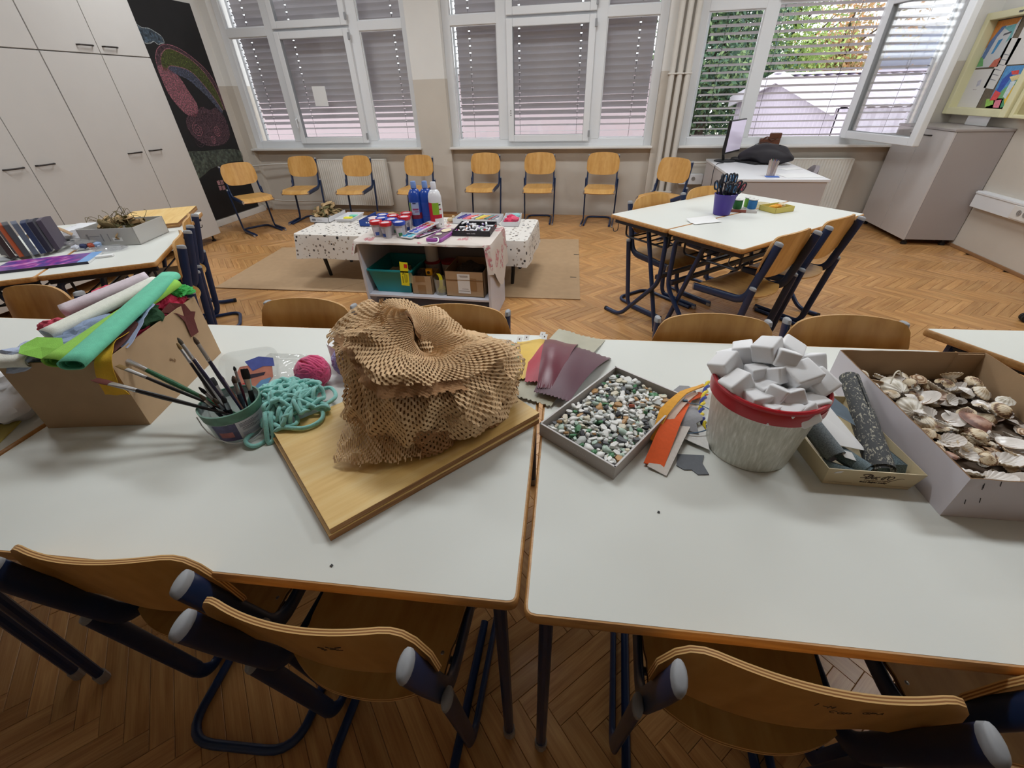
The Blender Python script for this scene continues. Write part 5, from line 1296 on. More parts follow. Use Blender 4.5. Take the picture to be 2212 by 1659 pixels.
def brush(label, base, tip, r, bl, fl, hcol, bcol, wide=1.0, roll=0.0):
    base, tip = V(base), V(tip); L = (tip - base).length; d = (tip - base).normalized()
    t = thing('paint_brush', label, 'brush', base, group=GB); q = d.to_track_quat('Z', 'Y').to_matrix().to_4x4() @ rz(roll); t.rotation_euler = q.to_euler()
    hl = L - bl - fl
    MB().lathe([(0, 0), (r * 0.55, 0.004), (r * 0.6, hl * 0.3), (r * 1.15, hl * 0.75), (r * 0.95, hl), (0, hl)], 10).build('handle', mat('brush_handle', hand[hcol], 0.3, var=0.25, vscale=40), t)
    f = MB(); S = Matrix.Diagonal((wide, 1 if wide == 1 else 0.7, 1, 1))
    f.lathe([(r * 0.9, hl - 0.004), (r * 1.05, hl), (r * 1.05, hl + 0.004), (r * 0.95, hl + 0.006)], 10)
    n = 10; vs = []
    for (z, kx, ky) in ((hl, 1, 1), (hl + fl * 0.4, 1 + (wide - 1) * 0.4, 0.95), (hl + fl, wide, 0.6 if wide > 1 else 0.85)):
        for k in range(n):
            a = 2 * PI * k / n; vs.append((r * kx * math.cos(a), r * ky * math.sin(a), z))
    f.add(vs, [(j * n + k, j * n + (k + 1) % n, (j + 1) * n + (k + 1) % n, (j + 1) * n + k) for j in range(2) for k in range(n)])
    f.build('ferrule', M_['steel'], t)
    b = MB(); vs = []; z0 = hl + fl
    prof = ((0, wide, 0.6 if wide > 1 else 0.85), (bl * 0.4, wide * 1.12, 0.75 if wide > 1 else 1.05), (bl * 0.85, wide * (1.05 if wide > 1 else 0.6), 0.5), (bl, wide * (0.95 if wide > 1 else 0.12), 0.12))
    for (z, kx, ky) in prof:
        for k in range(12):
            a = 2 * PI * k / 12; vs.append((r * kx * math.cos(a), r * ky * math.sin(a), z0 + z + (lump((k, z, r), 3.3, 0.003) if z == bl and wide > 1 else 0)))
    m = len(prof)
    b.add(vs, [(j * 12 + k, j * 12 + (k + 1) % 12, (j + 1) * 12 + (k + 1) % 12, (j + 1) * 12 + k) for j in range(m - 1) for k in range(12)] + [tuple((m - 1) * 12 + k for k in range(12))])
    b.build('bristles', mat('bristle', brist[bcol], 0.8, bump=0.4, bscale=900), t)
    return t
def inb(a, r, z): return (BC.x + r * math.cos(a), BC.y + r * math.sin(a), T + z)
brush('lowest brush reaching left, black handle and wide rust bristles', (-0.850, 0.712, 0.815), (-1.172, 0.653, 0.948), 0.0055, 0.036, 0.055, 'black', 'rust', 2.0, 0.3)
brush('long brush reaching left with green handle and grey bristles', (-0.852, 0.722, 0.80), (-1.228, 0.756, 0.955), 0.0062, 0.032, 0.065, 'green', 'grey', 1.5, 0.2)
brush('long thin black brush with ochre flat bristles between the two others', (-0.850, 0.716, 0.808), (-1.168, 0.712, 0.952), 0.0042, 0.024, 0.05, 'black', 'ochre', 1.7, 0.2)
brush('tall navy brush with a grey pointed tip, leftmost of the upright brushes', inb(-0.6, 0.03, 0.02), (-0.965, 0.735, 1.035), 0.0042, 0.018, 0.04, 'navy', 'grey')
brush('tall black brush with an ochre pointed tip beside the navy one', inb(-1.0, 0.035, 0.02), (-0.985, 0.742, 1.015), 0.0036, 0.018, 0.035, 'black', 'ochre')
brush('tall navy brush with a brown tip, rightmost of the upright trio', inb(0.1, 0.03, 0.02), (-0.930, 0.745, 1.035), 0.0046, 0.02, 0.045, 'navy', 'brown')
brush('short brush with a broad square black tip at the right of the bucket', inb(0.6, 0.045, 0.02), (-0.868, 0.782, 0.925), 0.006, 0.028, 0.03, 'black', 'black', 1.5, 0.5)
brush('thin maroon brush with a fine black tip at the right of the bucket', inb(1.0, 0.03, 0.02), (-0.905, 0.79, 0.925), 0.0035, 0.012, 0.03, 'maroon', 'black')
brush('brush with bare wooden handle in the middle of the bucket', inb(0.3, 0.03, 0.015), (-0.93, 0.762, 0.915), 0.0045, 0.02, 0.02, 'wood', 'brown')
brush('brush with a blue-grey handle right of the wooden one', inb(0.7, 0.02, 0.01), (-0.905, 0.775, 0.905), 0.006, 0.02, 0.03, 'blue', 'brown')
brush('short brush with an orange handle and black tip in the bucket', inb(-0.3, 0.02, 0.01), (-0.955, 0.715, 0.905), 0.0045, 0.022, 0.02, 'orange', 'black')
brush('short black brush with a wide black tip in the middle of the bucket', inb(-0.9, 0.03, 0.01), (-0.937, 0.745, 0.915), 0.0055, 0.022, 0.03, 'black', 'black', 1.6, 1.0)
brush('short dark brush with a brown oval tip low at the front of the bucket', inb(-1.7, 0.02, 0.01), (-0.945, 0.70, 0.895), 0.0045, 0.02, 0.022, 'black', 'brown')
brush('short dark brush with grey bristles leaning to the front rim of the bucket', inb(-2.2, 0.0, 0.01), (-0.915, 0.705, 0.882), 0.005, 0.02, 0.02, 'navy', 'grey')
brush('short black brush with a round black tip near the front rim', inb(-1.2, 0.02, 0.01), (-0.895, 0.715, 0.884), 0.0055, 0.02, 0.02, 'black', 'black')
t = thing('glue_pen', 'white glue pen with a pointed nozzle standing in the brush bucket', 'glue', (-0.950, 0.745, T + 0.02), rot=(-0.12, -0.22, 0))
MB().lathe([(0, 0), (0.012, 0), (0.013, 0.01), (0.013, 0.10), (0.011, 0.125), (0.0085, 0.13), (0, 0.13)], 16).build('body', mat('glue_white', (222, 222, 220), 0.4), t)
MB().lathe([(0.009, 0.13), (0.009, 0.142), (0.006, 0.147), (0.003, 0.18), (0.0, 0.182)], 14).build('nozzle', mat('glue_nozzle', (230, 230, 228), 0.4), t)
# clear lid with picture label leaning behind the bucket, and a clear blister beside it
ldm = clear('lid_clear', (0.93, 0.94, 0.94), 0.2, 0.10, (0.85, 0.86, 0.86))
t = thing('plastic_package', 'clear plastic package with an orange and blue picture label behind the brush bucket', 'packaging', (-0.965, 0.865, T + 0.002), rot=(math.radians(38), 0, math.radians(28)))
rp = rounded([(-0.085, 0.0), (0.075, 0.0), (0.080, 0.155), (-0.09, 0.155)], 0.045, 6)
ip = inset(rp, 0.012); n = len(rp)
lid = MB(); lid.add([(p[0], p[1], 0.014) for p in rp] + [(p[0], p[1], 0.014) for p in inset(rp, 0.004)] + [(p[0], p[1], 0.0) for p in ip],
    [(i, (i + 1) % n, (i + 1) % n + n, i + n) for i in range(n)] + [(n + i, n + (i + 1) % n, 2 * n + (i + 1) % n, 2 * n + i) for i in range(n)] + [tuple(2 * n + i for i in range(n))])
lid.build('lid_tray', ldm, t, smooth=50)
lb = MB().add([(0.035, 0.03, 0.003), (0.055, 0.055, 0.003), (0.055, 0.11, 0.003), (-0.035, 0.105, 0.003), (-0.05, 0.075, 0.003), (-0.045, 0.04, 0.003), (0.0, 0.025, 0.003)], [tuple(range(7))]).build('label', mat('lid_orange', (206, 132, 112), 0.5, var=0.15, vscale=40), t, smooth=0)
for pts, c in (([(-0.02, 0.12), (0.0, 0.085), (0.03, 0.095), (0.062, 0.09), (0.06, 0.118), (0.02, 0.13)], (88, 100, 176)), ([(0.0, 0.03), (0.02, 0.05), (0.05, 0.055), (0.035, 0.028), (0.015, 0.02)], (112, 160, 206)), ([(-0.02, 0.06), (0.03, 0.066), (0.035, 0.075), (-0.01, 0.075)], (58, 46, 62)), ([(-0.045, 0.035), (-0.02, 0.045), (-0.02, 0.052), (-0.046, 0.045)], (196, 40, 50))):
    MB().add([(a, b, 0.0036) for a, b in pts], [tuple(range(len(pts)))]).build('label_patch', mat('lid_patch', c, 0.5, var=0.1, vscale=50), lb, smooth=0)
def blisterfn(u, v):
    a, b = 2 * u - 1, 2 * v - 1; e = min(1 - abs(a), 1 - abs(b)); h_ = 0.030 * min(1, e / 0.22) ** 0.6
    return (0.075 * a + 0.003 * math.sin(9 * b), 0.085 * b, 0.002 + h_ + lump((u * 4, v * 4, 0), 1.5, 0.003))
t = MB().grid(blisterfn, 26, 26).build('clear_blister', clear('blister_clear', (0.965, 0.97, 0.97), 0.28, 0.05), smooth=40, loc=(-0.985, 1.005, T), rot=(0, 0, 0.1)); tag(t, 'clear plastic blister package between brush bucket and pink yarn ball', 'packaging')

# --- yarn
def fuzzy(name, col): return mat(name, col, 0.95, var=0.10, vscale=260, bump=0.6, bscale=500, sheen=0.4)
pink = fuzzy('yarn_pink', (216, 74, 124)); teal = fuzzy('yarn_teal', (146, 212, 204)); lilac = fuzzy('yarn_lilac', (152, 150, 206))
def yarn_ball(label, c, R_, r, n, m, seed):
    t = thing('yarn_ball', label, 'yarn', c); rg = random.Random(seed)
    MB().ball((0, 0, 0), R_ * 0.93, 24, 16).build('core', m, t, smooth=180)
    mb = MB()
    for k in range(n):
        ax = V((rg.gauss(0, 1), rg.gauss(0, 1), rg.gauss(0, 1))).normalized()
        if k % 3: ax = (ax * 0.35 + V(((1, 0.3, 0.2), (0.1, 1, 0.4), (0.2, -0.4, 1))[k % 3 if k % 3 < 3 else 0])).normalized()
        e1 = ax.orthogonal().normalized(); e2 = ax.cross(e1); off = rg.uniform(-0.62, 0.62) * R_; rr = math.sqrt(R_ * R_ - off * off)
        pts = [ax * off + (e1 * math.cos(2 * PI * i / 40) + e2 * math.sin(2 * PI * i / 40)) * (rr - r * 0.2 + r * 0.7 * noise.noise(V((i * 0.3, k, 0)))) for i in range(40)]
        mb.tube(pts, r, 8, closed=True)
    mb.build('strand', m, t, smooth=60)
    return t
yarn_ball('pink chunky yarn ball beside the brown honeycomb paper', (-0.815, 0.955, T + 0.050), 0.047, 0.0058, 34, pink, 3)
yarn_ball('lilac yarn ball half hidden behind the honeycomb paper', (-0.735, 1.03, T + 0.052), 0.046, 0.006, 26, lilac, 4)
t = thing('paper_roll', 'white roll standing behind the pink yarn ball', 'roll', (-0.79, 1.10, T))
MB().lathe([(0.02, 0.0), (0.048, 0.0), (0.048, 0.085), (0.02, 0.085), (0.02, 0)], 28).build('body', M_['white_paper'], t)
rg = random.Random(8); mb = MB()
def heap_z(x, y):
    dx, dy = (x + 0.80) / 0.13, (y - 0.815) / 0.12
    return max(0, 1 - dx * dx - dy * dy) ** 0.6 * 0.055
def board_z(x, y):     # top of plywood where it reaches under the yarn
    return 0.0305 if ((x + 0.784) * 0.641 + (y - 0.708) * 0.767) > -0.004 else 0.0
rr = 0.0056
for k in range(40):
    a0 = rg.uniform(0, 2 * PI); q = rg.uniform(0.0, 0.75) ** 0.7
    c = V((-0.80 + 0.085 * q * math.cos(a0), 0.815 + 0.082 * q * math.sin(a0)))
    L1, L2_ = rg.uniform(0.035, 0.075), rg.uniform(0.012, 0.03); an = rg.uniform(0, PI)
    pts = []; ph = rg.uniform(0, 6)
    m_ = 9
    for i in range(m_):
        s = 2 * PI * i / m_
        x = c.x + L1 * math.cos(s) * math.cos(an) - L2_ * math.sin(s + 0.4 * math.sin(s)) * math.sin(an) + rg.uniform(-0.005, 0.005)
        y = c.y + L1 * math.cos(s) * math.sin(an) + L2_ * math.sin(s) * math.cos(an) + rg.uniform(-0.005, 0.005)
        z = T + rr + max(board_z(x, y), 0) + heap_z(x, y) * rg.uniform(0.15, 1.0)
        pts.append((x, y, z))
    mb.tube(spline(pts, 6, True), rr * rg.uniform(0.85, 1.1), 8, closed=True)
for pts in ([(-0.875, 0.735), (-0.90, 0.715), (-0.925, 0.745), (-0.895, 0.775), (-0.86, 0.765)], [(-0.85, 0.72), (-0.845, 0.675), (-0.815, 0.668), (-0.805, 0.705), (-0.825, 0.745)], [(-0.80, 0.715), (-0.76, 0.708), (-0.73, 0.735), (-0.755, 0.765), (-0.79, 0.75)],
            [(-0.78, 0.72), (-0.70, 0.72), (-0.672, 0.76), (-0.70, 0.80), (-0.75, 0.79)], [(-0.92, 0.80), (-0.93, 0.86), (-0.89, 0.89), (-0.87, 0.84)], [(-0.71, 0.80), (-0.69, 0.86), (-0.73, 0.90), (-0.76, 0.86)]):
    mb.tube(spline([(x, y, T + rr + board_z(x, y) + rg.uniform(0, 0.008)) for x, y in pts], 8, True), rr, 8, closed=True)
tag(mb.build('yarn_heap', teal, smooth=60), 'loose heap of turquoise chunky yarn spilling over the plywood corner', 'yarn')

# --- plywood boards
plyf = wood('plywood_face', (214, 170, 94), (230, 192, 120), (238, 208, 144), (2.2, 14, 14), 0.42, island=0.03)
plye = wood('plywood_edge', (110, 72, 40), (150, 106, 62), (190, 150, 100), (4, 3, 260), 0.6, island=0.0)
def plywood(label, p1, p2, p3, z0, th, group='stacked plywood boards'):
    p1, p2, p3 = V(p1), V(p2), V(p3); p4 = p1 + (p3 - p2); c = (p1 + p3) / 2; e = (p3 - p2); a = math.atan2(e.y, e.x)
    R2 = Matrix.Rotation(-a, 2); loc = [tuple(R2 @ (p - c)) for p in (p1, p2, p3, p4)]
    o = MB().prism(loc, 0, th, 1, 0).build('plywood_board', [plyf, plye], smooth=0, bevel=0.0012, loc=(c.x, c.y, z0), rot=(0, 0, a))
    return tag(o, label, 'board', group)
plywood('upper plywood board under the honeycomb paper', (-0.784, 0.708), (-0.472, 0.452), (-0.1075, 0.888), T + 0.0156, 0.0146)
plywood('lower plywood board directly on the white table', (-0.786, 0.700), (-0.474, 0.446), (-0.107, 0.880), T, 0.0150)

# --- brown honeycomb packing paper: slit sheets with real holes, crumpled over the boards
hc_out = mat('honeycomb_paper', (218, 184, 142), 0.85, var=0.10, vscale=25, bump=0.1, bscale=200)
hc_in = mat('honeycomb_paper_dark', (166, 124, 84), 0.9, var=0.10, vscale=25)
def ridged(p, s, seed):
    q = V((p[0] * s + seed, p[1] * s, p[2] * s - seed)); return 1 - 2 * abs(noise.noise(q))
hb = MB()
TB = T + 0.0305
def slit(i, j): return not ((i + 2 * (j % 2)) % 4 == 0)
def twist(i, j): return (1 if ((i + 2 * (j % 2)) // 2) % 2 else -1)
def add_sheet(fn, nu, nv, m, wrap=False, holes=True, amp=0.0011, trim=None):
    """grid sheet; fn(u,v) -> (point); facets alternately twisted like expanded slit paper"""
    nn = nu if wrap else nu + 1
    P = [[V(fn(i / nu, j / nv)) for i in range(nn)] for j in range(nv + 1)]
    vs = []
    for j in range(nv + 1):
        for i in range(nn):
            a = P[j][(i + 1) % nn if wrap else min(i + 1, nn - 1)] - P[j][(i - 1) % nn if wrap else max(i - 1, 0)]
            b = P[min(j + 1, nv)][i] - P[max(j - 1, 0)][i]; n_ = a.cross(b); n_ = n_.normalized() if n_.length > 1e-12 else V((0, 0, 1))
            q = P[j][i] + n_ * amp * twist(i, j)
            q.z = max(q.z, TB + 0.001); vs.append(q)
    fs = []
    for j in range(nv):
        for i in range(nu):
            if holes and not slit(i, j): continue
            if trim and trim(i / nu, j / nv): continue
            i2 = (i + 1) % nn; fs.append((j * nn + i, j * nn + i2, (j + 1) * nn + i2, (j + 1) * nn + i))
    hb.add(vs, fs, m)
HC = V((-0.415, 0.865, TB))
def dome(u, v):
    a = 2 * PI * u
    # plan radius by direction: broad to the right-rear, straight on the left
    Rr = 0.184 + 0.016 * math.cos(a - 0.6) + 0.022 * math.cos(2 * a - 0.5) + 0.012 * math.sin(3 * a + 0.6)
    H_ = 0.225 + 0.025 * math.cos(a - 2.5) - 0.035 * math.cos(a - 0.15)
    g = math.sin(min(1.0, v * 1.12) * PI * 0.5) ** 0.72
    if v > 0.8: g *= 1 - 0.15 * (v - 0.8) / 0.2 + 0.10 * math.sin(7 * a) * (v - 0.8) / 0.2
    z = H_ * (1 - v ** 2.1) + 0.014 * math.sin(5 * a + 1) * v
    p = V((math.cos(a) * Rr * g, math.sin(a) * Rr * g * 0.95, z))
    d = V((math.cos(a), math.sin(a), 0.6 * (1 - v))).normalized()
    k = 0.042 * ridged(p, 6.5, 3.1) * min(1, v * 3) + 0.020 * ridged(p, 14, 7.7) + 0.006 * noise.noise(p * 36)
    p = HC + p + d * k
    p.z = max(p.z, TB + 0.045 * max(0, 1 - v) + 0.004 + (0.05 + 0.04 * math.sin(3 * a + 2.2)) * max(0, v - 0.86))
    return p
add_sheet(dome, 340, 44, 0, wrap=True, trim=lambda u, v: v > 0.93 + 0.05 * noise.noise(V((u * 40, 0, 1))))
def crest(u, v):       # ragged upright sheet along the top edge, peak at the left
    x = -0.575 + 0.33 * u; y = 0.955 + 0.03 * math.sin(u * 7) - 0.06 * (1 - v) ; z0 = TB + 0.150 - 0.05 * u
    z = z0 + (0.100 - 0.045 * u + 0.014 * math.sin(u * 17)) * v
    p = V((x, y, z)); k = 0.020 * ridged(p, 17, 1.3) + 0.008 * noise.noise(p * 45)
    return p + V((0.2, -1, 0.25)).normalized() * k + V((0, -0.05, 0)) * math.sin(v * 2.6)
add_sheet(crest, 120, 22, 0, trim=lambda u, v: v > 0.94 + 0.1 * noise.noise(V((u * 60, 2, 0))))
def layer(u0, u1, v0, v1, off0, off1, nu, nv, m, holes, seed):
    """loose outer layer following the heap, lifting off towards its ragged lower edge"""
    def fn(u, v):
        vv = v0 + (v1 - v0) * v + 0.03 * math.sin(u * 9 + seed); uu = (u0 + (u1 - u0) * u) % 1.0
        p = dome(uu, vv); a = 2 * PI * uu
        d = V((math.cos(a), math.sin(a), 0.55)).normalized()
        return p + d * (off0 + (off1 - off0) * v * v + 0.006 * ridged(p, 24, seed))
    add_sheet(fn, nu, nv, m, holes=holes, amp=0.0011 if holes else 0.0003, trim=lambda u, v: (v > 0.9 + 0.12 * noise.noise(V((u * 40, seed, 0)))) or (u < 0.03 + 0.03 * noise.noise(V((v * 20, seed, 3)))))
layer(0.50, 0.90, 0.34, 0.52, 0.008, 0.022, 120, 14, 1, False, 1.5)
layer(0.56, 1.06, 0.10, 0.42, 0.014, 0.027, 150, 14, 0, True, 4.2)
layer(-0.14, 0.10, 0.30, 0.80, 0.008, 0.016, 80, 18, 0, True, 7.9)
layer(0.40, 0.60, 0.18, 0.60, 0.008, 0.024, 60, 16, 0, True, 2.7)
def core(u, v):
    p = dome(u, v); q = HC + V((0, 0, 0.02)); return q + (p - q) * 0.93
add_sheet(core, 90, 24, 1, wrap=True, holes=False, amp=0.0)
def lobe(u, v):        # right-hand lobe curling under
    a = 0.4 + 3.6 * u
    c = V((-0.265, 0.885, TB + 0.070)); ax = V((0.75, -0.66, 0)).normalized(); up = V((0, 0, 1)); sd = ax.cross(up)
    r = 0.066 + 0.012 * math.sin(3 * a)
    p = c + ax * (-0.07 + 0.15 * v) + (sd * math.cos(a) + up * math.sin(a)) * r * (1 - 0.2 * v)
    return p + (sd * math.cos(a) + up * math.sin(a)) * (0.016 * ridged(p, 20, 9.1) + 0.006 * noise.noise(p * 50))
add_sheet(lobe, 120, 22, 0, trim=lambda u, v: v > 0.93 + 0.08 * noise.noise(V((u * 50, 3, 0))))
def curl(u, v):        # small rolled tongue in the middle front right
    a = 2 * PI * u * 0.92
    c = V((-0.355, 0.79, TB + 0.135)); e = V((-0.262, 0.725, TB + 0.068)); p0 = c.lerp(e, v); ax = (e - c).normalized(); s1 = ax.cross(V((0, 0, 1))).normalized(); s2 = s1.cross(ax)
    r = 0.022 + 0.016 * v
    p = p0 + s1 * math.cos(a) * r + s2 * math.sin(a) * r * 0.8
    return p + s2 * 0.006 * ridged(p, 26, 2.2)
add_sheet(curl, 72, 20, 0, trim=lambda u, v: v > 0.92 + 0.1 * noise.noise(V((u * 40, 5, 0))))
def flap(u, v):        # low flap folded forward on the plywood
    x = -0.575 + 0.20 * u + 0.02 * v; y = 0.745 - 0.135 * v - 0.02 * math.sin(u * 3) + 0.05 * u
    z = TB + 0.004 + 0.062 * math.sin(min(1, 1.15 * (1 - v * 0.92)) * PI * 0.5) ** 1.2 * (0.55 + 0.45 * math.sin(u * PI)) + 0.012 * math.sin(u * 9) * (1 - v)
    p = V((x, y, z)); p.z = max(TB + 0.002, p.z + 0.010 * ridged(p, 24, 4.4)); return p
add_sheet(flap, 80, 24, 0, trim=lambda u, v: v > 0.94 + 0.07 * noise.noise(V((u * 45, 6, 0))))
def rim_sheet(u, v):   # inner ragged layer showing below the dome at the front
    a = PI * (1.02 + 0.95 * u); r = 0.165 + 0.02 * math.sin(u * 14)
    p = HC + V((math.cos(a) * r * 1.05 + 0.02, math.sin(a) * r, 0.004 + 0.075 * (1 - v)))
    return p + V((math.cos(a), math.sin(a), 0)) * (0.014 * ridged(p, 22, 6.6))
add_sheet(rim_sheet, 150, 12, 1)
hp_ = hb.build('honeycomb_paper', [hc_out, hc_in], smooth=0)
tag(hp_, 'big crumpled heap of brown slit honeycomb packing paper on the plywood', 'packing paper')
# --- fan of fabric samples
def satin(name, col, rough=0.45): return mat(name, col, rough, var=0.05, vscale=30, bump=0.15, bscale=700, sheen=0.3)
fs_ = thing('fabric_sample_book', 'fan of maroon, red, yellow and green fabric samples beside the honeycomb paper', 'fabric samples', (-0.12, 1.15, T))
def swatch(a, b, wa, wb, col, h_, z0, label, seed, gloss=0.45, t=0.0016):
    """arched strip from a (near end) to b (far end); half widths wa, wb; arch height h_"""
    a, b = V(a) - V((-0.12, 1.15)), V(b) - V((-0.12, 1.15)); d = (b - a).normalized(); s = V((-d.y, d.x))
    def fn(u, v):
        p = a.lerp(b, v); w_ = wa + (wb - wa) * v; q = p - s * w_ * (2 * u - 1)
        z = z0 + h_ * math.sin(PI * min(1, 0.10 + 0.9 * v) ) ** 0.8 * (0.75 + 0.25 * math.cos((2 * u - 1) * 1.4)) + 0.006 * math.sin(u * 5 + seed) * v
        q = q + d * 0.004 * math.sin(u * 60)* (1 if v > 0.98 or v < 0.02 else 0)
        return (q.x, q.y, max(z, 0.001))
    o = MB().shell(fn, 24, 20, t).build('swatch', satin('swatch', col, gloss), fs_, smooth=50); o['label'] = label; return o
swatch((-0.15, 0.97), (-0.02, 1.40), 0.07, 0.09, (176, 172, 150), 0.018, 0.002, 'beige satin swatch lowest in the fan', 1, 0.3)
swatch((-0.20, 1.06), (-0.285, 1.28), 0.035, 0.03, (96, 132, 100), 0.030, 0.004, 'sage green swatch', 2)
swatch((-0.19, 1.06), (-0.255, 1.29), 0.035, 0.03, (90, 122, 88), 0.034, 0.006, 'green swatch', 3)
swatch((-0.150, 1.060), (-0.185, 1.325), 0.048, 0.060, (226, 186, 66), 0.040, 0.008, 'yellow swatch', 4)
swatch((-0.120, 1.04), (-0.135, 1.31), 0.052, 0.045, (178, 34, 58), 0.044, 0.010, 'red swatch', 5)
swatch((-0.085, 0.975), (0.005, 1.27), 0.055, 0.085, (84, 30, 52), 0.042, 0.010, 'dark plum swatch', 6)
swatch((-0.100, 1.0), (-0.085, 1.315), 0.030, 0.058, (104, 22, 48), 0.052, 0.014, 'maroon satin swatch', 7, 0.3)
for i, (x, y, z, lab) in enumerate(((-0.292, 1.235, 0.042, 'a'), (-0.262, 1.247, 0.046, 'b'), (-0.226, 1.262, 0.052, 'c'), (-0.203, 1.272, 0.055, 'd'), (-0.150, 1.288, 0.062, 'e'), (-0.140, 1.262, 0.068, 'f'))):
    st = MB().box(-0.009, 0.009, -0.011, 0.011, 0, 0.0006).build('sticker', M_['white_paper'], fs_, smooth=0, loc=(x + 0.12, y - 1.15, z - 0.009), rot=(0.45, 0, -0.1))
    MB().box(-0.002, 0.002, -0.003, 0.003, 0.0006, 0.0009).build('print_mark', M_['pencil_grey'], st, smooth=0)

# --- pebble tray
PT = [(-0.100, 0.833), (0.088, 0.706), (0.282, 1.012), (0.094, 1.139)]
pc_ = (sum(p[0] for p in PT) / 4, sum(p[1] for p in PT) / 4)
tray = thing('pebble_tray', 'shallow grey cardboard tray filled with beach pebbles and sea glass', 'tray', (pc_[0], pc_[1], T))
loc4 = [(p[0] - pc_[0], p[1] - pc_[1]) for p in PT]
trm = mat('tray_grey', (176, 168, 162), 0.7, var=0.03, vscale=20); trl = mat('tray_edge', (206, 202, 200), 0.6)
for i in range(4):
    wall_panel(loc4[i], loc4[(i + 1) % 4], 0, 0.0385, 0.0035, trm, tray)
    p, q = V(loc4[i]), V(loc4[(i + 1) % 4]); d = (q - p).normalized(); nn = V((-d.y, d.x))
    MB().prism([tuple(p - nn * 0.0004), tuple(q - nn * 0.0004), tuple(q + nn * 0.004), tuple(p + nn * 0.004)], 0.0385, 0.0402).build('rim', trl, tray, smooth=0)
MB().prism(inset(loc4, 0.003), 0, 0.003).build('base_panel', trm, tray, smooth=0)
d = (V(loc4[1]) - V(loc4[0])).normalized(); mid = V(loc4[0]).lerp(V(loc4[1]), 0.50)
ml = MB(); rg = random.Random(4)
for k in range(15):
    s = (k - 7) * 0.0046; hh = 0.0018 + 0.0012 * (k % 3 == 0)
    if k == 8: continue
    p = mid + d * s; n_ = V((d.y, -d.x)) * 0.0005; e = d * rg.uniform(0.0008, 0.0016)
    for zz in (0, 1):
        ml.add([(p.x + n_.x, p.y + n_.y, 0.020 + zz * 0.002), (p.x + e.x + n_.x, p.y + e.y + n_.y, 0.020 + zz * 0.002), (p.x + e.x + n_.x, p.y + e.y + n_.y, 0.020 + zz * 0.002 + hh), (p.x + n_.x, p.y + n_.y, 0.020 + zz * 0.002 + hh)], [(0, 1, 2, 3)])
ml.build('faint_print', mat('faint_print', (206, 200, 194), 0.7), tray, smooth=0)
rg = random.Random(17)
PEB = []
for i in range(14):
    kind = 'chip' if i < 8 else 'round'
    if kind == 'chip':
        pts = []
        nn_ = rg.randint(5, 7); sx = rg.uniform(0.7, 1.0)
        for k in range(nn_):
            a = 2 * PI * k / nn_ + rg.uniform(-0.35, 0.35); r = rg.uniform(0.75, 1.05)
            for z in (-1, 1):
                pts.append((r * math.cos(a) * (0.92 if z > 0 else 1), r * math.sin(a) * sx * 0.75 * (0.92 if z > 0 else 1), z * rg.uniform(0.16, 0.26)))
        v, f = hull_mesh(pts)
    else:
        pts = []
        for k in range(26):
            q = V((rg.gauss(0, 1), rg.gauss(0, 1), rg.gauss(0, 1))).normalized(); pts.append((q.x, q.y * rg.uniform(0.7, 0.8), q.z * 0.42))
        v, f = hull_mesh(pts)
    PEB.append((v, f, kind))
PC = [('white', (236, 236, 232), 0.38), ('cream', (216, 208, 186), 0.14), ('pale grey', (190, 194, 190), 0.18), ('frosted pale green glass', (184, 206, 192), 0.08), ('green glass', (74, 130, 88), 0.06), ('dark grey', (98, 100, 104), 0.07), ('black', (38, 38, 42), 0.03), ('tan', (184, 142, 92), 0.06)]
pm = {n: mat('pebble_' + n.split()[0], c, 0.5 if 'glass' not in n else 0.3, var=0.08, vscale=180) for n, c, w_ in PC}
pm['brick red'] = mat('pebble_red', (164, 82, 58), 0.6)
cache = {}
def peb_obj(ci, k):
    key = (ci, k)
    if key not in cache:
        v, f, kd = PEB[k]; me = bpy.data.meshes.new('pebble'); me.from_pydata(v, [], f); me.materials.append(pm[ci])
        if kd == 'round': me.polygons.foreach_set('use_smooth', [True] * len(f))
        cache[key] = me
    return cache[key]
u_ = V(PT[1]) - V(PT[0]); w2_ = V(PT[3]) - V(PT[0])
def bed(mb_, n, zlo, zhi, smin, smax):
    for _ in range(n):
        a, b = rg.uniform(0.05, 0.95), rg.uniform(0.04, 0.96); p = V(PT[0]) + u_ * a + w2_ * b
        v, f, kd = PEB[rg.randrange(14)]; s = rg.uniform(smin, smax); M = TR(p.x, p.y, T + rg.uniform(zlo, zhi)) @ Matrix.Rotation(rg.uniform(-0.5, 0.5), 4, 'X') @ rz(rg.uniform(0, 6.3)) @ Matrix.Scale(s, 4)
        yield v, f, M
names = [c[0] for c in PC]; wts = [c[2] for c in PC]
sb = MB(); sb.prism(inset(PT, 0.006), T + 0.004, T + 0.012, 5)
for v, f, M in bed(sb, 900, 0.012, 0.021, 0.0045, 0.009): sb.add(v, f, rg.choices(range(8), wts)[0], M)
o = sb.build('pebble_bed', [pm[n] for n in names], smooth=0); tag(o, 'dense lower layer of small pebbles filling the grey tray', 'pebbles', kind='stuff')
placed = []
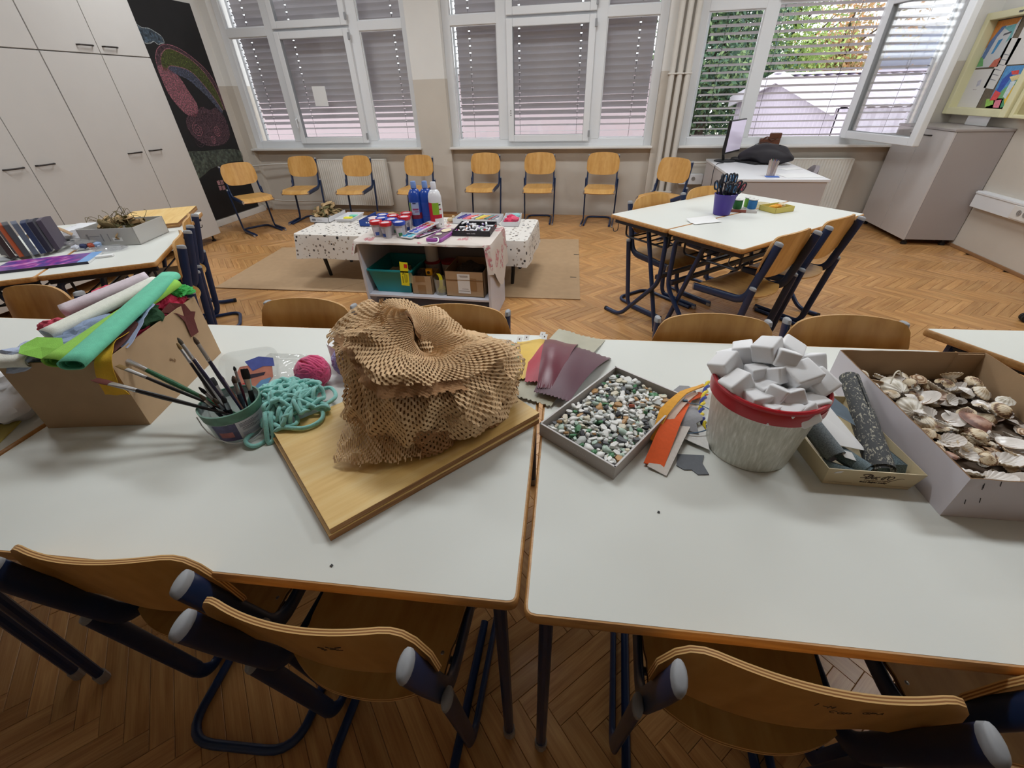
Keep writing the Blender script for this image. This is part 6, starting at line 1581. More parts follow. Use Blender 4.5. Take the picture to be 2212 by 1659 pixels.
for i in range(300):
    s = rg.uniform(0.0080, 0.0120) if i > 70 else rg.uniform(0.0125, 0.017)
    for tr_ in range(25):
        a, b = rg.uniform(0.07, 0.93), rg.uniform(0.055, 0.945)
        if all((a - q[0]) ** 2 * 0.05 + (b - q[1]) ** 2 * 0.13 > (0.62 * (s + q[2])) ** 2 for q in placed): break
    placed.append((a, b, s)); p = V(PT[0]) + u_ * a + w2_ * b
    cn = rg.choices(names, wts)[0]
    if i == 5: cn = 'brick red'
    o = bpy.data.objects.new('pebble', peb_obj(cn, rg.randrange(8) if rg.random() < 0.72 else rg.randrange(8, 14))); COL.objects.link(o)
    o.location = (p.x, p.y, T + 0.0225 + 0.006 * rg.random() + 0.004 * math.sin(a * 5)); o.scale = (s, s * rg.uniform(0.8, 1.1), s * rg.uniform(0.8, 1.3)); o.rotation_euler = (rg.uniform(-0.4, 0.4), rg.uniform(-0.4, 0.4), rg.uniform(0, 6.3))
    sz = 'larger' if i <= 70 else 'small'
    zn = 'in the middle' if 0.3 < a < 0.7 and 0.3 < b < 0.7 else ('at the left' if a < 0.5 else 'at the front') + ' corner' if b < 0.5 else ('at the rear' if a < 0.5 else 'at the right') + ' corner'
    tag(o, '%s %s pebble %s of the grey tray' % (sz, cn, zn), 'pebble', '%s %s pebbles %s of the tray' % (sz, cn, zn))

# --- felt and leather scraps, cable tie, twisted cord
def flat_thing(name, label, cat, poly, z, th, m, lift=None, n=14):
    """cut-out of soft sheet; lift(x,y) bends it"""
    bm = bmesh.new(); vs = [bm.verts.new((p[0], p[1], 0)) for p in poly]; bm.faces.new(vs)
    bmesh.ops.triangulate(bm, faces=bm.faces[:]); bmesh.ops.subdivide_edges(bm, edges=bm.edges[:], cuts=3, use_grid_fill=True)
    c = V((sum(p[0] for p in poly) / len(poly), sum(p[1] for p in poly) / len(poly), z))
    for v in bm.verts:
        v.co.z = (lift(v.co.x, v.co.y) if lift else 0); v.co.x -= c.x; v.co.y -= c.y
    bmesh.ops.recalc_face_normals(bm, faces=bm.faces[:])
    me = bpy.data.meshes.new(name); bm.to_mesh(me); bm.free(); me.materials.append(m)
    o = bpy.data.objects.new(name, me); COL.objects.link(o); o.location = c
    md = o.modifiers.new('solid', 'SOLIDIFY'); md.thickness = th; md.offset = 1
    return tag(o, label, cat, 'felt and leather scraps')
felt = lambda n, c: mat(n, c, 0.95, var=0.05, vscale=120, bump=0.25, bscale=800, sheen=0.2)
grey1 = felt('felt_grey', (142, 142, 146)); grey2 = felt('felt_grey_dark', (108, 112, 118)); ivory = felt('felt_ivory', (214, 206, 198)); oran = felt('felt_orange', (226, 92, 36)); amber = felt('felt_amber', (222, 158, 50)); pinkf = felt('leather_pink', (206, 180, 164)); white_f = felt('leather_white', (214, 212, 208))
ar = lambda k, y0, y1, h_: (lambda x, y: h_ * math.sin(PI * max(0, min(1, (y - y0) / (y1 - y0)))) ** 1.0 + k)
flat_thing('felt_scrap', 'grey felt scrap with a cut-out corner lying nearest the table edge', 'felt', [(0.243, 0.815), (0.235, 0.775), (0.25, 0.763), (0.268, 0.766), (0.280, 0.752), (0.305, 0.757), (0.296, 0.792), (0.305, 0.82)], T, 0.002, grey2)
flat_thing('felt_scrap', 'light grey felt scrap furthest back between tray and foam bucket', 'felt', [(0.255, 1.055), (0.231, 1.085), (0.262, 1.085), (0.285, 1.112), (0.310, 1.108), (0.325, 1.08), (0.325, 1.04), (0.29, 1.03)], T + 0.001, 0.002, grey1, lambda x, y: 0.012 * max(0, (x - 0.25) / 0.08))
flat_thing('leather_scrap', 'ivory leather strip underneath the orange felt strip', 'leather', [(0.166, 0.757), (0.208, 0.735), (0.272, 0.880), (0.325, 1.0), (0.30, 1.03), (0.235, 0.90)], T + 0.0021, 0.0018, ivory, ar(0, 0.74, 1.03, 0.018))
flat_thing('leather_scrap', 'white square of leather beside the foam bucket', 'leather', [(0.262, 0.865), (0.318, 0.833), (0.322, 0.90), (0.315, 0.925), (0.27, 0.90)], T + 0.008, 0.0016, white_f, lambda x, y: 0.004 * (y - 0.83) / 0.1)
flat_thing('felt_scrap', 'dark grey felt scrap bunched inside the blue cable tie', 'felt', [(0.252, 0.895), (0.30, 0.885), (0.297, 0.915), (0.315, 0.93), (0.322, 0.985), (0.30, 1.0), (0.27, 0.965)], T + 0.012, 0.003, grey1, ar(0, 0.88, 1.0, 0.012))
flat_thing('felt_strip', 'long orange felt strip fanned across the scraps', 'felt', [(0.158, 0.765), (0.204, 0.758), (0.256, 0.90), (0.303, 1.02), (0.36, 1.075), (0.335, 1.085), (0.28, 1.035), (0.22, 0.93)], T + 0.0045, 0.0028, oran, ar(0, 0.76, 1.08, 0.026))
flat_thing('felt_strip', 'narrow amber felt strip standing along the side of the pebble tray', 'felt', [(0.178, 0.845), (0.188, 0.84), (0.225, 0.92), (0.285, 1.02), (0.36, 1.115), (0.35, 1.12), (0.27, 1.03), (0.205, 0.935)], T + 0.010, 0.004, amber, ar(0, 0.84, 1.11, 0.034))
flat_thing('leather_scrap', 'pale pink leather strip between amber and orange felt', 'leather', [(0.185, 0.835), (0.198, 0.83), (0.25, 0.93), (0.33, 1.07), (0.318, 1.08), (0.235, 0.94)], T + 0.0075, 0.0018, pinkf, ar(0, 0.83, 1.08, 0.028))
tie = [(0.274 + 0.072 * math.cos(a), 0.935 + 0.056 * math.sin(a), T + 0.024 + 0.012 * math.sin(a + 1.0)) for a in [2 * PI * k / 40 for k in range(40)]]
ti = thing('cable_tie', 'thin blue-grey cable tie looped round the felt scraps', 'cable tie', (0.274, 0.935, T))
MB().tube([(x - 0.274, y - 0.935, z - T) for x, y, z in tie], 0.0017, 6, closed=True, flat=0.6).build('loop', mat('tie_blue', (62, 88, 112), 0.5), ti)
MB().box(-0.006, 0.006, -0.003, 0.004, 0, 0.005).build('lock_head', mat('tie_blue2', (62, 96, 120), 0.5), ti, smooth=0, loc=(0.005, 0.058, 0.034), bevel=0.001)
cd = thing('twisted_cord', 'yellow and blue twisted cord hanging beside the foam bucket', 'cord', (0.345, 0.98, T))
cpath = spline([(0.360, 1.105, 0.03), (0.335, 1.03, 0.03), (0.318, 0.965, 0.022), (0.322, 0.925, 0.014), (0.343, 0.905, 0.008)], 12)
for ph, c, nm in ((0, (232, 206, 40), 'yellow_strand'), (PI, (40, 58, 150), 'blue_strand')):
    MB().tube([(p.x - 0.345 + 0.0042 * math.cos(i * 0.75 + ph), p.y - 0.98 + 0.003 * math.sin(i * 0.75 + ph), p.z + 0.0042 * math.sin(i * 0.75 + ph)) for i, p in enumerate(cpath)], 0.0044, 8).build(nm, fuzzy('cord', c), cd)
for k, (dx, dy, c) in enumerate(((0.022, 0.012, (40, 58, 150)), (0.026, -0.006, (232, 206, 40)), (0.010, -0.020, (232, 206, 40)), (-0.004, -0.034, (40, 58, 150)), (0.016, -0.030, (30, 30, 36)))):
    MB().tube(spline([(-0.002, -0.075, 0.008), (dx * 0.5, -0.075 + dy * 0.5, 0.012), (dx, -0.075 + dy, 0.006)], 5), [0.004] * 10 + [0.0052], 8).build('frayed_end', fuzzy('cord_end', c), cd)

# --- foam bucket
FBC = V((0.413, 0.876, T))
fb_ = thing('foam_bucket', 'white translucent bucket with a red rim, heaped with white foam cubes', 'bucket', FBC)
def ribs():
    m, nt, b = newmat('bucket_milky'); tc = N(nt, 'ShaderNodeTexCoord'); b.inputs['Base Color'].default_value = lin((214, 214, 204)) + (1,); b.inputs['Roughness'].default_value = 0.35
    mp = N(nt, 'ShaderNodeMapping'); mp.inputs['Scale'].default_value = (40, 40, 5); nt.links.new(tc.outputs['Object'], mp.inputs[0])
    nz = N(nt, 'ShaderNodeTexNoise', Scale=5.0, Detail=3.0); nt.links.new(mp.outputs[0], nz.inputs['Vector'])
    r = ramp(nt, nz.outputs[0], [(0.35, (196, 196, 184)), (0.6, (216, 216, 206)), (0.72, (236, 236, 230))]); nt.links.new(r.outputs[0], b.inputs['Base Color'])
    bp = N(nt, 'ShaderNodeBump', Strength=0.25, Distance=0.002); nt.links.new(nz.outputs[0], bp.inputs['Height']); nt.links.new(bp.outputs[0], b.inputs['Normal'])
    b.inputs['Subsurface Weight'].default_value = 0.15; b.inputs['Subsurface Radius'].default_value = (0.02, 0.02, 0.02)
    return m
seg = 120; mb = MB(); vs = []; prof = [(0.0, 0.003), (0.088, 0.003), (0.092, 0.0), (0.0945, 0.004), (0.1125, 0.168), (0.1145, 0.176), (0.1105, 0.176), (0.0925, 0.008), (0, 0.008)]
mb.lathe(prof, 72); mb.build('bucket_wall', ribs(), fb_)
MB().lathe([(0.1135, 0.156), (0.1185, 0.158), (0.1195, 0.176), (0.1175, 0.186), (0.1205, 0.188), (0.1205, 0.193), (0.117, 0.196), (0.112, 0.195), (0.1105, 0.186), (0.110, 0.160)], 72).build('rim', mat('rim_red', (178, 24, 38), 0.3), fb_)
MB().grid(lambda u, v: (0.1202 * math.cos(-1.05 + 0.42 * u), 0.1202 * math.sin(-1.05 + 0.42 * u), 0.162 + 0.018 * v), 10, 2).build('tear_tab', mat('tab_pink', (214, 150, 150), 0.4), fb_, smooth=60, solid=0.0008)
fmat = mat('foam_white', (250, 250, 252), 0.95, bump=0.35, bscale=420)
fmat.node_tree.nodes['Principled BSDF'].inputs['Subsurface Radius'].default_value = (0.01, 0.01, 0.011)
def foam_mesh(seed):
    r_ = random.Random(seed); bm = bmesh.new(); bmesh.ops.create_cube(bm, size=1.0)
    for v in bm.verts: v.co += V((r_.uniform(-0.07, 0.07), r_.uniform(-0.07, 0.07), r_.uniform(-0.07, 0.07)))
    bmesh.ops.bevel(bm, geom=bm.edges[:], offset=0.11, segments=3, affect='EDGES', profile=0.6)
    me = bpy.data.meshes.new('foam_cube'); bm.to_mesh(me); bm.free(); me.materials.append(fmat); me.polygons.foreach_set('use_smooth', [True] * len(me.polygons)); return me
FM = [foam_mesh(k) for k in range(6)]
CUBES = [(-0.075, -0.035, 0.205, .056, 'large front left'), (-0.095, 0.02, 0.225, .050, 'left, lying over the red rim'), (-0.055, 0.055, 0.245, .050, 'upper left'), (-0.015, 0.03, 0.270, .052, 'topmost'), (0.035, 0.05, 0.255, .050, 'just right of the topmost'),
 (0.0, -0.015, 0.232, .044, 'centre'), (-0.035, -0.005, 0.222, .042, 'left of centre'), (0.045, -0.02, 0.235, .056, 'large right of centre'), (0.075, 0.03, 0.235, .056, 'upper right'), (0.088, -0.015, 0.212, .056, 'right, resting on the rim'),
 (-0.045, -0.065, 0.195, .046, 'lower front left'), (-0.005, -0.058, 0.208, .044, 'lower front centre'), (0.025, -0.062, 0.208, .042, 'front centre'), (0.015, -0.09, 0.190, .040, 'frontmost, just inside the rim'), (0.065, -0.062, 0.192, .052, 'front right, wedge-shaped'),
 (-0.02, -0.085, 0.182, .044, 'front, low against the rim'), (0.045, -0.085, 0.185, .042, 'low front right'), (0.0, 0.07, 0.225, .050, 'back centre'), (-0.07, 0.075, 0.205, .048, 'back left'), (0.06, 0.08, 0.205, .048, 'back right'),
 (0.015, 0.005, 0.262, .046, 'below the topmost'), (-0.025, -0.035, 0.205, .044, 'inner front'), (0.03, 0.02, 0.215, .05, 'inner right'), (-0.055, 0.02, 0.20, .05, 'inner left')]
for i, (x, y, z, s, where) in enumerate(CUBES):
    o = bpy.data.objects.new('foam_cube', FM[i % 6]); COL.objects.link(o)
    o.location = FBC + V((x, y, z - 0.012)); o.scale = (s, s * rg.uniform(0.85, 1.05), s * rg.uniform(0.75, 1.0)); o.rotation_euler = (rg.uniform(-0.5, 0.5), rg.uniform(-0.5, 0.5), rg.uniform(0, 1.57))
    tag(o, 'white foam cube in the red-rimmed bucket, ' + where, 'foam cube', 'foam cubes heaped in the bucket')

# --- wallpaper box
WB = [(0.548, 0.772), (0.722, 0.781), (0.682, 1.045), (0.508, 1.034)]
WT = [(0.540, 0.764), (0.734, 0.775), (0.694, 1.055), (0.498, 1.044)]
wc = (0.615, 0.908)
wb = thing('wallpaper_box', 'cream chocolate box bottom holding grey wallpaper rolls', 'box', (wc[0], wc[1], T))
crm = mat('box_cream', (212, 196, 160), 0.55, var=0.02, vscale=20); crd = mat('box_fold', (150, 132, 110), 0.7)
lo = [V((p[0] - wc[0], p[1] - wc[1], 0)) for p in WB]; hi = [V((p[0] - wc[0], p[1] - wc[1], 0.052)) for p in WT]
for i in range(4):
    j = (i + 1) % 4; n_ = (lo[j] - lo[i]).cross(hi[i] - lo[i]).normalized() * 0.0022
    mb = MB(); P_ = [lo[i], lo[j], hi[j], hi[i]]
    mb.add(P_ + [p - n_ for p in P_], [(0, 1, 2, 3), (7, 6, 5, 4), (0, 4, 5, 1), (1, 5, 6, 2), (2, 6, 7, 3), (3, 7, 4, 0)]).build('wall_panel', crm, wb, smooth=0)
MB().prism([(p.x, p.y) for p in lo], 0, 0.002).build('base_panel', crm, wb, smooth=0)
ex = (lo[1] - lo[0]).normalized(); ez = ((hi[0] + hi[1]) / 2 - (lo[0] + lo[1]) / 2).normalized(); en = ex.cross(ez).normalized()
def face_M(s, z, off=0.0006):
    o = (lo[0] + lo[1]) / 2 + ex * s + ez * z + en * off
    m = Matrix((ex, ez, en)).transposed().to_4x4(); m.translation = o; return m
ink = mat('ink_brown', (62, 44, 40), 0.6); ink2 = mat('ink_soft', (150, 128, 104), 0.6)
text_mesh("Duc d'O", 0.020, ink, wb, 'lettering', M=face_M(0.012, 0.034), shear=0.45, width=0.056)
mb = MB(); mb.tube(spline([(-0.034, 0.004, 0), (-0.024, 0.006, 0), (-0.012, 0.014, 0), (-0.022, 0.018, 0), (-0.032, 0.014, 0), (-0.024, 0.009, 0)], 6), 0.0005, 5); mb.tube(spline([(0.026, -0.006, 0), (0.036, 0.004, 0), (0.046, 0.010, 0), (0.052, 0.009, 0)], 6), 0.0004, 5)
o = mb.build('flourish', ink, wb); o.matrix_local = face_M(0.010, 0.026)
text_mesh('CHOCOLATIERS', 0.0052, ink2, wb, 'lettering', M=face_M(0.013, 0.0225), width=0.052)
text_mesh('finest Belgian quality', 0.0060, ink, wb, 'lettering', M=face_M(0.008, 0.0165), shear=0.4, width=0.056)
for s, l in ((-0.055, 0.05), (0.062, 0.05)):
    mb = MB().box(-l / 2, l / 2, 0, 0.0005, 0, 0.0003); o = mb.build('ruled_line', ink2, wb, smooth=0); o.matrix_local = face_M(s, 0.009)
o = MB().prism([(0, 0), (0.014, 0.004), (0.018, 0.010), (0.010, 0.010), (0.004, 0.006)], 0, 0.0004).build('torn_patch', M_['white_paper'], wb, smooth=0); o.matrix_local = face_M(-0.082, 0.038)
def wallpaper(name, base, motif, sc_=160, fine=False):
    m, nt, b = newmat(name); tc = N(nt, 'ShaderNodeTexCoord'); b.inputs['Roughness'].default_value = 0.75
    mp = N(nt, 'ShaderNodeMapping'); mp.inputs['Scale'].default_value = (1, 1, 3 if fine else 0.6); nt.links.new(tc.outputs['Object'], mp.inputs[0])
    nz = N(nt, 'ShaderNodeTexNoise', Scale=float(sc_), Detail=3.0, Distortion=1.2 if not fine else 0.0); nt.links.new(mp.outputs[0], nz.inputs['Vector'])
    if fine: r = ramp(nt, nz.outputs[0], [(0.35, base), (0.62, motif)])
    else: r = ramp(nt, nz.outputs[0], [(0.56, base), (0.62, motif)])
    nt.links.new(r.outputs[0], b.inputs['Base Color']); return m
wp1 = wallpaper('wallpaper_leaves', (72, 74, 76), (172, 168, 152)); wp2 = wallpaper('wallpaper_weave', (74, 84, 90), (128, 138, 142), 420, True); wp3 = wallpaper('wallpaper_blue', (72, 88, 96), (116, 134, 140), 380, True)
GW = 'wallpaper offcuts in the cream box'
def paper_roll(label, a, b, r, m, turns=2.2, cone=1.0, inner=None):
    a, b = V(a), V(b); L = (b - a).length; t = thing('wallpaper_roll', label, 'wallpaper', a, group=GW); t.rotation_euler = (b - a).normalized().to_track_quat('Z', 'Y').to_euler()
    def fn(u, v):
        an = 2 * PI * turns * u; rr_ = r * (0.72 + 0.28 * u) * (1 + (cone - 1) * v); return (rr_ * math.cos(an), rr_ * math.sin(an), L * v + 0.004 * math.sin(an * 0.5))
    MB().shell(fn, int(26 * turns), 6, 0.0006, 0, 1).build('sheet', [m, inner or M_['white_paper']], t, smooth=60)
    return t
paper_roll('long dark grey leaf-patterned wallpaper roll leaning across the cream box', (0.690, 1.075, T + 0.098), (0.668, 0.800, T + 0.032), 0.023, wp1, 2.2)
paper_roll('second leaf-patterned wallpaper layer round the lower half of the long roll', (0.680, 0.955, T + 0.070), (0.666, 0.795, T + 0.032), 0.0275, wp1, 1.6)
paper_roll('thick grey woven-look wallpaper roll at the left of the cream box', (0.545, 0.905, T + 0.065), (0.578, 0.820, T + 0.040), 0.024, wp2, 2.5, inner=mat('paper_mauve', (150, 142, 150), 0.8))
paper_roll('small blue-grey wallpaper curl in the middle of the cream box', (0.600, 0.845, T + 0.030), (0.640, 0.795, T + 0.026), 0.020, wp3, 1.5, inner=mat('paper_grey', (146, 150, 152), 0.8))
paper_roll('flat blue-grey wallpaper curl in the front left of the cream box', (0.552, 0.815, T + 0.018), (0.612, 0.790, T + 0.016), 0.015, wp3, 1.4)
def card(name, label, pts, m, cat='paper', g=GW, th=0.0008):
    c = sum((V(p) for p in pts), V((0, 0, 0))) / len(pts)
    o = MB().add([V(p) - c for p in pts], [tuple(range(len(pts)))]).build(name, m, smooth=0, solid=th, loc=c); return tag(o, label, cat, g)
card('white_card', 'white card standing tilted in the cream box next to the foam bucket', [(0.583, 0.985, T + 0.10), (0.648, 0.842, T + 0.048), (0.592, 0.842, T + 0.056), (0.566, 0.868, T + 0.066), (0.545, 0.96, T + 0.095)], M_['white_paper'])
card('paper_offcut', 'pale blue-grey paper offcut right of the long wallpaper roll', [(0.690, 1.02, T + 0.088), (0.700, 0.96, T + 0.07), (0.690, 0.90, T + 0.05), (0.664, 0.90, T + 0.058), (0.668, 1.03, T + 0.09)], mat('offcut_blue', (168, 182, 194), 0.8))
card('paper_offcut', 'dark slate offcut standing in the front right corner of the cream box', [(0.655, 0.79, T + 0.012), (0.715, 0.795, T + 0.012), (0.716, 0.81, T + 0.046), (0.690, 0.84, T + 0.058), (0.665, 0.81, T + 0.04)], wp3)
card('paper_offcut', 'slate blue offcut between white card and long roll at the back', [(0.605, 1.0, T + 0.10), (0.64, 0.95, T + 0.086), (0.648, 0.91, T + 0.066), (0.615, 0.94, T + 0.072), (0.59, 0.985, T + 0.085)], mat('offcut_slate', (116, 132, 146), 0.8))
card('paper_offcut', 'small white square offcut beside the grey woven-look roll', [(0.585, 0.832, T + 0.055), (0.612, 0.828, T + 0.050), (0.615, 0.808, T + 0.044), (0.592, 0.812, T + 0.048)], M_['white_paper'])
card('paper_offcut', 'beige offcut lying on the bottom of the cream box', [(0.56, 0.86, T + 0.004), (0.66, 0.87, T + 0.004), (0.64, 1.0, T + 0.02), (0.53, 0.98, T + 0.01)], mat('offcut_beige', (196, 182, 158), 0.8))
card('paper_offcut', 'pale mauve triangle scrap at the front wall of the cream box', [(0.585, 0.792, T + 0.012), (0.625, 0.794, T + 0.012), (0.607, 0.785, T + 0.036)], mat('offcut_mauve', (160, 146, 156), 0.8))

# --- shell box
SB = [(0.748, 0.716), (1.130, 0.742), (1.104, 1.253), (0.719, 1.211)]
sc2 = (0.925, 0.980); SH = 0.108
sbx = thing('shell_box', 'large white cardboard box with a brown inside, filled with seashells', 'box', (sc2[0], sc2[1], T))
l4 = [(p[0] - sc2[0], p[1] - sc2[1]) for p in SB]; in4 = inset(l4, 0.0042); wo = mat('box_white', (206, 200, 206), 0.6, var=0.02, vscale=10)
for i in range(4):
    j = (i + 1) % 4; p, q, r_, s_ = V(l4[i]), V(l4[j]), V(in4[j]), V(in4[i]); mb = MB(); n = 24; vs = []
    for k in range(n + 1):
        f = k / n; wv = 0.0022 * noise.noise(V((f * 9, i * 3.3, 0)))
        for a in (p.lerp(q, f), s_.lerp(r_, f)):
            vs += [(a.x, a.y, 0.0), (a.x, a.y, SH + wv)]
    fs = []; ms = []
    for k in range(n):
        b = k * 4
        for quad, m in (((b, b + 4, b + 5, b + 1), 0), ((b + 2, b + 3, b + 7, b + 6), 1), ((b + 1, b + 5, b + 7, b + 3), 2)): mb.f.append(quad); mb.m.append(m)
    mb.v = [tuple(v) for v in vs]
    mb.build('wall_panel', [wo, M_['carton'], M_['carton_edge']], sbx, smooth=0)
MB().prism(in4, 0, 0.004).build('base_panel', M_['carton'], sbx, smooth=0)
fd = (V(l4[1]) - V(l4[0])).normalized()
for s, z in ((0.030, 0.092), (0.055, 0.100), (0.022, 0.045), (0.045, 0.052), (0.030, 0.088)):
    c = V(l4[0]) + fd * s; n_ = V((fd.y, -fd.x)) * 0.0006
    st = MB(); st.tube([(c.x - 0.001 + n_.x, c.y + n_.y, z + 0.006), (c.x + 0.003 + n_.x, c.y + n_.y, z - 0.006)], 0.0007, 5); st.build('staple', M_['cord'], sbx)
flp = MB().prism([tuple(V(in4[2])), tuple(V(in4[2]) + (V(in4[3]) - V(in4[2])).normalized() * 0.07), tuple(V(in4[2]) + (V(in4[3]) - V(in4[2])).normalized() * 0.068 + V((0, -0.004))), tuple(V(in4[2]) + V((0, -0.004)))], 0.02, SH - 0.004)
flp.build('glued_flap', M_['carton'], sbx, smooth=0)

# seashells: ribbed cockles, scallops, smooth clams, limpets
def shell_mat(name, a, b, c, rings=55.0, ring_axis=True):
    m, nt, bs = newmat(name); tc = N(nt, 'ShaderNodeTexCoord'); ln = N(nt, 'ShaderNodeVectorMath', operation='LENGTH')
    oi = N(nt, 'ShaderNodeObjectInfo')
    nt.links.new(tc.outputs['Object'], ln.inputs[0]); mu = N(nt, 'ShaderNodeMath', operation='MULTIPLY'); nt.links.new(ln.outputs['Value'], mu.inputs[0]); mu.inputs[1].default_value = rings
    nz = N(nt, 'ShaderNodeTexNoise', Scale=5.0, Detail=3.0); nt.links.new(tc.outputs['Object'], nz.inputs['Vector'])
    ad = N(nt, 'ShaderNodeMath', operation='MULTIPLY_ADD'); nt.links.new(nz.outputs[0], ad.inputs[0]); ad.inputs[1].default_value = 3.0; nt.links.new(mu.outputs[0], ad.inputs[2])
    a2 = N(nt, 'ShaderNodeMath', operation='MULTIPLY_ADD'); nt.links.new(oi.outputs['Random'], a2.inputs[0]); a2.inputs[1].default_value = 6.0; nt.links.new(ad.outputs[0], a2.inputs[2])
    sn = N(nt, 'ShaderNodeMath', operation='SINE'); nt.links.new(a2.outputs[0], sn.inputs[0]); mr = N(nt, 'ShaderNodeMapRange'); mr.inputs[1].default_value = -1; nt.links.new(sn.outputs[0], mr.inputs[0])
    r = ramp(nt, mr.outputs[0], [(0.1, a), (0.5, b), (0.85, c)]); nt.links.new(r.outputs[0], bs.inputs['Base Color']); bs.inputs['Roughness'].default_value = 0.45
    return m
inner_w = mat('shell_inner', (232, 226, 220), 0.25, var=0.05, vscale=6); inner_p = mat('shell_inner_pink', (218, 196, 182), 0.25, var=0.1, vscale=6)
KIN = [('cockle', 'cream cockle with brown bands', shell_mat('cockle_banded', (112, 78, 52), (206, 180, 142), (228, 212, 184), 16), inner_w, 22, 0.07, 1.0, 0.55),
       ('cockle', 'pale cream ribbed cockle', shell_mat('cockle_pale', (190, 166, 132), (220, 204, 178), (234, 224, 206), 12), inner_w, 20, 0.07, 1.05, 0.5),
       ('scallop', 'white ribbed scallop', shell_mat('scallop_white', (196, 186, 168), (222, 216, 202), (236, 232, 222), 9), inner_w, 13, 0.09, 1.1, 0.3),
       ('clam', 'smooth tan clam', shell_mat('clam_tan', (142, 104, 74), (188, 150, 110), (214, 190, 160), 20), inner_w, 0, 0, 1.35, 0.32),
       ('clam', 'reddish brown clam', shell_mat('clam_red', (112, 72, 58), (150, 102, 84), (186, 146, 124), 10), inner_p, 0, 0, 1.25, 0.34),
       ('limpet', 'small grey limpet', shell_mat('limpet', (116, 108, 98), (176, 168, 154), (206, 200, 188), 24), inner_w, 18, 0.05, 0.95, 0.6)]
def valve_mesh(kind, nr, amp, asp, hgt, mo, mi):
    """one valve of a shell, hinge at origin side -y, opening down; outer and inner faces"""
    nu, nv = (72, 8) if nr else (36, 8)
    def fn(u, v):
        if kind == 'limpet':
            a = 2 * PI * u; r = v; k = 1 + amp * math.cos(nr * a) * v; return (r * k * math.cos(a), r * k * 0.85 * math.sin(a), hgt * (1 - r ** 1.4))
        a = PI * (u - 0.5) * 1.82            # fan angle about the hinge
        r = v * (1.62 + 0.20 * math.cos(a)) * (1 - 0.34 * abs(a / 1.43) ** 2.2)
        rib = amp * math.cos(nr * a * 1.25) * v if nr else 0
        x = r * math.sin(a) * asp * (0.66 if asp > 1.2 else 0.72); y = -0.8 + r * math.cos(a) * 1.02 + 0.16 * (1 - math.cos(a))
        q = V((x, y + 0.02)).length
        z = hgt * (1 - min(1, (q / 1.0)) ** 2) + 0.22 * (1 - v) ** 2 * hgt * 2 + rib * 0.45
        return (x, y, max(0, z) + rib * 0.3)
    mb = MB(); mb.shell(fn, nu, nv, 0.045, 0, 1, (0,)); return mb
SHM = []
for (kind, lab, mo, mi, nr, amp, asp, hgt) in KIN:
    me = valve_mesh(kind, nr, amp, asp, hgt, mo, mi).build('seashell', [mo, mi], smooth=70); d_ = me.data; bpy.data.objects.remove(me); SHM.append((d_, kind, lab))
su = V(SB[1]) - V(SB[0]); sv = V(SB[3]) - V(SB[0])
bedm = mat('shell_bed', (96, 80, 66), 0.9, var=0.3, vscale=40)  # dark brown bed under the shells, tone varied at random
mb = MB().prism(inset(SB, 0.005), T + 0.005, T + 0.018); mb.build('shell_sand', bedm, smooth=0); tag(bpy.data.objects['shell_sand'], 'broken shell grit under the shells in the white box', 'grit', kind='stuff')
rg = random.Random(31)
def put_shell(k, x, y, z, s, rot, lab=None, grp=None):
    d_, kind, base = SHM[k]; o = bpy.data.objects.new('seashell', d_); COL.objects.link(o); o.location = (x, y, z); o.scale = (s, s, s); o.rotation_euler = rot
    tag(o, lab or base, 'seashell', grp); return o
KEY = [(2, 0.838, 1.122, 0.050, 0.034, (0.35, -0.2, 0.4), 'largest white scallop, tied with a thread, at the back left of the shell box'),
       (1, 1.005, 1.190, 0.066, 0.024, (2.4, 0.1, 0.1), 'white cockle leaning inner side out near the rear wall of the shell box'),
       (0, 1.048, 1.165, 0.055, 0.026, (0.3, 0.3, -0.6), 'brown-banded cockle near the right rear corner of the shell box'),
       (3, 0.895, 1.085, 0.048, 0.030, (2.6, 0.5, 1.9), 'long tan clam with its dark hollow side up, below the big scallop'),
       (2, 0.832, 1.035, 0.046, 0.028, (0.5, -0.5, 0.2), 'flat white scallop fan behind the left wall of the shell box'),
       (4, 0.955, 0.992, 0.050, 0.036, (0.2, 0.1, 0.9), 'big reddish brown clam in the middle of the shell box'),
       (5, 0.862, 0.962, 0.060, 0.017, (2.9, 0.2, 0.0), 'small grey limpet ring lying open side up above the pearly shell'),
       (1, 0.848, 0.905, 0.054, 0.026, (2.8, -0.3, 0.8), 'pearly hollow cockle close to the left wall of the shell box'),
       (0, 0.918, 0.930, 0.054, 0.023, (0.2, 0.2, 0.1), 'cream cockle with fine bands right of the pearly shell'),
       (3, 0.985, 0.925, 0.046, 0.030, (2.9, 0.2, 1.2), 'grey-tan clam lying open, right of the cream cockle'),
       (1, 0.938, 0.862, 0.050, 0.030, (2.95, 0.15, 1.5), 'wide white hollow shell near the front of the box'),
       (4, 0.985, 0.855, 0.048, 0.028, (2.9, -0.2, 0.4), 'brown edged hollow shell at the right edge of the photo'),
       (1, 0.880, 0.800, 0.048, 0.028, (2.8, 0.1, 1.0), 'pinkish hollow cockle in the front row of the shell box'),
       (2, 0.825, 0.815, 0.044, 0.024, (2.7, 0.3, 0.5), 'pale hollow scallop at the front left corner of the shell box'),
       (0, 1.035, 1.040, 0.056, 0.024, (0.4, -0.3, 0.7), 'dark-banded cockle along the right wall of the shell box'),
       (0, 0.800, 0.865, 0.046, 0.024, (0.5, 0.4, -0.4), 'cream cockle against the left wall, front half of the shell box'),
       (3, 0.798, 1.150, 0.048, 0.026, (2.6, 0.4, 0.3), 'tan clam valve in the left rear corner of the shell box')]
occ = []
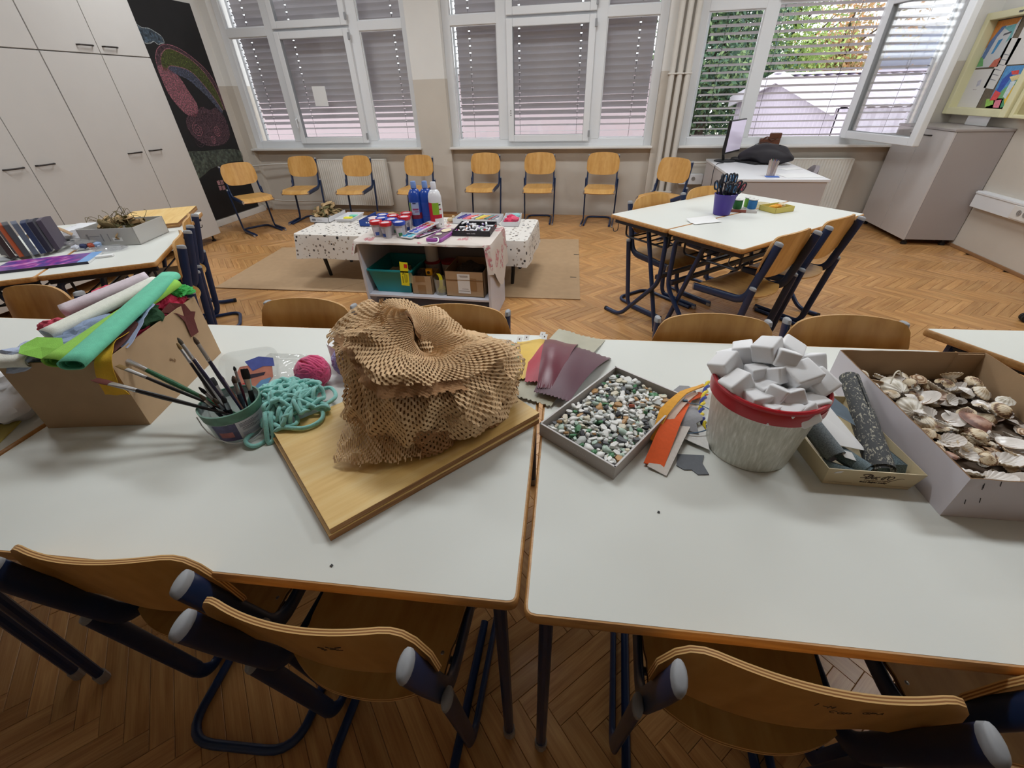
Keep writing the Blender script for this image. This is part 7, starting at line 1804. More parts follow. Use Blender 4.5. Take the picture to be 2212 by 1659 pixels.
for (k, x, y, z, s, r_, lab) in KEY:
    put_shell(k, x, y, T + z, s, r_, lab, 'seashells in the white box'); occ.append((x, y, s))
th = MB().tube(spline([(0.812, 1.105, T + 0.072), (0.826, 1.128, T + 0.092), (0.848, 1.148, T + 0.088), (0.862, 1.150, T + 0.07)], 6), 0.0018, 6).build('thread', mat('thread_white', (214, 206, 188), 0.8), smooth=60)
tag(th, 'pale thread tied round the biggest scallop in the shell box', 'thread')
cnt = 0
for i in range(290):
    a, b = rg.uniform(0.07, 0.93), rg.uniform(0.06, 0.94); p = V(SB[0]) + su * a + sv * b
    lower = i < 130
    s = rg.uniform(0.014, 0.026); k = rg.choices(range(6), (0.3, 0.25, 0.12, 0.12, 0.09, 0.12))[0]
    if k == 5: s *= 0.75
    if not lower and any((p.x - q[0]) ** 2 + (p.y - q[1]) ** 2 < (0.62 * (s + q[2])) ** 2 for q in occ): continue
    if not lower: occ.append((p.x, p.y, s))
    up = rg.random() < 0.5
    rot = (rg.uniform(-0.55, 0.55) + (0 if up else PI), rg.uniform(-0.5, 0.5), rg.uniform(0, 6.3))
    z = T + (rg.uniform(0.020, 0.030) if lower else rg.uniform(0.040, 0.052)) + 0.012 * (b - 0.3)
    d_, kind, lab = SHM[k]; sd = 'humped side up' if up else 'hollow side up'
    zn = ('front ' if b < 0.35 else 'rear ' if b > 0.7 else 'middle ') + ('left' if a < 0.5 else 'right'); ly = 'deep ' if lower else ''
    put_shell(k, p.x, p.y, z, s, rot, '%s%s, %s, %s of the white box' % (ly, lab, sd, zn), '%s%s shells, %s, %s of the white box' % (ly, lab, sd, zn)); cnt += 1

for (x, y, lab) in ((-0.444, 0.397, 'tiny dark crumb near the front edge of the left white table'), (0.181, 0.629, 'tiny dark crumb on the right white table, left of centre')):
    o = MB().prism([(-0.003, -0.002), (0.002, -0.003), (0.003, 0.001), (-0.001, 0.003)], 0, 0.0015).build('crumb', M_['black'], smooth=0, loc=(x, y, T)); tag(o, lab, 'crumb')
# ================================================================== white shelf unit: contents
SZ = 0.2036
def open_box(name, label, cat, x0, x1, y0, y1, z, h_, m, t=0.004, group=None, rz_=0.0, base=None, parent=None, taper=0.0):
    cx_, cy_ = (x0 + x1) / 2, (y0 + y1) / 2; o = thing(name, label, cat, (cx_, cy_, z), rz_, group)
    W, D = (x1 - x0) / 2, (y1 - y0) / 2
    lo = [(-W + taper, -D + taper), (W - taper, -D + taper), (W - taper, D - taper), (-W + taper, D - taper)]; hi = [(-W, -D), (W, -D), (W, D), (-W, D)]
    nm = ('front_panel', 'side_panel', 'rear_panel', 'side_panel')
    for i in range(4):
        j = (i + 1) % 4; a, b, c, d = V((*lo[i], 0)), V((*lo[j], 0)), V((*hi[j], h_)), V((*hi[i], h_)); n_ = (b - a).cross(d - a).normalized() * t
        MB().add([a, b, c, d, a - n_, b - n_, c - n_, d - n_], [(0, 1, 2, 3), (7, 6, 5, 4), (0, 4, 5, 1), (1, 5, 6, 2), (2, 6, 7, 3), (3, 7, 4, 0)]).build(nm[i], m, o, smooth=0)
    MB().prism(lo, 0, t).build('base_panel', base or m, o, smooth=0)
    return o
tealm = mat('bin_teal', (18, 142, 150), 0.4)
b_ = open_box('storage_bin', 'open teal plastic bin on the white shelf', 'bin', -1.72, -1.37, 2.955, 3.36, SZ, 0.188, tealm, 0.004, taper=0.035)
rp = rounded(rect(0.372, 0.427), 0.02); ip = inset(rp, 0.012); n = len(rp)
MB().prism(rp, 0.180, 0.190).build('rim', tealm, b_, smooth=0, bevel=0.003).hide_render = False
# hollow the rim: replace by ring
ro = [c for c in b_.children if c.name.startswith('rim')][0]; bpy.data.objects.remove(ro)
mb = MB(); mb.add([(*p, z) for z in (0.180, 0.192) for p in rp] + [(*p, z) for z in (0.180, 0.192) for p in ip], [(i, (i + 1) % n, n + (i + 1) % n, n + i) for i in range(n)] + [(n + i, n + (i + 1) % n, 3 * n + (i + 1) % n, 3 * n + i) for i in range(n)] + [(3 * n + i, 3 * n + (i + 1) % n, 2 * n + (i + 1) % n, 2 * n + i) for i in range(n)])
mb.build('rim', tealm, b_, smooth=0)
crumple('crumpled beige paper lying inside the teal bin', (-1.53, 3.12, 0.30), (0.10, 0.12, 0.07), (150, 136, 112), 41, (20, 12), 0.4, 'paper', 'crumpled_paper', None, 1.0, mat('beige_paper', (150, 136, 112), 0.9))
ym = mat('tag_yellow', (232, 224, 40), 0.5)
tg = thing('stamp_packet', 'yellow packet with a red label hanging over the rim of the teal bin', 'packet', (-1.425, 2.946, 0.28), rot=(0, math.radians(4), 0))
MB().box(-0.030, 0.034, -0.002, 0.002, 0, 0.185).build('packet_card', ym, tg, smooth=0)
MB().box(0.004, 0.030, -0.0028, -0.002, 0.142, 0.172).build('red_label', mat('label_red', (206, 44, 36), 0.5), tg, smooth=0)
pk_ = MB()
for k, (x, l0, l1) in enumerate(((-0.016, 0.02, 0.075), (0.002, 0.025, 0.10), (0.012, 0.025, 0.10), (0.020, 0.03, 0.09))): pk_.box(x, x + 0.004 if k < 1 else x + 0.0025, -0.0028, -0.002, l0, l1)
pk_.tube([(-0.012, -0.0026, 0.088), (-0.006, -0.0026, 0.10), (-0.014, -0.0026, 0.112)], 0.003, 6, flat=0.3, up=(0, 1, 0)); pk_.build('printed_lines', M_['black'], tg, smooth=0)
MB().grid(lambda u, v: (0.03 + 0.035 * u, -0.001 + 0.012 * math.sin(u * 3), 0.02 + (0.12 - 0.05 * u) * v), 6, 6).build('plastic_sleeve', clear('sleeve', (0.95, 0.95, 0.8), 0.2, 0.3, (0.85, 0.85, 0.6)), tg, smooth=60)
b_ = open_box('small_carton', 'small brown carton on the white shelf between teal bin and clear cup', 'box', -1.385, -1.218, 2.975, 3.16, SZ, 0.146, M_['carton'], 0.003)
MB().box(-0.035, 0.03, -0.0935, -0.092, 0.0, 0.075).build('tape', mat('tape_brown', (150, 116, 80), 0.3), b_, smooth=0)
MB().box(-0.045, 0.03, -0.0935, -0.092, 0.10, 0.146).build('tape', mat('tape_brown2', (150, 116, 80), 0.3), b_, smooth=0)
yb = thing('tape_measure', 'yellow and black tape measure standing in the small carton', 'tool', (-1.245, 3.02, 0.345))
MB().prism(rounded(rect(0.05, 0.03), 0.01), 0, 0.05).build('case', mat('tool_yellow', (236, 178, 30), 0.4), yb, smooth=0, bevel=0.004)
MB().lathe([(0, 0), (0.012, 0), (0.012, 0.002), (0, 0.002)], 14, M=TR(0, -0.0155, 0.026) @ Matrix.Rotation(PI / 2, 4, 'X')).build('dial', M_['black'], yb)
crumple('dark crumpled sandpaper sticking out of the small carton', (-1.32, 3.06, 0.335), (0.05, 0.06, 0.035), (82, 72, 66), 43, (16, 10), 0.4, 'sandpaper', 'crumpled_sheet', None, 1.0, mat('sandpaper', (82, 72, 66), 0.95))
cp = thing('clear_cup', 'clear plastic cup with a yellow tape strip on the white shelf', 'cup', (-1.152, 3.01, SZ))
MB().lathe([(0, 0.001), (0.045, 0.001), (0.047, 0.0), (0.055, 0.128), (0.053, 0.128), (0.045, 0.004), (0, 0.004)], 26).build('cup_wall', clear('cup_clear2', (0.9, 0.9, 0.88), 0.2, 0.22, (0.7, 0.7, 0.66)), cp)
yt = sheet([(-1.165, 2.985, 0.225), (-1.145, 2.98, 0.28), (-1.145, 2.985, 0.345), (-1.165, 2.99, 0.372)], [(0.014, 0, 0)] * 4, 0.0008, 4).build('tape_strip', ym, smooth=60); tag(yt, 'yellow tape strip standing in the clear cup', 'tape')
crumple('crumpled yellow paper in the clear cup', (-1.152, 3.01, 0.235), (0.036, 0.036, 0.026), (206, 200, 60), 44, (16, 10), 0.4, 'paper', 'crumpled_paper', None, 1.0, mat('yellow_paper', (206, 200, 60), 0.9))
b_ = open_box('large_carton', 'large brown carton with a white label on the white shelf', 'box', -1.102, -0.80, 2.965, 3.32, SZ, 0.198, M_['carton'], 0.004)
MB().box(-0.052, 0.045, -0.1795, -0.178, 0.028, 0.18).build('paper_label', M_['white_paper'], b_, smooth=0)
lbp = MB()
for z, x0, x1 in ((0.046, -0.046, 0.04), (0.062, -0.02, 0.03), (0.165, -0.04, 0.03), (0.158, -0.03, 0.03)): lbp.box(x0, x1, -0.1800, -0.1794, z, z + 0.003)
lbp.build('label_print', M_['pencil_grey'], b_, smooth=0)
MB().box(0.045, 0.095, -0.1792, -0.178, 0.05, 0.15).build('tape', mat('tape_brown3', (150, 116, 80), 0.3), b_, smooth=0)
MB().prism([(-0.151, -0.178), (0.151, -0.178), (0.151, -0.1815), (-0.151, -0.1815)], 0.135, 0.1365).build('crease', M_['carton_edge'], b_, smooth=0)
crumple('dark lumpy rags inside the large carton on the shelf', (-0.93, 3.12, 0.36), (0.11, 0.12, 0.06), (60, 54, 52), 45, (20, 12), 0.4, 'rag', 'rag_heap', None, 1.0, mat('rags', (60, 54, 52), 0.95))
for (x, y, lab) in ((-1.31, 3.285, 'white tub with a red lid at the back of the shelf, behind the small carton'), (-1.165, 3.29, 'white tub with a red lid at the back of the shelf, behind the clear cup')):
    b_ = thing('tub', lab, 'tub', (x, y, SZ), group='lidded tubs at the back of the shelf')
    MB().lathe([(0, 0), (0.058, 0), (0.066, 0.155), (0, 0.155)], 24).build('body', mat('tub_white', (190, 186, 186), 0.5), b_)
    MB().lathe([(0, 0.155), (0.070, 0.155), (0.070, 0.168), (0.066, 0.172), (0, 0.172)], 24).build('lid', mat('tub_red', (150, 36, 46), 0.4), b_)
t = thing('paper_roll', 'white paper towel roll standing on a tub inside the shelf', 'roll', (-1.31, 3.285, SZ + 0.173))
MB().lathe([(0.018, 0), (0.052, 0), (0.052, 0.19), (0.018, 0.19), (0.018, 0)], 24).build('body', M_['white_paper'], t)

# ================================================================== on top of the shelf unit
SZT = 0.6235
red_l = mat('lid_red', (206, 44, 56), 0.35); blue_l = mat('lid_blue', (44, 76, 176), 0.35); lid_in = mat('lid_top', (214, 206, 212), 0.4)
cupw = clear('paint_cup_clear', (0.93, 0.92, 0.93), 0.25, 0.45, (0.80, 0.76, 0.78))
GPC = 'paint cups with red and blue lids on the shelf unit'
first_cup = {}
for (x, y, c, lab) in ((-1.628, 3.055, 'r', 'red-lidded paint cup, front left of the cup cluster'), (-1.535, 3.020, 'r', 'red-lidded paint cup with a picture label, frontmost of the cluster'), (-1.440, 3.050, 'b', 'blue-lidded paint cup at the front right of the cluster'),
        (-1.535, 3.125, 'b', 'blue-lidded paint cup in the middle of the cluster'), (-1.628, 3.155, 'b', 'blue-lidded paint cup behind the front left red one'), (-1.665, 3.255, 'b', 'blue-lidded paint cup at the back left of the cluster'),
        (-1.570, 3.235, 'r', 'red-lidded paint cup in the back row, beside the back left blue one'), (-1.462, 3.205, 'r', 'red-lidded paint cup just behind the front right blue one'), (-1.495, 3.325, 'r', 'red-lidded paint cup rearmost of the cluster')):
    if c not in first_cup:
        t = thing('paint_cup', lab + ' on the shelf', 'cup', (x, y, SZT), group=GPC)
        MB().lathe([(0, 0.001), (0.030, 0.001), (0.031, 0), (0.040, 0.092), (0.038, 0.092), (0.029, 0.004), (0, 0.004)], 24).build('cup_wall', cupw, t)
        l = MB().lathe([(0.043, 0.088), (0.045, 0.090), (0.047, 0.106), (0.046, 0.112), (0.041, 0.1135), (0.037, 0.108), (0.0, 0.108)], 24).build('lid', red_l if c == 'r' else blue_l, t)
        MB().lathe([(0, 0.1088), (0.030, 0.1088)], 20).build('lid_disc', lid_in, l)
        first_cup[c] = t
    else: t = dup(first_cup[c], (x, y, SZT), rnd.uniform(0, 6), lab + ' on the shelf')
    cc = 0.4 * len(lab)
    lb = MB().grid(lambda u, v: ((0.0325 + 0.006 * v) * math.cos(-2.0 + 1.3 * u), (0.0325 + 0.006 * v) * math.sin(-2.0 + 1.3 * u), 0.012 + 0.06 * v), 8, 2).build('label', mat('cup_label', (206, 200, 210), 0.5), t, smooth=60)
    MB().grid(lambda u, v: ((0.0338 + 0.003 * v) * math.cos(-1.6 + 0.8 * u), (0.0338 + 0.003 * v) * math.sin(-1.6 + 0.8 * u), 0.012 + 0.025 * v), 6, 2).build('label_patch', mat('cup_patch', [(214, 110, 50), (60, 130, 80), (60, 90, 170)][int(cc) % 3], 0.5), lb, smooth=60)
def paint_bottle(label, x, y, body, capc, lab_cols):
    t = thing('paint_bottle', label, 'bottle', (x, y, SZT), group='paint bottles on the shelf unit')
    MB().lathe([(0, 0), (0.048, 0), (0.052, 0.004), (0.052, 0.205), (0.0512, 0.225), (0.045, 0.25), (0.031, 0.27), (0.019, 0.276), (0.019, 0.282), (0, 0.282)], 32).build('body', mat('bottle_body', body, 0.22), t)
    MB().lathe([(0.0, 0.280), (0.0215, 0.280), (0.0225, 0.284), (0.0205, 0.322), (0.018, 0.328), (0.0, 0.328)], 20).build('cap', mat('bottle_cap', capc, 0.3), t)
    def wr(a0, a1, z0, z1, col, nm, par, off):
        return MB().grid(lambda u, v: ((0.0522 + off) * math.cos(a0 + (a1 - a0) * u), (0.0522 + off) * math.sin(a0 + (a1 - a0) * u), z0 + (z1 - z0) * v), 14, 1).build(nm, mat('bottle_label', col, 0.35), par, smooth=60)
    base = wr(-3.0, 0.3, *lab_cols[0][2:4], lab_cols[0][4], 'label', t, 0.0003)
    for i, (a0, a1, z0, z1, col) in enumerate(lab_cols[1:]): wr(a0, a1, z0, z1, col, 'label_patch', base, 0.0006 + 0.0003 * i)
fr_ = -1.15
paint_bottle('blue paint bottle with a label on the shelf, left of the white bottle', -1.432, 3.395, (34, 72, 160), (120, 150, 206), [(0, 0, 0.08, 0.18, (34, 72, 160)), (-3.0, 0.3, 0.06, 0.105, (124, 34, 58)), (-2.7, -1.9, 0.10, 0.18, (96, 140, 60)), (-2.0, -0.8, 0.09, 0.182, (160, 176, 206)), (-1.8, -0.9, 0.125, 0.137, (150, 60, 110)), (-1.5, -0.9, 0.110, 0.116, (150, 60, 110)), (-1.7, -1.2, 0.172, 0.180, (30, 40, 90))])
paint_bottle('blue paint bottle half hidden behind the white paint bottle', -1.345, 3.41, (34, 72, 160), (120, 150, 206), [(0, 0, 0.08, 0.18, (34, 72, 160))])
paint_bottle('white paint bottle with a red and green label, right of the blue ones', -1.262, 3.375, (226, 226, 230), (226, 228, 236), [(0, 0, 0.0, 0.185, (226, 226, 230)), (-2.9, -1.35, 0.004, 0.185, (196, 30, 52)), (-1.75, -0.6, 0.085, 0.185, (140, 180, 50)), (-1.75, -0.3, 0.07, 0.098, (196, 30, 52)), (-1.5, -0.3, 0.004, 0.07, (232, 230, 230)), (-0.75, -0.2, 0.10, 0.185, (226, 226, 220)), (-0.75, -0.35, 0.13, 0.14, (190, 60, 90)), (-0.75, -0.4, 0.165, 0.175, (40, 60, 60)), (-0.75, -0.6, 0.02, 0.03, (50, 50, 50))])
def palette(label, x, y, a, z, tray_col, cols, tilt=(0.0, 0.0), lid=None):
    t = thing('watercolour_set', label, 'paint set', (x, y, z), group='watercolour sets on the shelf unit', rot=(tilt[0], tilt[1], a))
    MB().prism(rounded(rect(0.10, 0.29), 0.015), 0, 0.008).build('tray', mat('palette_tray', tray_col, 0.35), t, smooth=0, bevel=0.002)
    for i, c in enumerate(cols):
        r_, q = i // 2, i % 2
        MB().lathe([(0, 0.003), (0.014, 0.003), (0.0185, 0.001), (0.0185, -0.001)], 16, c=(-0.022 + 0.044 * q, -0.118 + 0.0395 * r_, 0.009)).build('paint_pan', mat('pan', c, 0.55, var=0.15, vscale=60), t)
    MB().tube([(0.046, -0.12, 0.010), (0.046, 0.10, 0.010)], 0.003, 6).build('brush_handle', M_['white_paper'], t)
    return t
palette('black-based watercolour set lowest in the stack on the shelf', -1.275, 3.16, -0.42, SZT, (44, 36, 44), [(90, 60, 90), (150, 70, 120), (60, 60, 90), (120, 40, 70), (70, 90, 140), (150, 120, 160), (200, 190, 200), (90, 90, 110), (160, 60, 90), (90, 50, 60), (60, 40, 70), (110, 80, 100), ])
palette('white watercolour set with turquoise pans, middle of the stack', -1.345, 3.13, -0.25, SZT + 0.011, (214, 214, 218), [(40, 140, 180), (90, 180, 206), (30, 110, 160), (110, 200, 210), (50, 90, 160), (150, 190, 220), (120, 100, 180), (180, 160, 210), (150, 50, 120), (200, 120, 160), (120, 40, 60), (200, 90, 80)], (0.03, 0.02))
palette('white watercolour set with purple and red pans on top of the stack', -1.315, 3.20, -0.30, SZT + 0.030, (220, 216, 222), [(60, 80, 170), (80, 120, 190), (60, 70, 150), (120, 140, 200), (140, 80, 170), (170, 110, 190), (150, 40, 120), (190, 70, 150), (130, 30, 60), (180, 40, 60), (190, 110, 70), (220, 160, 120)], (0.06, 0.03))
t = thing('paint_case', 'purple paint case with a white handle next to the watercolour stack', 'paint set', (-1.130, 3.09, SZT), -0.12)
MB().prism(rounded(rect(0.125, 0.30), 0.015), 0, 0.022).build('case', mat('case_purple', (160, 82, 168), 0.4), t, smooth=0, bevel=0.004)
MB().prism(rounded(rect(0.10, 0.27), 0.01), 0.022, 0.0228).build('mixing_tray', mat('case_dark', (110, 84, 100), 0.5), t, smooth=0)
MB().grid(lambda u, v: (0.002 + 0.036 * (v ** 0.5) * math.cos(2 * PI * u), 0.075 + 0.05 * (v ** 0.5) * math.sin(2 * PI * u), 0.0235 + 0.004 * v * v), 20, 3, wrap=True).build('paint_dish', mat('dish_cream', (226, 212, 180), 0.5), t, smooth=60)
MB().grid(lambda u, v: (-0.012 + 0.024 * (v ** 0.5) * math.cos(2 * PI * u), -0.03 + 0.03 * (v ** 0.5) * math.sin(2 * PI * u), 0.0235 + 0.003 * v * v), 18, 3, wrap=True).build('paint_dish', mat('dish_green', (206, 206, 190), 0.5), t, smooth=60)
MB().tube(spline([(-0.01, -0.12, 0.024), (0.03, -0.135, 0.028), (0.045, -0.165, 0.012), (0.02, -0.185, 0.005), (-0.03, -0.18, 0.004)], 6), 0.005, 8, flat=0.6).build('handle', M_['white_paper'], t)
blk = mat('box_black', (36, 34, 40), 0.5)
b_ = open_box('chalk_box', 'open black box full of small paper-wrapped paint tubes on the shelf', 'box', -1.06, -0.775, 3.115, 3.405, SZT, 0.038, blk, 0.003, rz_=0.03)
text_mesh('mini dots', 0.012, mat('print_light', (186, 186, 190), 0.6), b_, 'lettering', loc=(0.0, -0.1455, 0.019), rot=(PI / 2, 0, 0), width=0.06)
bpy.data.objects.remove([c for c in b_.children if c.name.startswith('lettering')][0])
pl = MB(); rg = random.Random(3)
for k in range(2):
    for i in range(9): pl.box(-0.032 + k * 0.036 + i * 0.0033, -0.032 + k * 0.036 + i * 0.0033 + rg.uniform(0.0012, 0.0024), -0.1456, -0.1450, 0.016, 0.016 + rg.choice((0.005, 0.007)))
pl.build('small_print', mat('print_light2', (186, 186, 190), 0.6), b_, smooth=0)
tcols = [('white', (226, 226, 232)), ('white', (226, 226, 232)), ('white', (226, 226, 232)), ('green', (96, 170, 130)), ('navy', (66, 66, 110)), ('red', (190, 60, 60)), ('violet', (150, 120, 190)), ('orange', (220, 150, 110))]
def stick(name, lab, cat, group, L, r, p, rot, col, wrapc=(232, 230, 234)):
    t = thing(name, lab, cat, p, group=group, rot=rot)
    MB().lathe([(0, -L / 2), (r * 0.9, -L / 2), (r, -L / 2 + r * 0.3), (r, L * 0.22), (0, L * 0.22)], 10).build('paper_sleeve', mat('sleeve', wrapc, 0.7), t)
    MB().lathe([(0, L * 0.22), (r * 0.9, L * 0.22), (r * 0.85, L * 0.46), (r * 0.5, L / 2), (0, L / 2)], 10).build('tip', mat('stick_tip', col, 0.6), t)
    return t
for k in range(34):
    cn, c = tcols[k % 8]; x = -1.045 + 0.255 * ((k * 0.618) % 1); y = 3.14 + 0.24 * ((k * 0.414 + 0.1) % 1); lay = k // 12
    stick('paint_tube', 'small paper-wrapped paint tube with a %s end in the black box' % cn, 'tube', '%s-ended tubes in the black box' % cn, 0.058, 0.0075, (x, y, SZT + 0.012 + 0.011 * lay + 0.003 * (k % 3)), (PI / 2 + rg.uniform(-0.25, 0.25), 0, rg.uniform(0, 6.3)), c)

# ================================================================== on the dotted low table
LZ = 0.4592
wpl = mat('tray_white', (220, 220, 224), 0.4)
b_ = open_box('pastel_box', 'long white box of oil pastels sorted by colour on the dotted table', 'box', -1.375, -0.93, 4.10, 4.37, LZ, 0.045, wpl, 0.003, rz_=-0.05)
pcs = [('dark blue', (62, 60, 130)), ('dark blue', (74, 66, 140)), ('violet', (110, 90, 160)), ('pink', (220, 120, 140)), ('pink', (226, 140, 150)), ('salmon', (226, 120, 100)), ('red', (220, 80, 70)), ('white', (230, 226, 222)), ('grey', (130, 126, 136)), ('yellow', (226, 220, 90)), ('yellow', (230, 214, 100)), ('orange', (226, 160, 70)), ('peach', (226, 180, 110)), ('dark green', (86, 120, 110)), ('teal', (120, 160, 160)), ('brick', (170, 90, 90)), ('grey', (150, 150, 160))]
for k, (cn, c) in enumerate(pcs):
    stick('oil_pastel', '%s oil pastel in the long white box on the dotted table' % cn, 'pastel', '%s pastels in the white box' % cn, 0.15, 0.008, (-1.325 + 0.0215 * k, 4.235 + rg.uniform(-0.02, 0.02), LZ + 0.036), (PI / 2 + rg.uniform(-0.04, 0.08), 0, -0.35 + rg.uniform(-0.15, 0.15)), c, c)
b_ = open_box('small_tray', 'clear-white tray of pink scraps at the right end of the dotted table', 'tray', -0.895, -0.735, 4.05, 4.42, LZ, 0.042, wpl, 0.003, rz_=0.08)
for k, (c, cn) in enumerate((((212, 60, 96), 'crimson'), ((222, 90, 120), 'rose'), ((206, 50, 90), 'raspberry'))):
    crumple(cn + ' crumpled paper scrap in the tray at the right end of the dotted table', (-0.83 + 0.045 * (k % 2), 4.14 + 0.06 * k, LZ + 0.036), (0.045, 0.04, 0.022), c, 60 + k, (14, 10), 0.4, 'paper', 'paper_scrap', 'scraps in the pink tray')
crumple('pale turquoise paper scrap at the rear of the pink scrap tray', (-0.80, 4.34, LZ + 0.034), (0.05, 0.05, 0.02), (150, 196, 200), 65, (14, 10), 0.3, 'paper', 'paper_scrap', 'scraps in the pink tray')
b_ = open_box('leaf_tray', 'shallow white box lid heaped with dry bark on the dotted table', 'tray', -2.865, -2.655, 4.03, 4.37, LZ, 0.05, wpl, 0.003, rz_=0.0)
MB().box(-0.08, -0.04, -0.1715, -0.1702, 0.018, 0.036).build('print_patch', mat('print_grey2', (110, 116, 130), 0.6), b_, smooth=0)
pl = MB()
for i in range(3): pl.box(-0.03, 0.05 - 0.02 * i, -0.1713, -0.1702, 0.016 + 0.008 * i, 0.018 + 0.008 * i)
pl.build('small_print', mat('print_grey3', (150, 154, 164), 0.6), b_, smooth=0)
barkm = [mat('bark_%d' % k, c, 0.9, var=0.15, vscale=30) for k, c in enumerate(((156, 126, 86), (120, 102, 66), (176, 148, 108), (104, 98, 62)))]
def bark_heap(label_fmt, group, n, x0, x1, y0, y1, z, hmax, size, seed, where):
    r_ = random.Random(seed); nm = ('tan', 'brown', 'pale', 'olive')
    proto = []
    for k in range(5):
        sd = k * 3.1
        def fn(u, v, sd=sd):
            a = 2 * u - 1; b = 2 * v - 1; w_ = (1 - b * b * 0.7) ** 0.5
            return (a * 0.42 * w_ + 0.1 * math.sin(b * 3 + sd), b, 0.35 * (1 - a * a) * w_ + 0.12 * noise.noise(V((a * 2, b * 2, sd))))
        proto.append(fn)
    me_cache = {}
    for i in range(n):
        k, c = i % 5, i % 4
        if (k, c) not in me_cache:
            o = MB().shell(proto[k], 6, 8, 0.05).build('bark_piece', barkm[c], smooth=50); me_cache[(k, c)] = o.data; bpy.data.objects.remove(o)
        o = bpy.data.objects.new('bark_piece', me_cache[(k, c)]); COL.objects.link(o)
        a, b = r_.random(), r_.random(); q = 1 - max(abs(2 * a - 1), abs(2 * b - 1)) ** 2
        s = size * r_.uniform(0.7, 1.3)
        o.location = (x0 + (x1 - x0) * (0.14 + 0.72 * a), y0 + (y1 - y0) * (0.12 + 0.76 * b), z + hmax * q * r_.uniform(0.3, 1.0) + 0.022)
        o.scale = (s, s, s); o.rotation_euler = (r_.uniform(-1.1, 1.1), r_.uniform(-1.1, 1.1), r_.uniform(0, 6.3))
        tag(o, '%s curled bark or leaf piece %s' % (nm[c], where), 'bark', '%s dry bark pieces %s' % (nm[c], where))
bark_heap('', '', 46, -2.865, -2.655, 4.03, 4.37, LZ + 0.02, 0.10, 0.045, 5, 'heaped in the white lid on the dotted table')
t = open_box('sponge_tray', 'white plastic tray with two small sponges on the dotted table', 'tray', -2.615, -2.43, 4.06, 4.36, LZ, 0.032, wpl, 0.004, taper=0.015, rz_=0.05)
for nm, c, x, y in (('yellow', (232, 222, 60), -2.515, 4.16), ('mint green', (120, 206, 178), -2.50, 4.25)):
    o = MB().prism(rounded(rect(0.085, 0.05), 0.008), 0, 0.024).build('sponge', mat('sponge', c, 0.95, bump=0.5, bscale=300), smooth=0, bevel=0.004, loc=(x, y, LZ + 0.0045), rot=(0, 0, 0.08)); tag(o, nm + ' sponge in the white plastic tray', 'sponge')
blu2 = mat('box_blue', (32, 74, 158), 0.4)
b_ = open_box('blue_box', 'open blue printed carton with paper scraps, behind the paint cups', 'box', -2.27, -1.95, 3.93, 4.30, LZ, 0.055, blu2, 0.003, base=M_['carton'])
for c in b_.children:
    if c.name.startswith('rear'): c.data.materials[0] = M_['carton']
pl = MB()
for i in range(9): pl.box(-0.09 + i * 0.021, -0.09 + i * 0.021 + 0.014, -0.1858, -0.1850, 0.030, 0.042)
pl.build('white_print', M_['white_paper'], b_, smooth=0)
MB().grid(lambda u, v: (-0.01 + 0.05 * (v ** 0.5) * math.cos(PI * u), -0.1858, 0.004 + 0.010 * (v ** 0.5) * math.sin(PI * u)), 14, 2).build('print_oval', M_['white_paper'], b_, smooth=0)
crumple('pale pink crumpled paper in the blue carton', (-2.14, 4.05, LZ + 0.045), (0.085, 0.07, 0.024), (222, 204, 206), 71, (18, 12), 0.4, 'paper', 'paper_scrap', 'scraps in the blue carton')
crumple('brown kraft paper scrap at the back of the blue carton', (-2.06, 4.20, LZ + 0.045), (0.07, 0.06, 0.022), (172, 146, 112), 72, (18, 12), 0.4, 'paper', 'paper_scrap', 'scraps in the blue carton')
crumple('small brown mossy clump between cups and blue bottle on the dotted table', (-1.62, 4.20, LZ + 0.030), (0.06, 0.05, 0.03), (98, 80, 54), 73, (22, 14), 0.6, 'moss', 'moss_clump', None, 1.0, mat('moss_brown', (98, 80, 54), 0.95))
t = thing('wooden_toy', 'small beige wooden duck figure right of the white paint bottle', 'figure', (-1.41, 4.14, LZ), 0.4)
MB().prism(rounded(rect(0.08, 0.05), 0.01), 0, 0.008).build('stand', mat('toy_pink', (216, 170, 150), 0.6), t, smooth=0, bevel=0.002)
MB().ball((0, 0, 0.03), (0.034, 0.02, 0.022), 14, 8).ball((0.03, 0, 0.055), (0.015, 0.014, 0.014), 12, 8).build('body', mat('toy_beige', (206, 184, 146), 0.6), t)
o = MB().box(-0.1, 0.1, -0.035, 0.035, 0, 0.012).build('dark_pencil_case', mat('case_slate', (52, 62, 84), 0.5), smooth=0, bevel=0.004, loc=(-1.10, 4.44, LZ), rot=(0, 0, 0.0)); tag(o, 'flat dark slate case behind the pastel box on the dotted table', 'case')

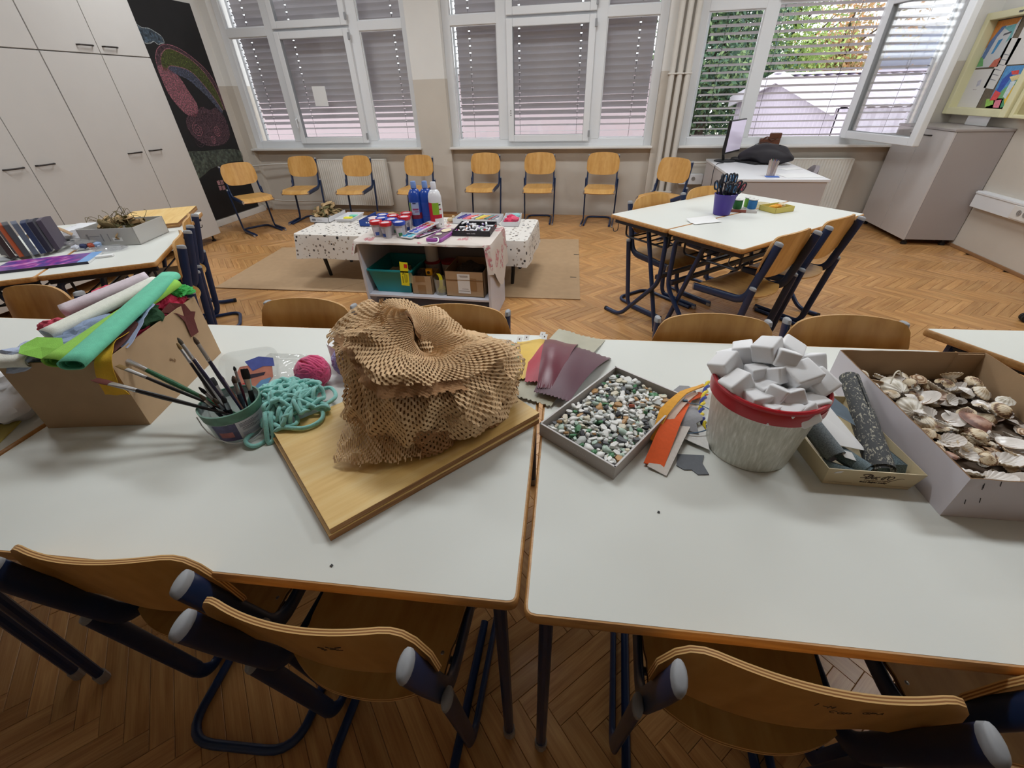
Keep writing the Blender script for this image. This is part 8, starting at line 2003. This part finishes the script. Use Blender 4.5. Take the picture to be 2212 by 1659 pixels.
# ================================================================== right white table pair
RZ = 0.7604
pv = mat('pot_violet', (64, 44, 138), 0.35)
PX = V((0.855, 3.345, RZ))
t = thing('flower_pot', 'purple plastic pot full of scissors on the right white tables', 'pot', PX)
MB().lathe([(0, 0.001), (0.052, 0.001), (0.055, 0.004), (0.064, 0.07), (0.071, 0.128), (0.075, 0.134), (0.071, 0.136), (0.067, 0.128), (0.060, 0.07), (0.051, 0.008), (0, 0.008)], 32).build('pot_wall', pv, t)
sb_ = mat('scissor_black', (30, 32, 44), 0.4)
def scissors(label, a, lean, r0, hgt, ring, spin, inner):
    p = PX + V((r0 * math.cos(a), r0 * math.sin(a), 0.01)); t = thing('scissors', label, 'scissors', p, group='scissors standing in the purple pot', rot=(lean * -math.sin(a), lean * math.cos(a), spin))
    b = MB()
    for s in (-1, 1): b.prism([(s * 0.002 - 0.006, -0.001), (s * 0.002 + 0.006, -0.001), (s * 0.002 + 0.006, 0.001), (s * 0.002 - 0.006, 0.001)], 0, 0.10)
    b.build('blades', M_['steel'], t, smooth=0)
    for s, rr_ in ((-1, ring), (1, ring * 0.85)):
        lp = spline([(s * 0.004, 0, 0.085), (s * 0.010, 0, hgt - 0.075), (s * 0.010, 0, hgt - 0.05), (s * (0.010 + rr_ * 1.1), 0, hgt - 0.045 + rr_ * 0.4), (s * (0.008 + rr_ * 1.1), 0, hgt), (s * 0.008, 0, hgt + 0.004), (s * 0.006, 0, hgt - 0.045)], 6)
        MB().tube(lp, 0.0052, 8).build('handle_loop', sb_, t)
        lp2 = [(s * (0.010 + rr_ * 0.5) + (rr_ * 0.5) * math.cos(q), 0, hgt - 0.023 + 0.020 * math.sin(q)) for q in [2 * PI * i / 16 for i in range(16)]]
        MB().tube(lp2, 0.0030, 6, closed=True).build('loop_lining', mat('loop_lining', inner, 0.5), t)
BLc, GRc, RDc = (66, 134, 190), (156, 200, 110), (214, 90, 100)
for i, (a, ln, r0, h_, rg_, sp, c, lab) in enumerate(((2.9, 0.22, 0.02, 0.205, 0.017, 0.3, BLc, 'leftmost in the pot'), (2.0, 0.16, 0.02, 0.235, 0.016, 1.2, BLc, 'at the back left of the pot'), (1.5, 0.10, 0.015, 0.235, 0.017, 0.2, BLc, 'at the back of the pot'), (0.5, 0.30, 0.02, 0.240, 0.016, 0.6, BLc, 'tallest one at the right of the pot'),
        (0.1, 0.34, 0.02, 0.205, 0.017, -0.3, RDc, 'with a red lining, right side of the pot'), (-0.3, 0.36, 0.02, 0.185, 0.017, 0.5, BLc, 'leaning furthest right'), (-1.0, 0.16, 0.02, 0.185, 0.017, -0.2, BLc, 'at the front right of the pot'), (-1.8, 0.12, 0.02, 0.165, 0.014, 0.2, GRc, 'with green loops at the front of the pot'), (-2.5, 0.15, 0.015, 0.20, 0.016, 1.0, BLc, 'at the front left of the pot'))):
    scissors('black-handled scissors ' + ('with blue lining ' if c == BLc else '') + lab, a, ln, r0, h_, rg_, sp, c)
tr_ = thing('spool_tray', 'flat brown and white tray holding thread spools on the right tables', 'tray', (1.02, 3.47, RZ), -0.15)
MB().prism([(-0.09, -0.06), (0.09, -0.06), (0.09, 0.07), (-0.11, 0.07), (-0.13, 0.0)], 0, 0.004).build('base_panel', mat('tray_pale', (206, 200, 196), 0.6), tr_, smooth=0)
MB().box(-0.09, 0.02, -0.064, -0.058, 0, 0.018).build('front_strip', mat('tray_brick', (150, 84, 70), 0.6), tr_, smooth=0)
MB().box(0.02, 0.09, -0.064, -0.058, 0, 0.016).build('front_strip', mat('tray_pale2', (200, 194, 190), 0.6), tr_, smooth=0)
MB().prism([(-0.09, -0.064), (-0.09, -0.056), (-0.126, 0.002), (-0.132, -0.002)], 0, 0.016).build('side_strip', mat('tray_brick2', (150, 84, 70), 0.6), tr_, smooth=0)
for nm, c, x, y in (('dark green', (42, 104, 52), 0.985, 3.475), ('lime green', (112, 168, 70), 1.075, 3.545), ('blue', (46, 112, 170), 1.085, 3.485)):
    t = thing('thread_spool', nm + ' thread spool standing on the flat tray', 'spool', (x, y, RZ + 0.0045), group='thread spools on the right tables')
    MB().lathe([(0, 0), (0.032, 0), (0.032, 0.004), (0.024, 0.008), (0.024, 0.064), (0.032, 0.068), (0.032, 0.072), (0.008, 0.072), (0.008, 0.05), (0, 0.05)], 22).build('core', mat('spool_white', (216, 216, 212), 0.5), t)
    MB().lathe([(0.0242, 0.007), (0.029, 0.010), (0.0295, 0.036), (0.029, 0.062), (0.0242, 0.065)], 22).build('thread', mat('thread_col', c, 0.8, bump=0.3, bscale=600, stretch=(1, 1, 12)), t)
t = thing('tape_roll', 'clear shiny tape roll lying behind the thread spools', 'tape', (1.19, 3.62, RZ))
MB().lathe([(0.042, 0), (0.058, 0), (0.058, 0.022), (0.042, 0.022), (0.042, 0)], 28).build('roll', clear('tape_clear', (0.95, 0.9, 0.75), 0.3, 0.3, (0.85, 0.8, 0.65)), t)
b_ = open_box('clip_box', 'small pale yellow box of orange scraps on the right tables', 'box', 1.165, 1.34, 3.42, 3.56, RZ, 0.035, mat('box_yellow', (206, 190, 100), 0.6), 0.003, rz_=0.55)
for k, (c, cn) in enumerate((((232, 170, 60), 'orange'), ((222, 150, 60), 'dark orange'), ((214, 200, 170), 'cream'))):
    crumple(cn + ' paper curl in the pale yellow box on the right tables', (1.22 + 0.035 * k, 3.46 + 0.03 * k, RZ + 0.032), (0.03, 0.02, 0.012), c, 80 + k, (12, 8), 0.4, 'paper', 'paper_curl', 'curls in the yellow box')
o = MB().add([(-0.10, -0.055, 0.004), (0.10, -0.055, 0.004), (0.10, 0.0, 0.006), (0.10, 0.055, 0.020), (-0.10, 0.055, 0.016), (-0.10, 0.0, 0.003)], [(0, 1, 2, 5), (5, 2, 3, 4)]).build('folded_card', M_['white_paper'], smooth=0, solid=0.0012, loc=(0.70, 3.125, RZ), rot=(0, 0, math.radians(25))); tag(o, 'white folded card lying near the left edge of the right tables', 'card')

# ================================================================== left white table pair
la = math.radians(26)
b_ = open_box('bark_box', 'grey-white shoe box lid full of dry bark on the left table', 'box', -3.19, -2.855, 2.185, 2.49, RZ, 0.105, mat('box_greywhite', (186, 184, 180), 0.65), 0.004, rz_=0.26)
b_.location = (-3.03, 2.335, RZ)
MB().box(0.02, 0.075, -0.1538, -0.1528, 0.028, 0.05).build('paper_label', M_['white_paper'], b_, smooth=0)
pl = MB()
for x0, x1, z0, z1 in ((-0.125, -0.115, 0.04, 0.075), (-0.11, -0.05, 0.06, 0.064), (-0.04, -0.034, 0.03, 0.075), (0.0, 0.005, 0.03, 0.075), (0.03, 0.06, 0.036, 0.042)): pl.box(x0, x1, -0.1542, -0.1528, z0, z1)
pl.build('faint_print', mat('print_grey4', (140, 138, 138), 0.7), b_, smooth=0)
bark_heap('', '', 40, -3.17, -2.89, 2.19, 2.47, RZ + 0.05, 0.075, 0.042, 15, 'in the grey-white box on the left table')
rg = random.Random(9); tw = MB()
for k in range(26):
    x, y = -3.03 + rg.uniform(-0.12, 0.12), 2.34 + rg.uniform(-0.11, 0.11); a = rg.uniform(0, 6.3); l = rg.uniform(0.03, 0.07)
    tw.tube(spline([(x, y, RZ + 0.09), (x + l * math.cos(a), y + l * math.sin(a), RZ + 0.14 + rg.uniform(0, 0.04)), (x + 1.5 * l * math.cos(a + 0.5), y + 1.5 * l * math.sin(a + 0.5), RZ + 0.13 + rg.uniform(0, 0.05))], 4), 0.0016, 5)
tag(tw.build('twig_tangle', mat('twig', (104, 92, 58), 0.9), smooth=60), 'tangle of thin twigs sticking out of the bark box on the left table', 'twigs', kind='stuff')
ctr = V((-3.27, 2.745)); d1 = V((-0.53, 0.85)).normalized(); d2 = V((d1.y * -1, d1.x))
def ply2(label, c, L, W_, z):
    a = math.atan2(d1.y, d1.x); o = MB().prism(rect(L, W_), 0, 0.0148, 1, 0).build('plywood_board', [plyf, plye], smooth=0, bevel=0.0012, loc=(c[0], c[1], z), rot=(0, 0, a)); tag(o, label, 'board', 'plywood boards on the left table')
ply2('upper plywood board on the left table, behind the bark box', (-3.295, 2.80), 0.62, 0.44, RZ + 0.0152)
ply2('lower plywood board on the left table, behind the bark box', (-3.290, 2.795), 0.62, 0.44, RZ)
# upholstery sample book standing fanned open
fb2 = thing('fabric_sample_book', 'standing fanned book of orange, grey and navy upholstery samples on the left table', 'fabric samples', (-3.23, 1.96, RZ + 0.018))
pages = [((-3.305, 1.875), (-3.39, 1.905), (44, 24, 24), 'dark brown swatch'), ((-3.262, 1.896), (-3.345, 1.935), (156, 70, 34), 'rust orange swatch'), ((-3.245, 1.91), (-3.32, 1.955), (60, 60, 66), 'charcoal swatch'), ((-3.228, 1.942), (-3.30, 1.985), (82, 88, 104), 'grey-blue swatch'), ((-3.207, 1.966), (-3.27, 2.02), (30, 42, 78), 'navy swatch'), ((-3.20, 1.995), (-3.255, 2.055), (34, 30, 52), 'dark indigo swatch'), ((-3.195, 2.035), (-3.24, 2.10), (76, 66, 82), 'dusky plum swatch')]
for i, (a, b, c, lab) in enumerate(pages):
    a, b = V(a) - V((-3.23, 1.96)), V(b) - V((-3.23, 1.96))
    lean = V((-0.06, 0.03)) * (1.5 - i * 0.12)
    def fn(u, v, a=a, b=b, lean=lean):
        p = a.lerp(b, u * 1.7) + lean * v; return (p.x, p.y, 0.165 * v + 0.006 * math.sin(u * 4))
    o = MB().shell(fn, 8, 8, 0.026).build('swatch', felt('sample', c), fb2, smooth=40, bevel=0.003); o['label'] = lab
magm = mat('mag', (120, 80, 150), 0.3)
def magmat():
    m, nt, b = newmat('magazine_cover'); tc = N(nt, 'ShaderNodeTexCoord'); nz = N(nt, 'ShaderNodeTexNoise', Scale=7.0, Detail=3.0, Distortion=1.5); nt.links.new(tc.outputs['Object'], nz.inputs['Vector'])
    r = ramp(nt, nz.outputs[0], [(0.30, (52, 46, 110)), (0.42, (96, 60, 150)), (0.52, (150, 60, 150)), (0.6, (206, 130, 190)), (0.7, (150, 170, 220))]); nt.links.new(r.outputs[0], b.inputs['Base Color']); b.inputs['Roughness'].default_value = 0.3; return m
t = thing('magazine', 'glossy magazine with a purple cover at the front edge of the left table', 'magazine', (-3.04, 1.845, RZ), math.radians(31))
MB().box(-0.22, 0.22, -0.10, 0.10, 0.0, 0.012).build('pages', M_['white_paper'], t, smooth=0)
MB().box(-0.22, 0.17, -0.102, 0.102, 0.012, 0.0135).build('cover', magmat(), t, smooth=0)
MB().box(0.17, 0.222, -0.102, 0.102, 0.012, 0.0136).build('cover_stripe', mat('mag_blue', (120, 170, 226), 0.3), t, smooth=0)
MB().box(-0.22, 0.222, -0.104, -0.101, 0.0, 0.0136).build('spine', mat('mag_spine', (40, 36, 56), 0.4), t, smooth=0)
o = MB().box(-0.015, 0.015, -0.12, 0.12, 0, 0.012).build('white_strip', M_['white_paper'], smooth=0, bevel=0.002, loc=(-2.885, 1.945, RZ), rot=(0, 0, math.radians(-58))); tag(o, 'narrow white strip box beside the purple magazine', 'box')
crumple('crumpled clear plastic bag between sample book and bark box', (-3.17, 2.19, RZ + 0.03), (0.10, 0.10, 0.026), (200, 200, 205), 91, (26, 16), 0.4, 'bag', 'plastic_bag', 'plastic bags on the left table', 1.0, clear('bag_clear', (0.93, 0.93, 0.95), 0.35, 0.15))
crumple('grey translucent plastic bag behind the sample book', (-3.36, 2.30, RZ + 0.03), (0.13, 0.13, 0.028), (160, 158, 162), 92, (26, 16), 0.35, 'bag', 'plastic_bag', 'plastic bags on the left table', 1.0, mat('bag_grey', (158, 156, 160), 0.4))
crumple('white crumpled plastic bag at the rear of the left table', (-3.50, 2.47, RZ + 0.025), (0.16, 0.13, 0.024), (226, 228, 232), 93, (26, 16), 0.3, 'bag', 'plastic_bag', 'plastic bags on the left table', 1.0, mat('bag_white2', (226, 228, 232), 0.4))
crumple('flat clear plastic wrapper in front of the bark box on the left table', (-2.93, 2.11, RZ + 0.012), (0.10, 0.06, 0.010), (200, 200, 205), 94, (26, 16), 0.4, 'bag', 'plastic_bag', 'plastic bags on the left table', 1.0, clear('bag_clear2', (0.95, 0.95, 0.97), 0.35, 0.08))
for k, (c, cn) in enumerate((((206, 210, 222), 'white'), ((48, 56, 92), 'navy'), ((170, 80, 60), 'rust'), ((150, 176, 214), 'light blue'))):
    crumple(cn + ' scrap in the clear bag beside the upholstery sample book', (-3.12 + 0.025 * k, 2.07 + 0.025 * k, RZ + 0.022), (0.022, 0.02, 0.014), c, 95 + k, (10, 8), 0.4, 'scrap', 'fabric_scrap', 'scraps in the clear bag')
o = MB().tube(spline([(-3.52, 2.10, RZ + 0.05), (-3.45, 2.12, RZ + 0.10), (-3.33, 2.16, RZ + 0.11), (-3.28, 2.20, RZ + 0.06)], 6), 0.02, 8, flat=0.3).build('kraft_bag', M_['carton'], smooth=60); tag(o, 'brown kraft paper bag edge behind the upholstery samples', 'bag')
o = MB().box(-0.06, 0.06, -0.04, 0.04, 0, 0.01).build('silver_case', mat('case_silver', (160, 162, 166), 0.4), smooth=0, bevel=0.003, loc=(-3.40, 1.86, RZ), rot=(0, 0, 0.5)); tag(o, 'flat pale grey case left of the upholstery samples', 'case')
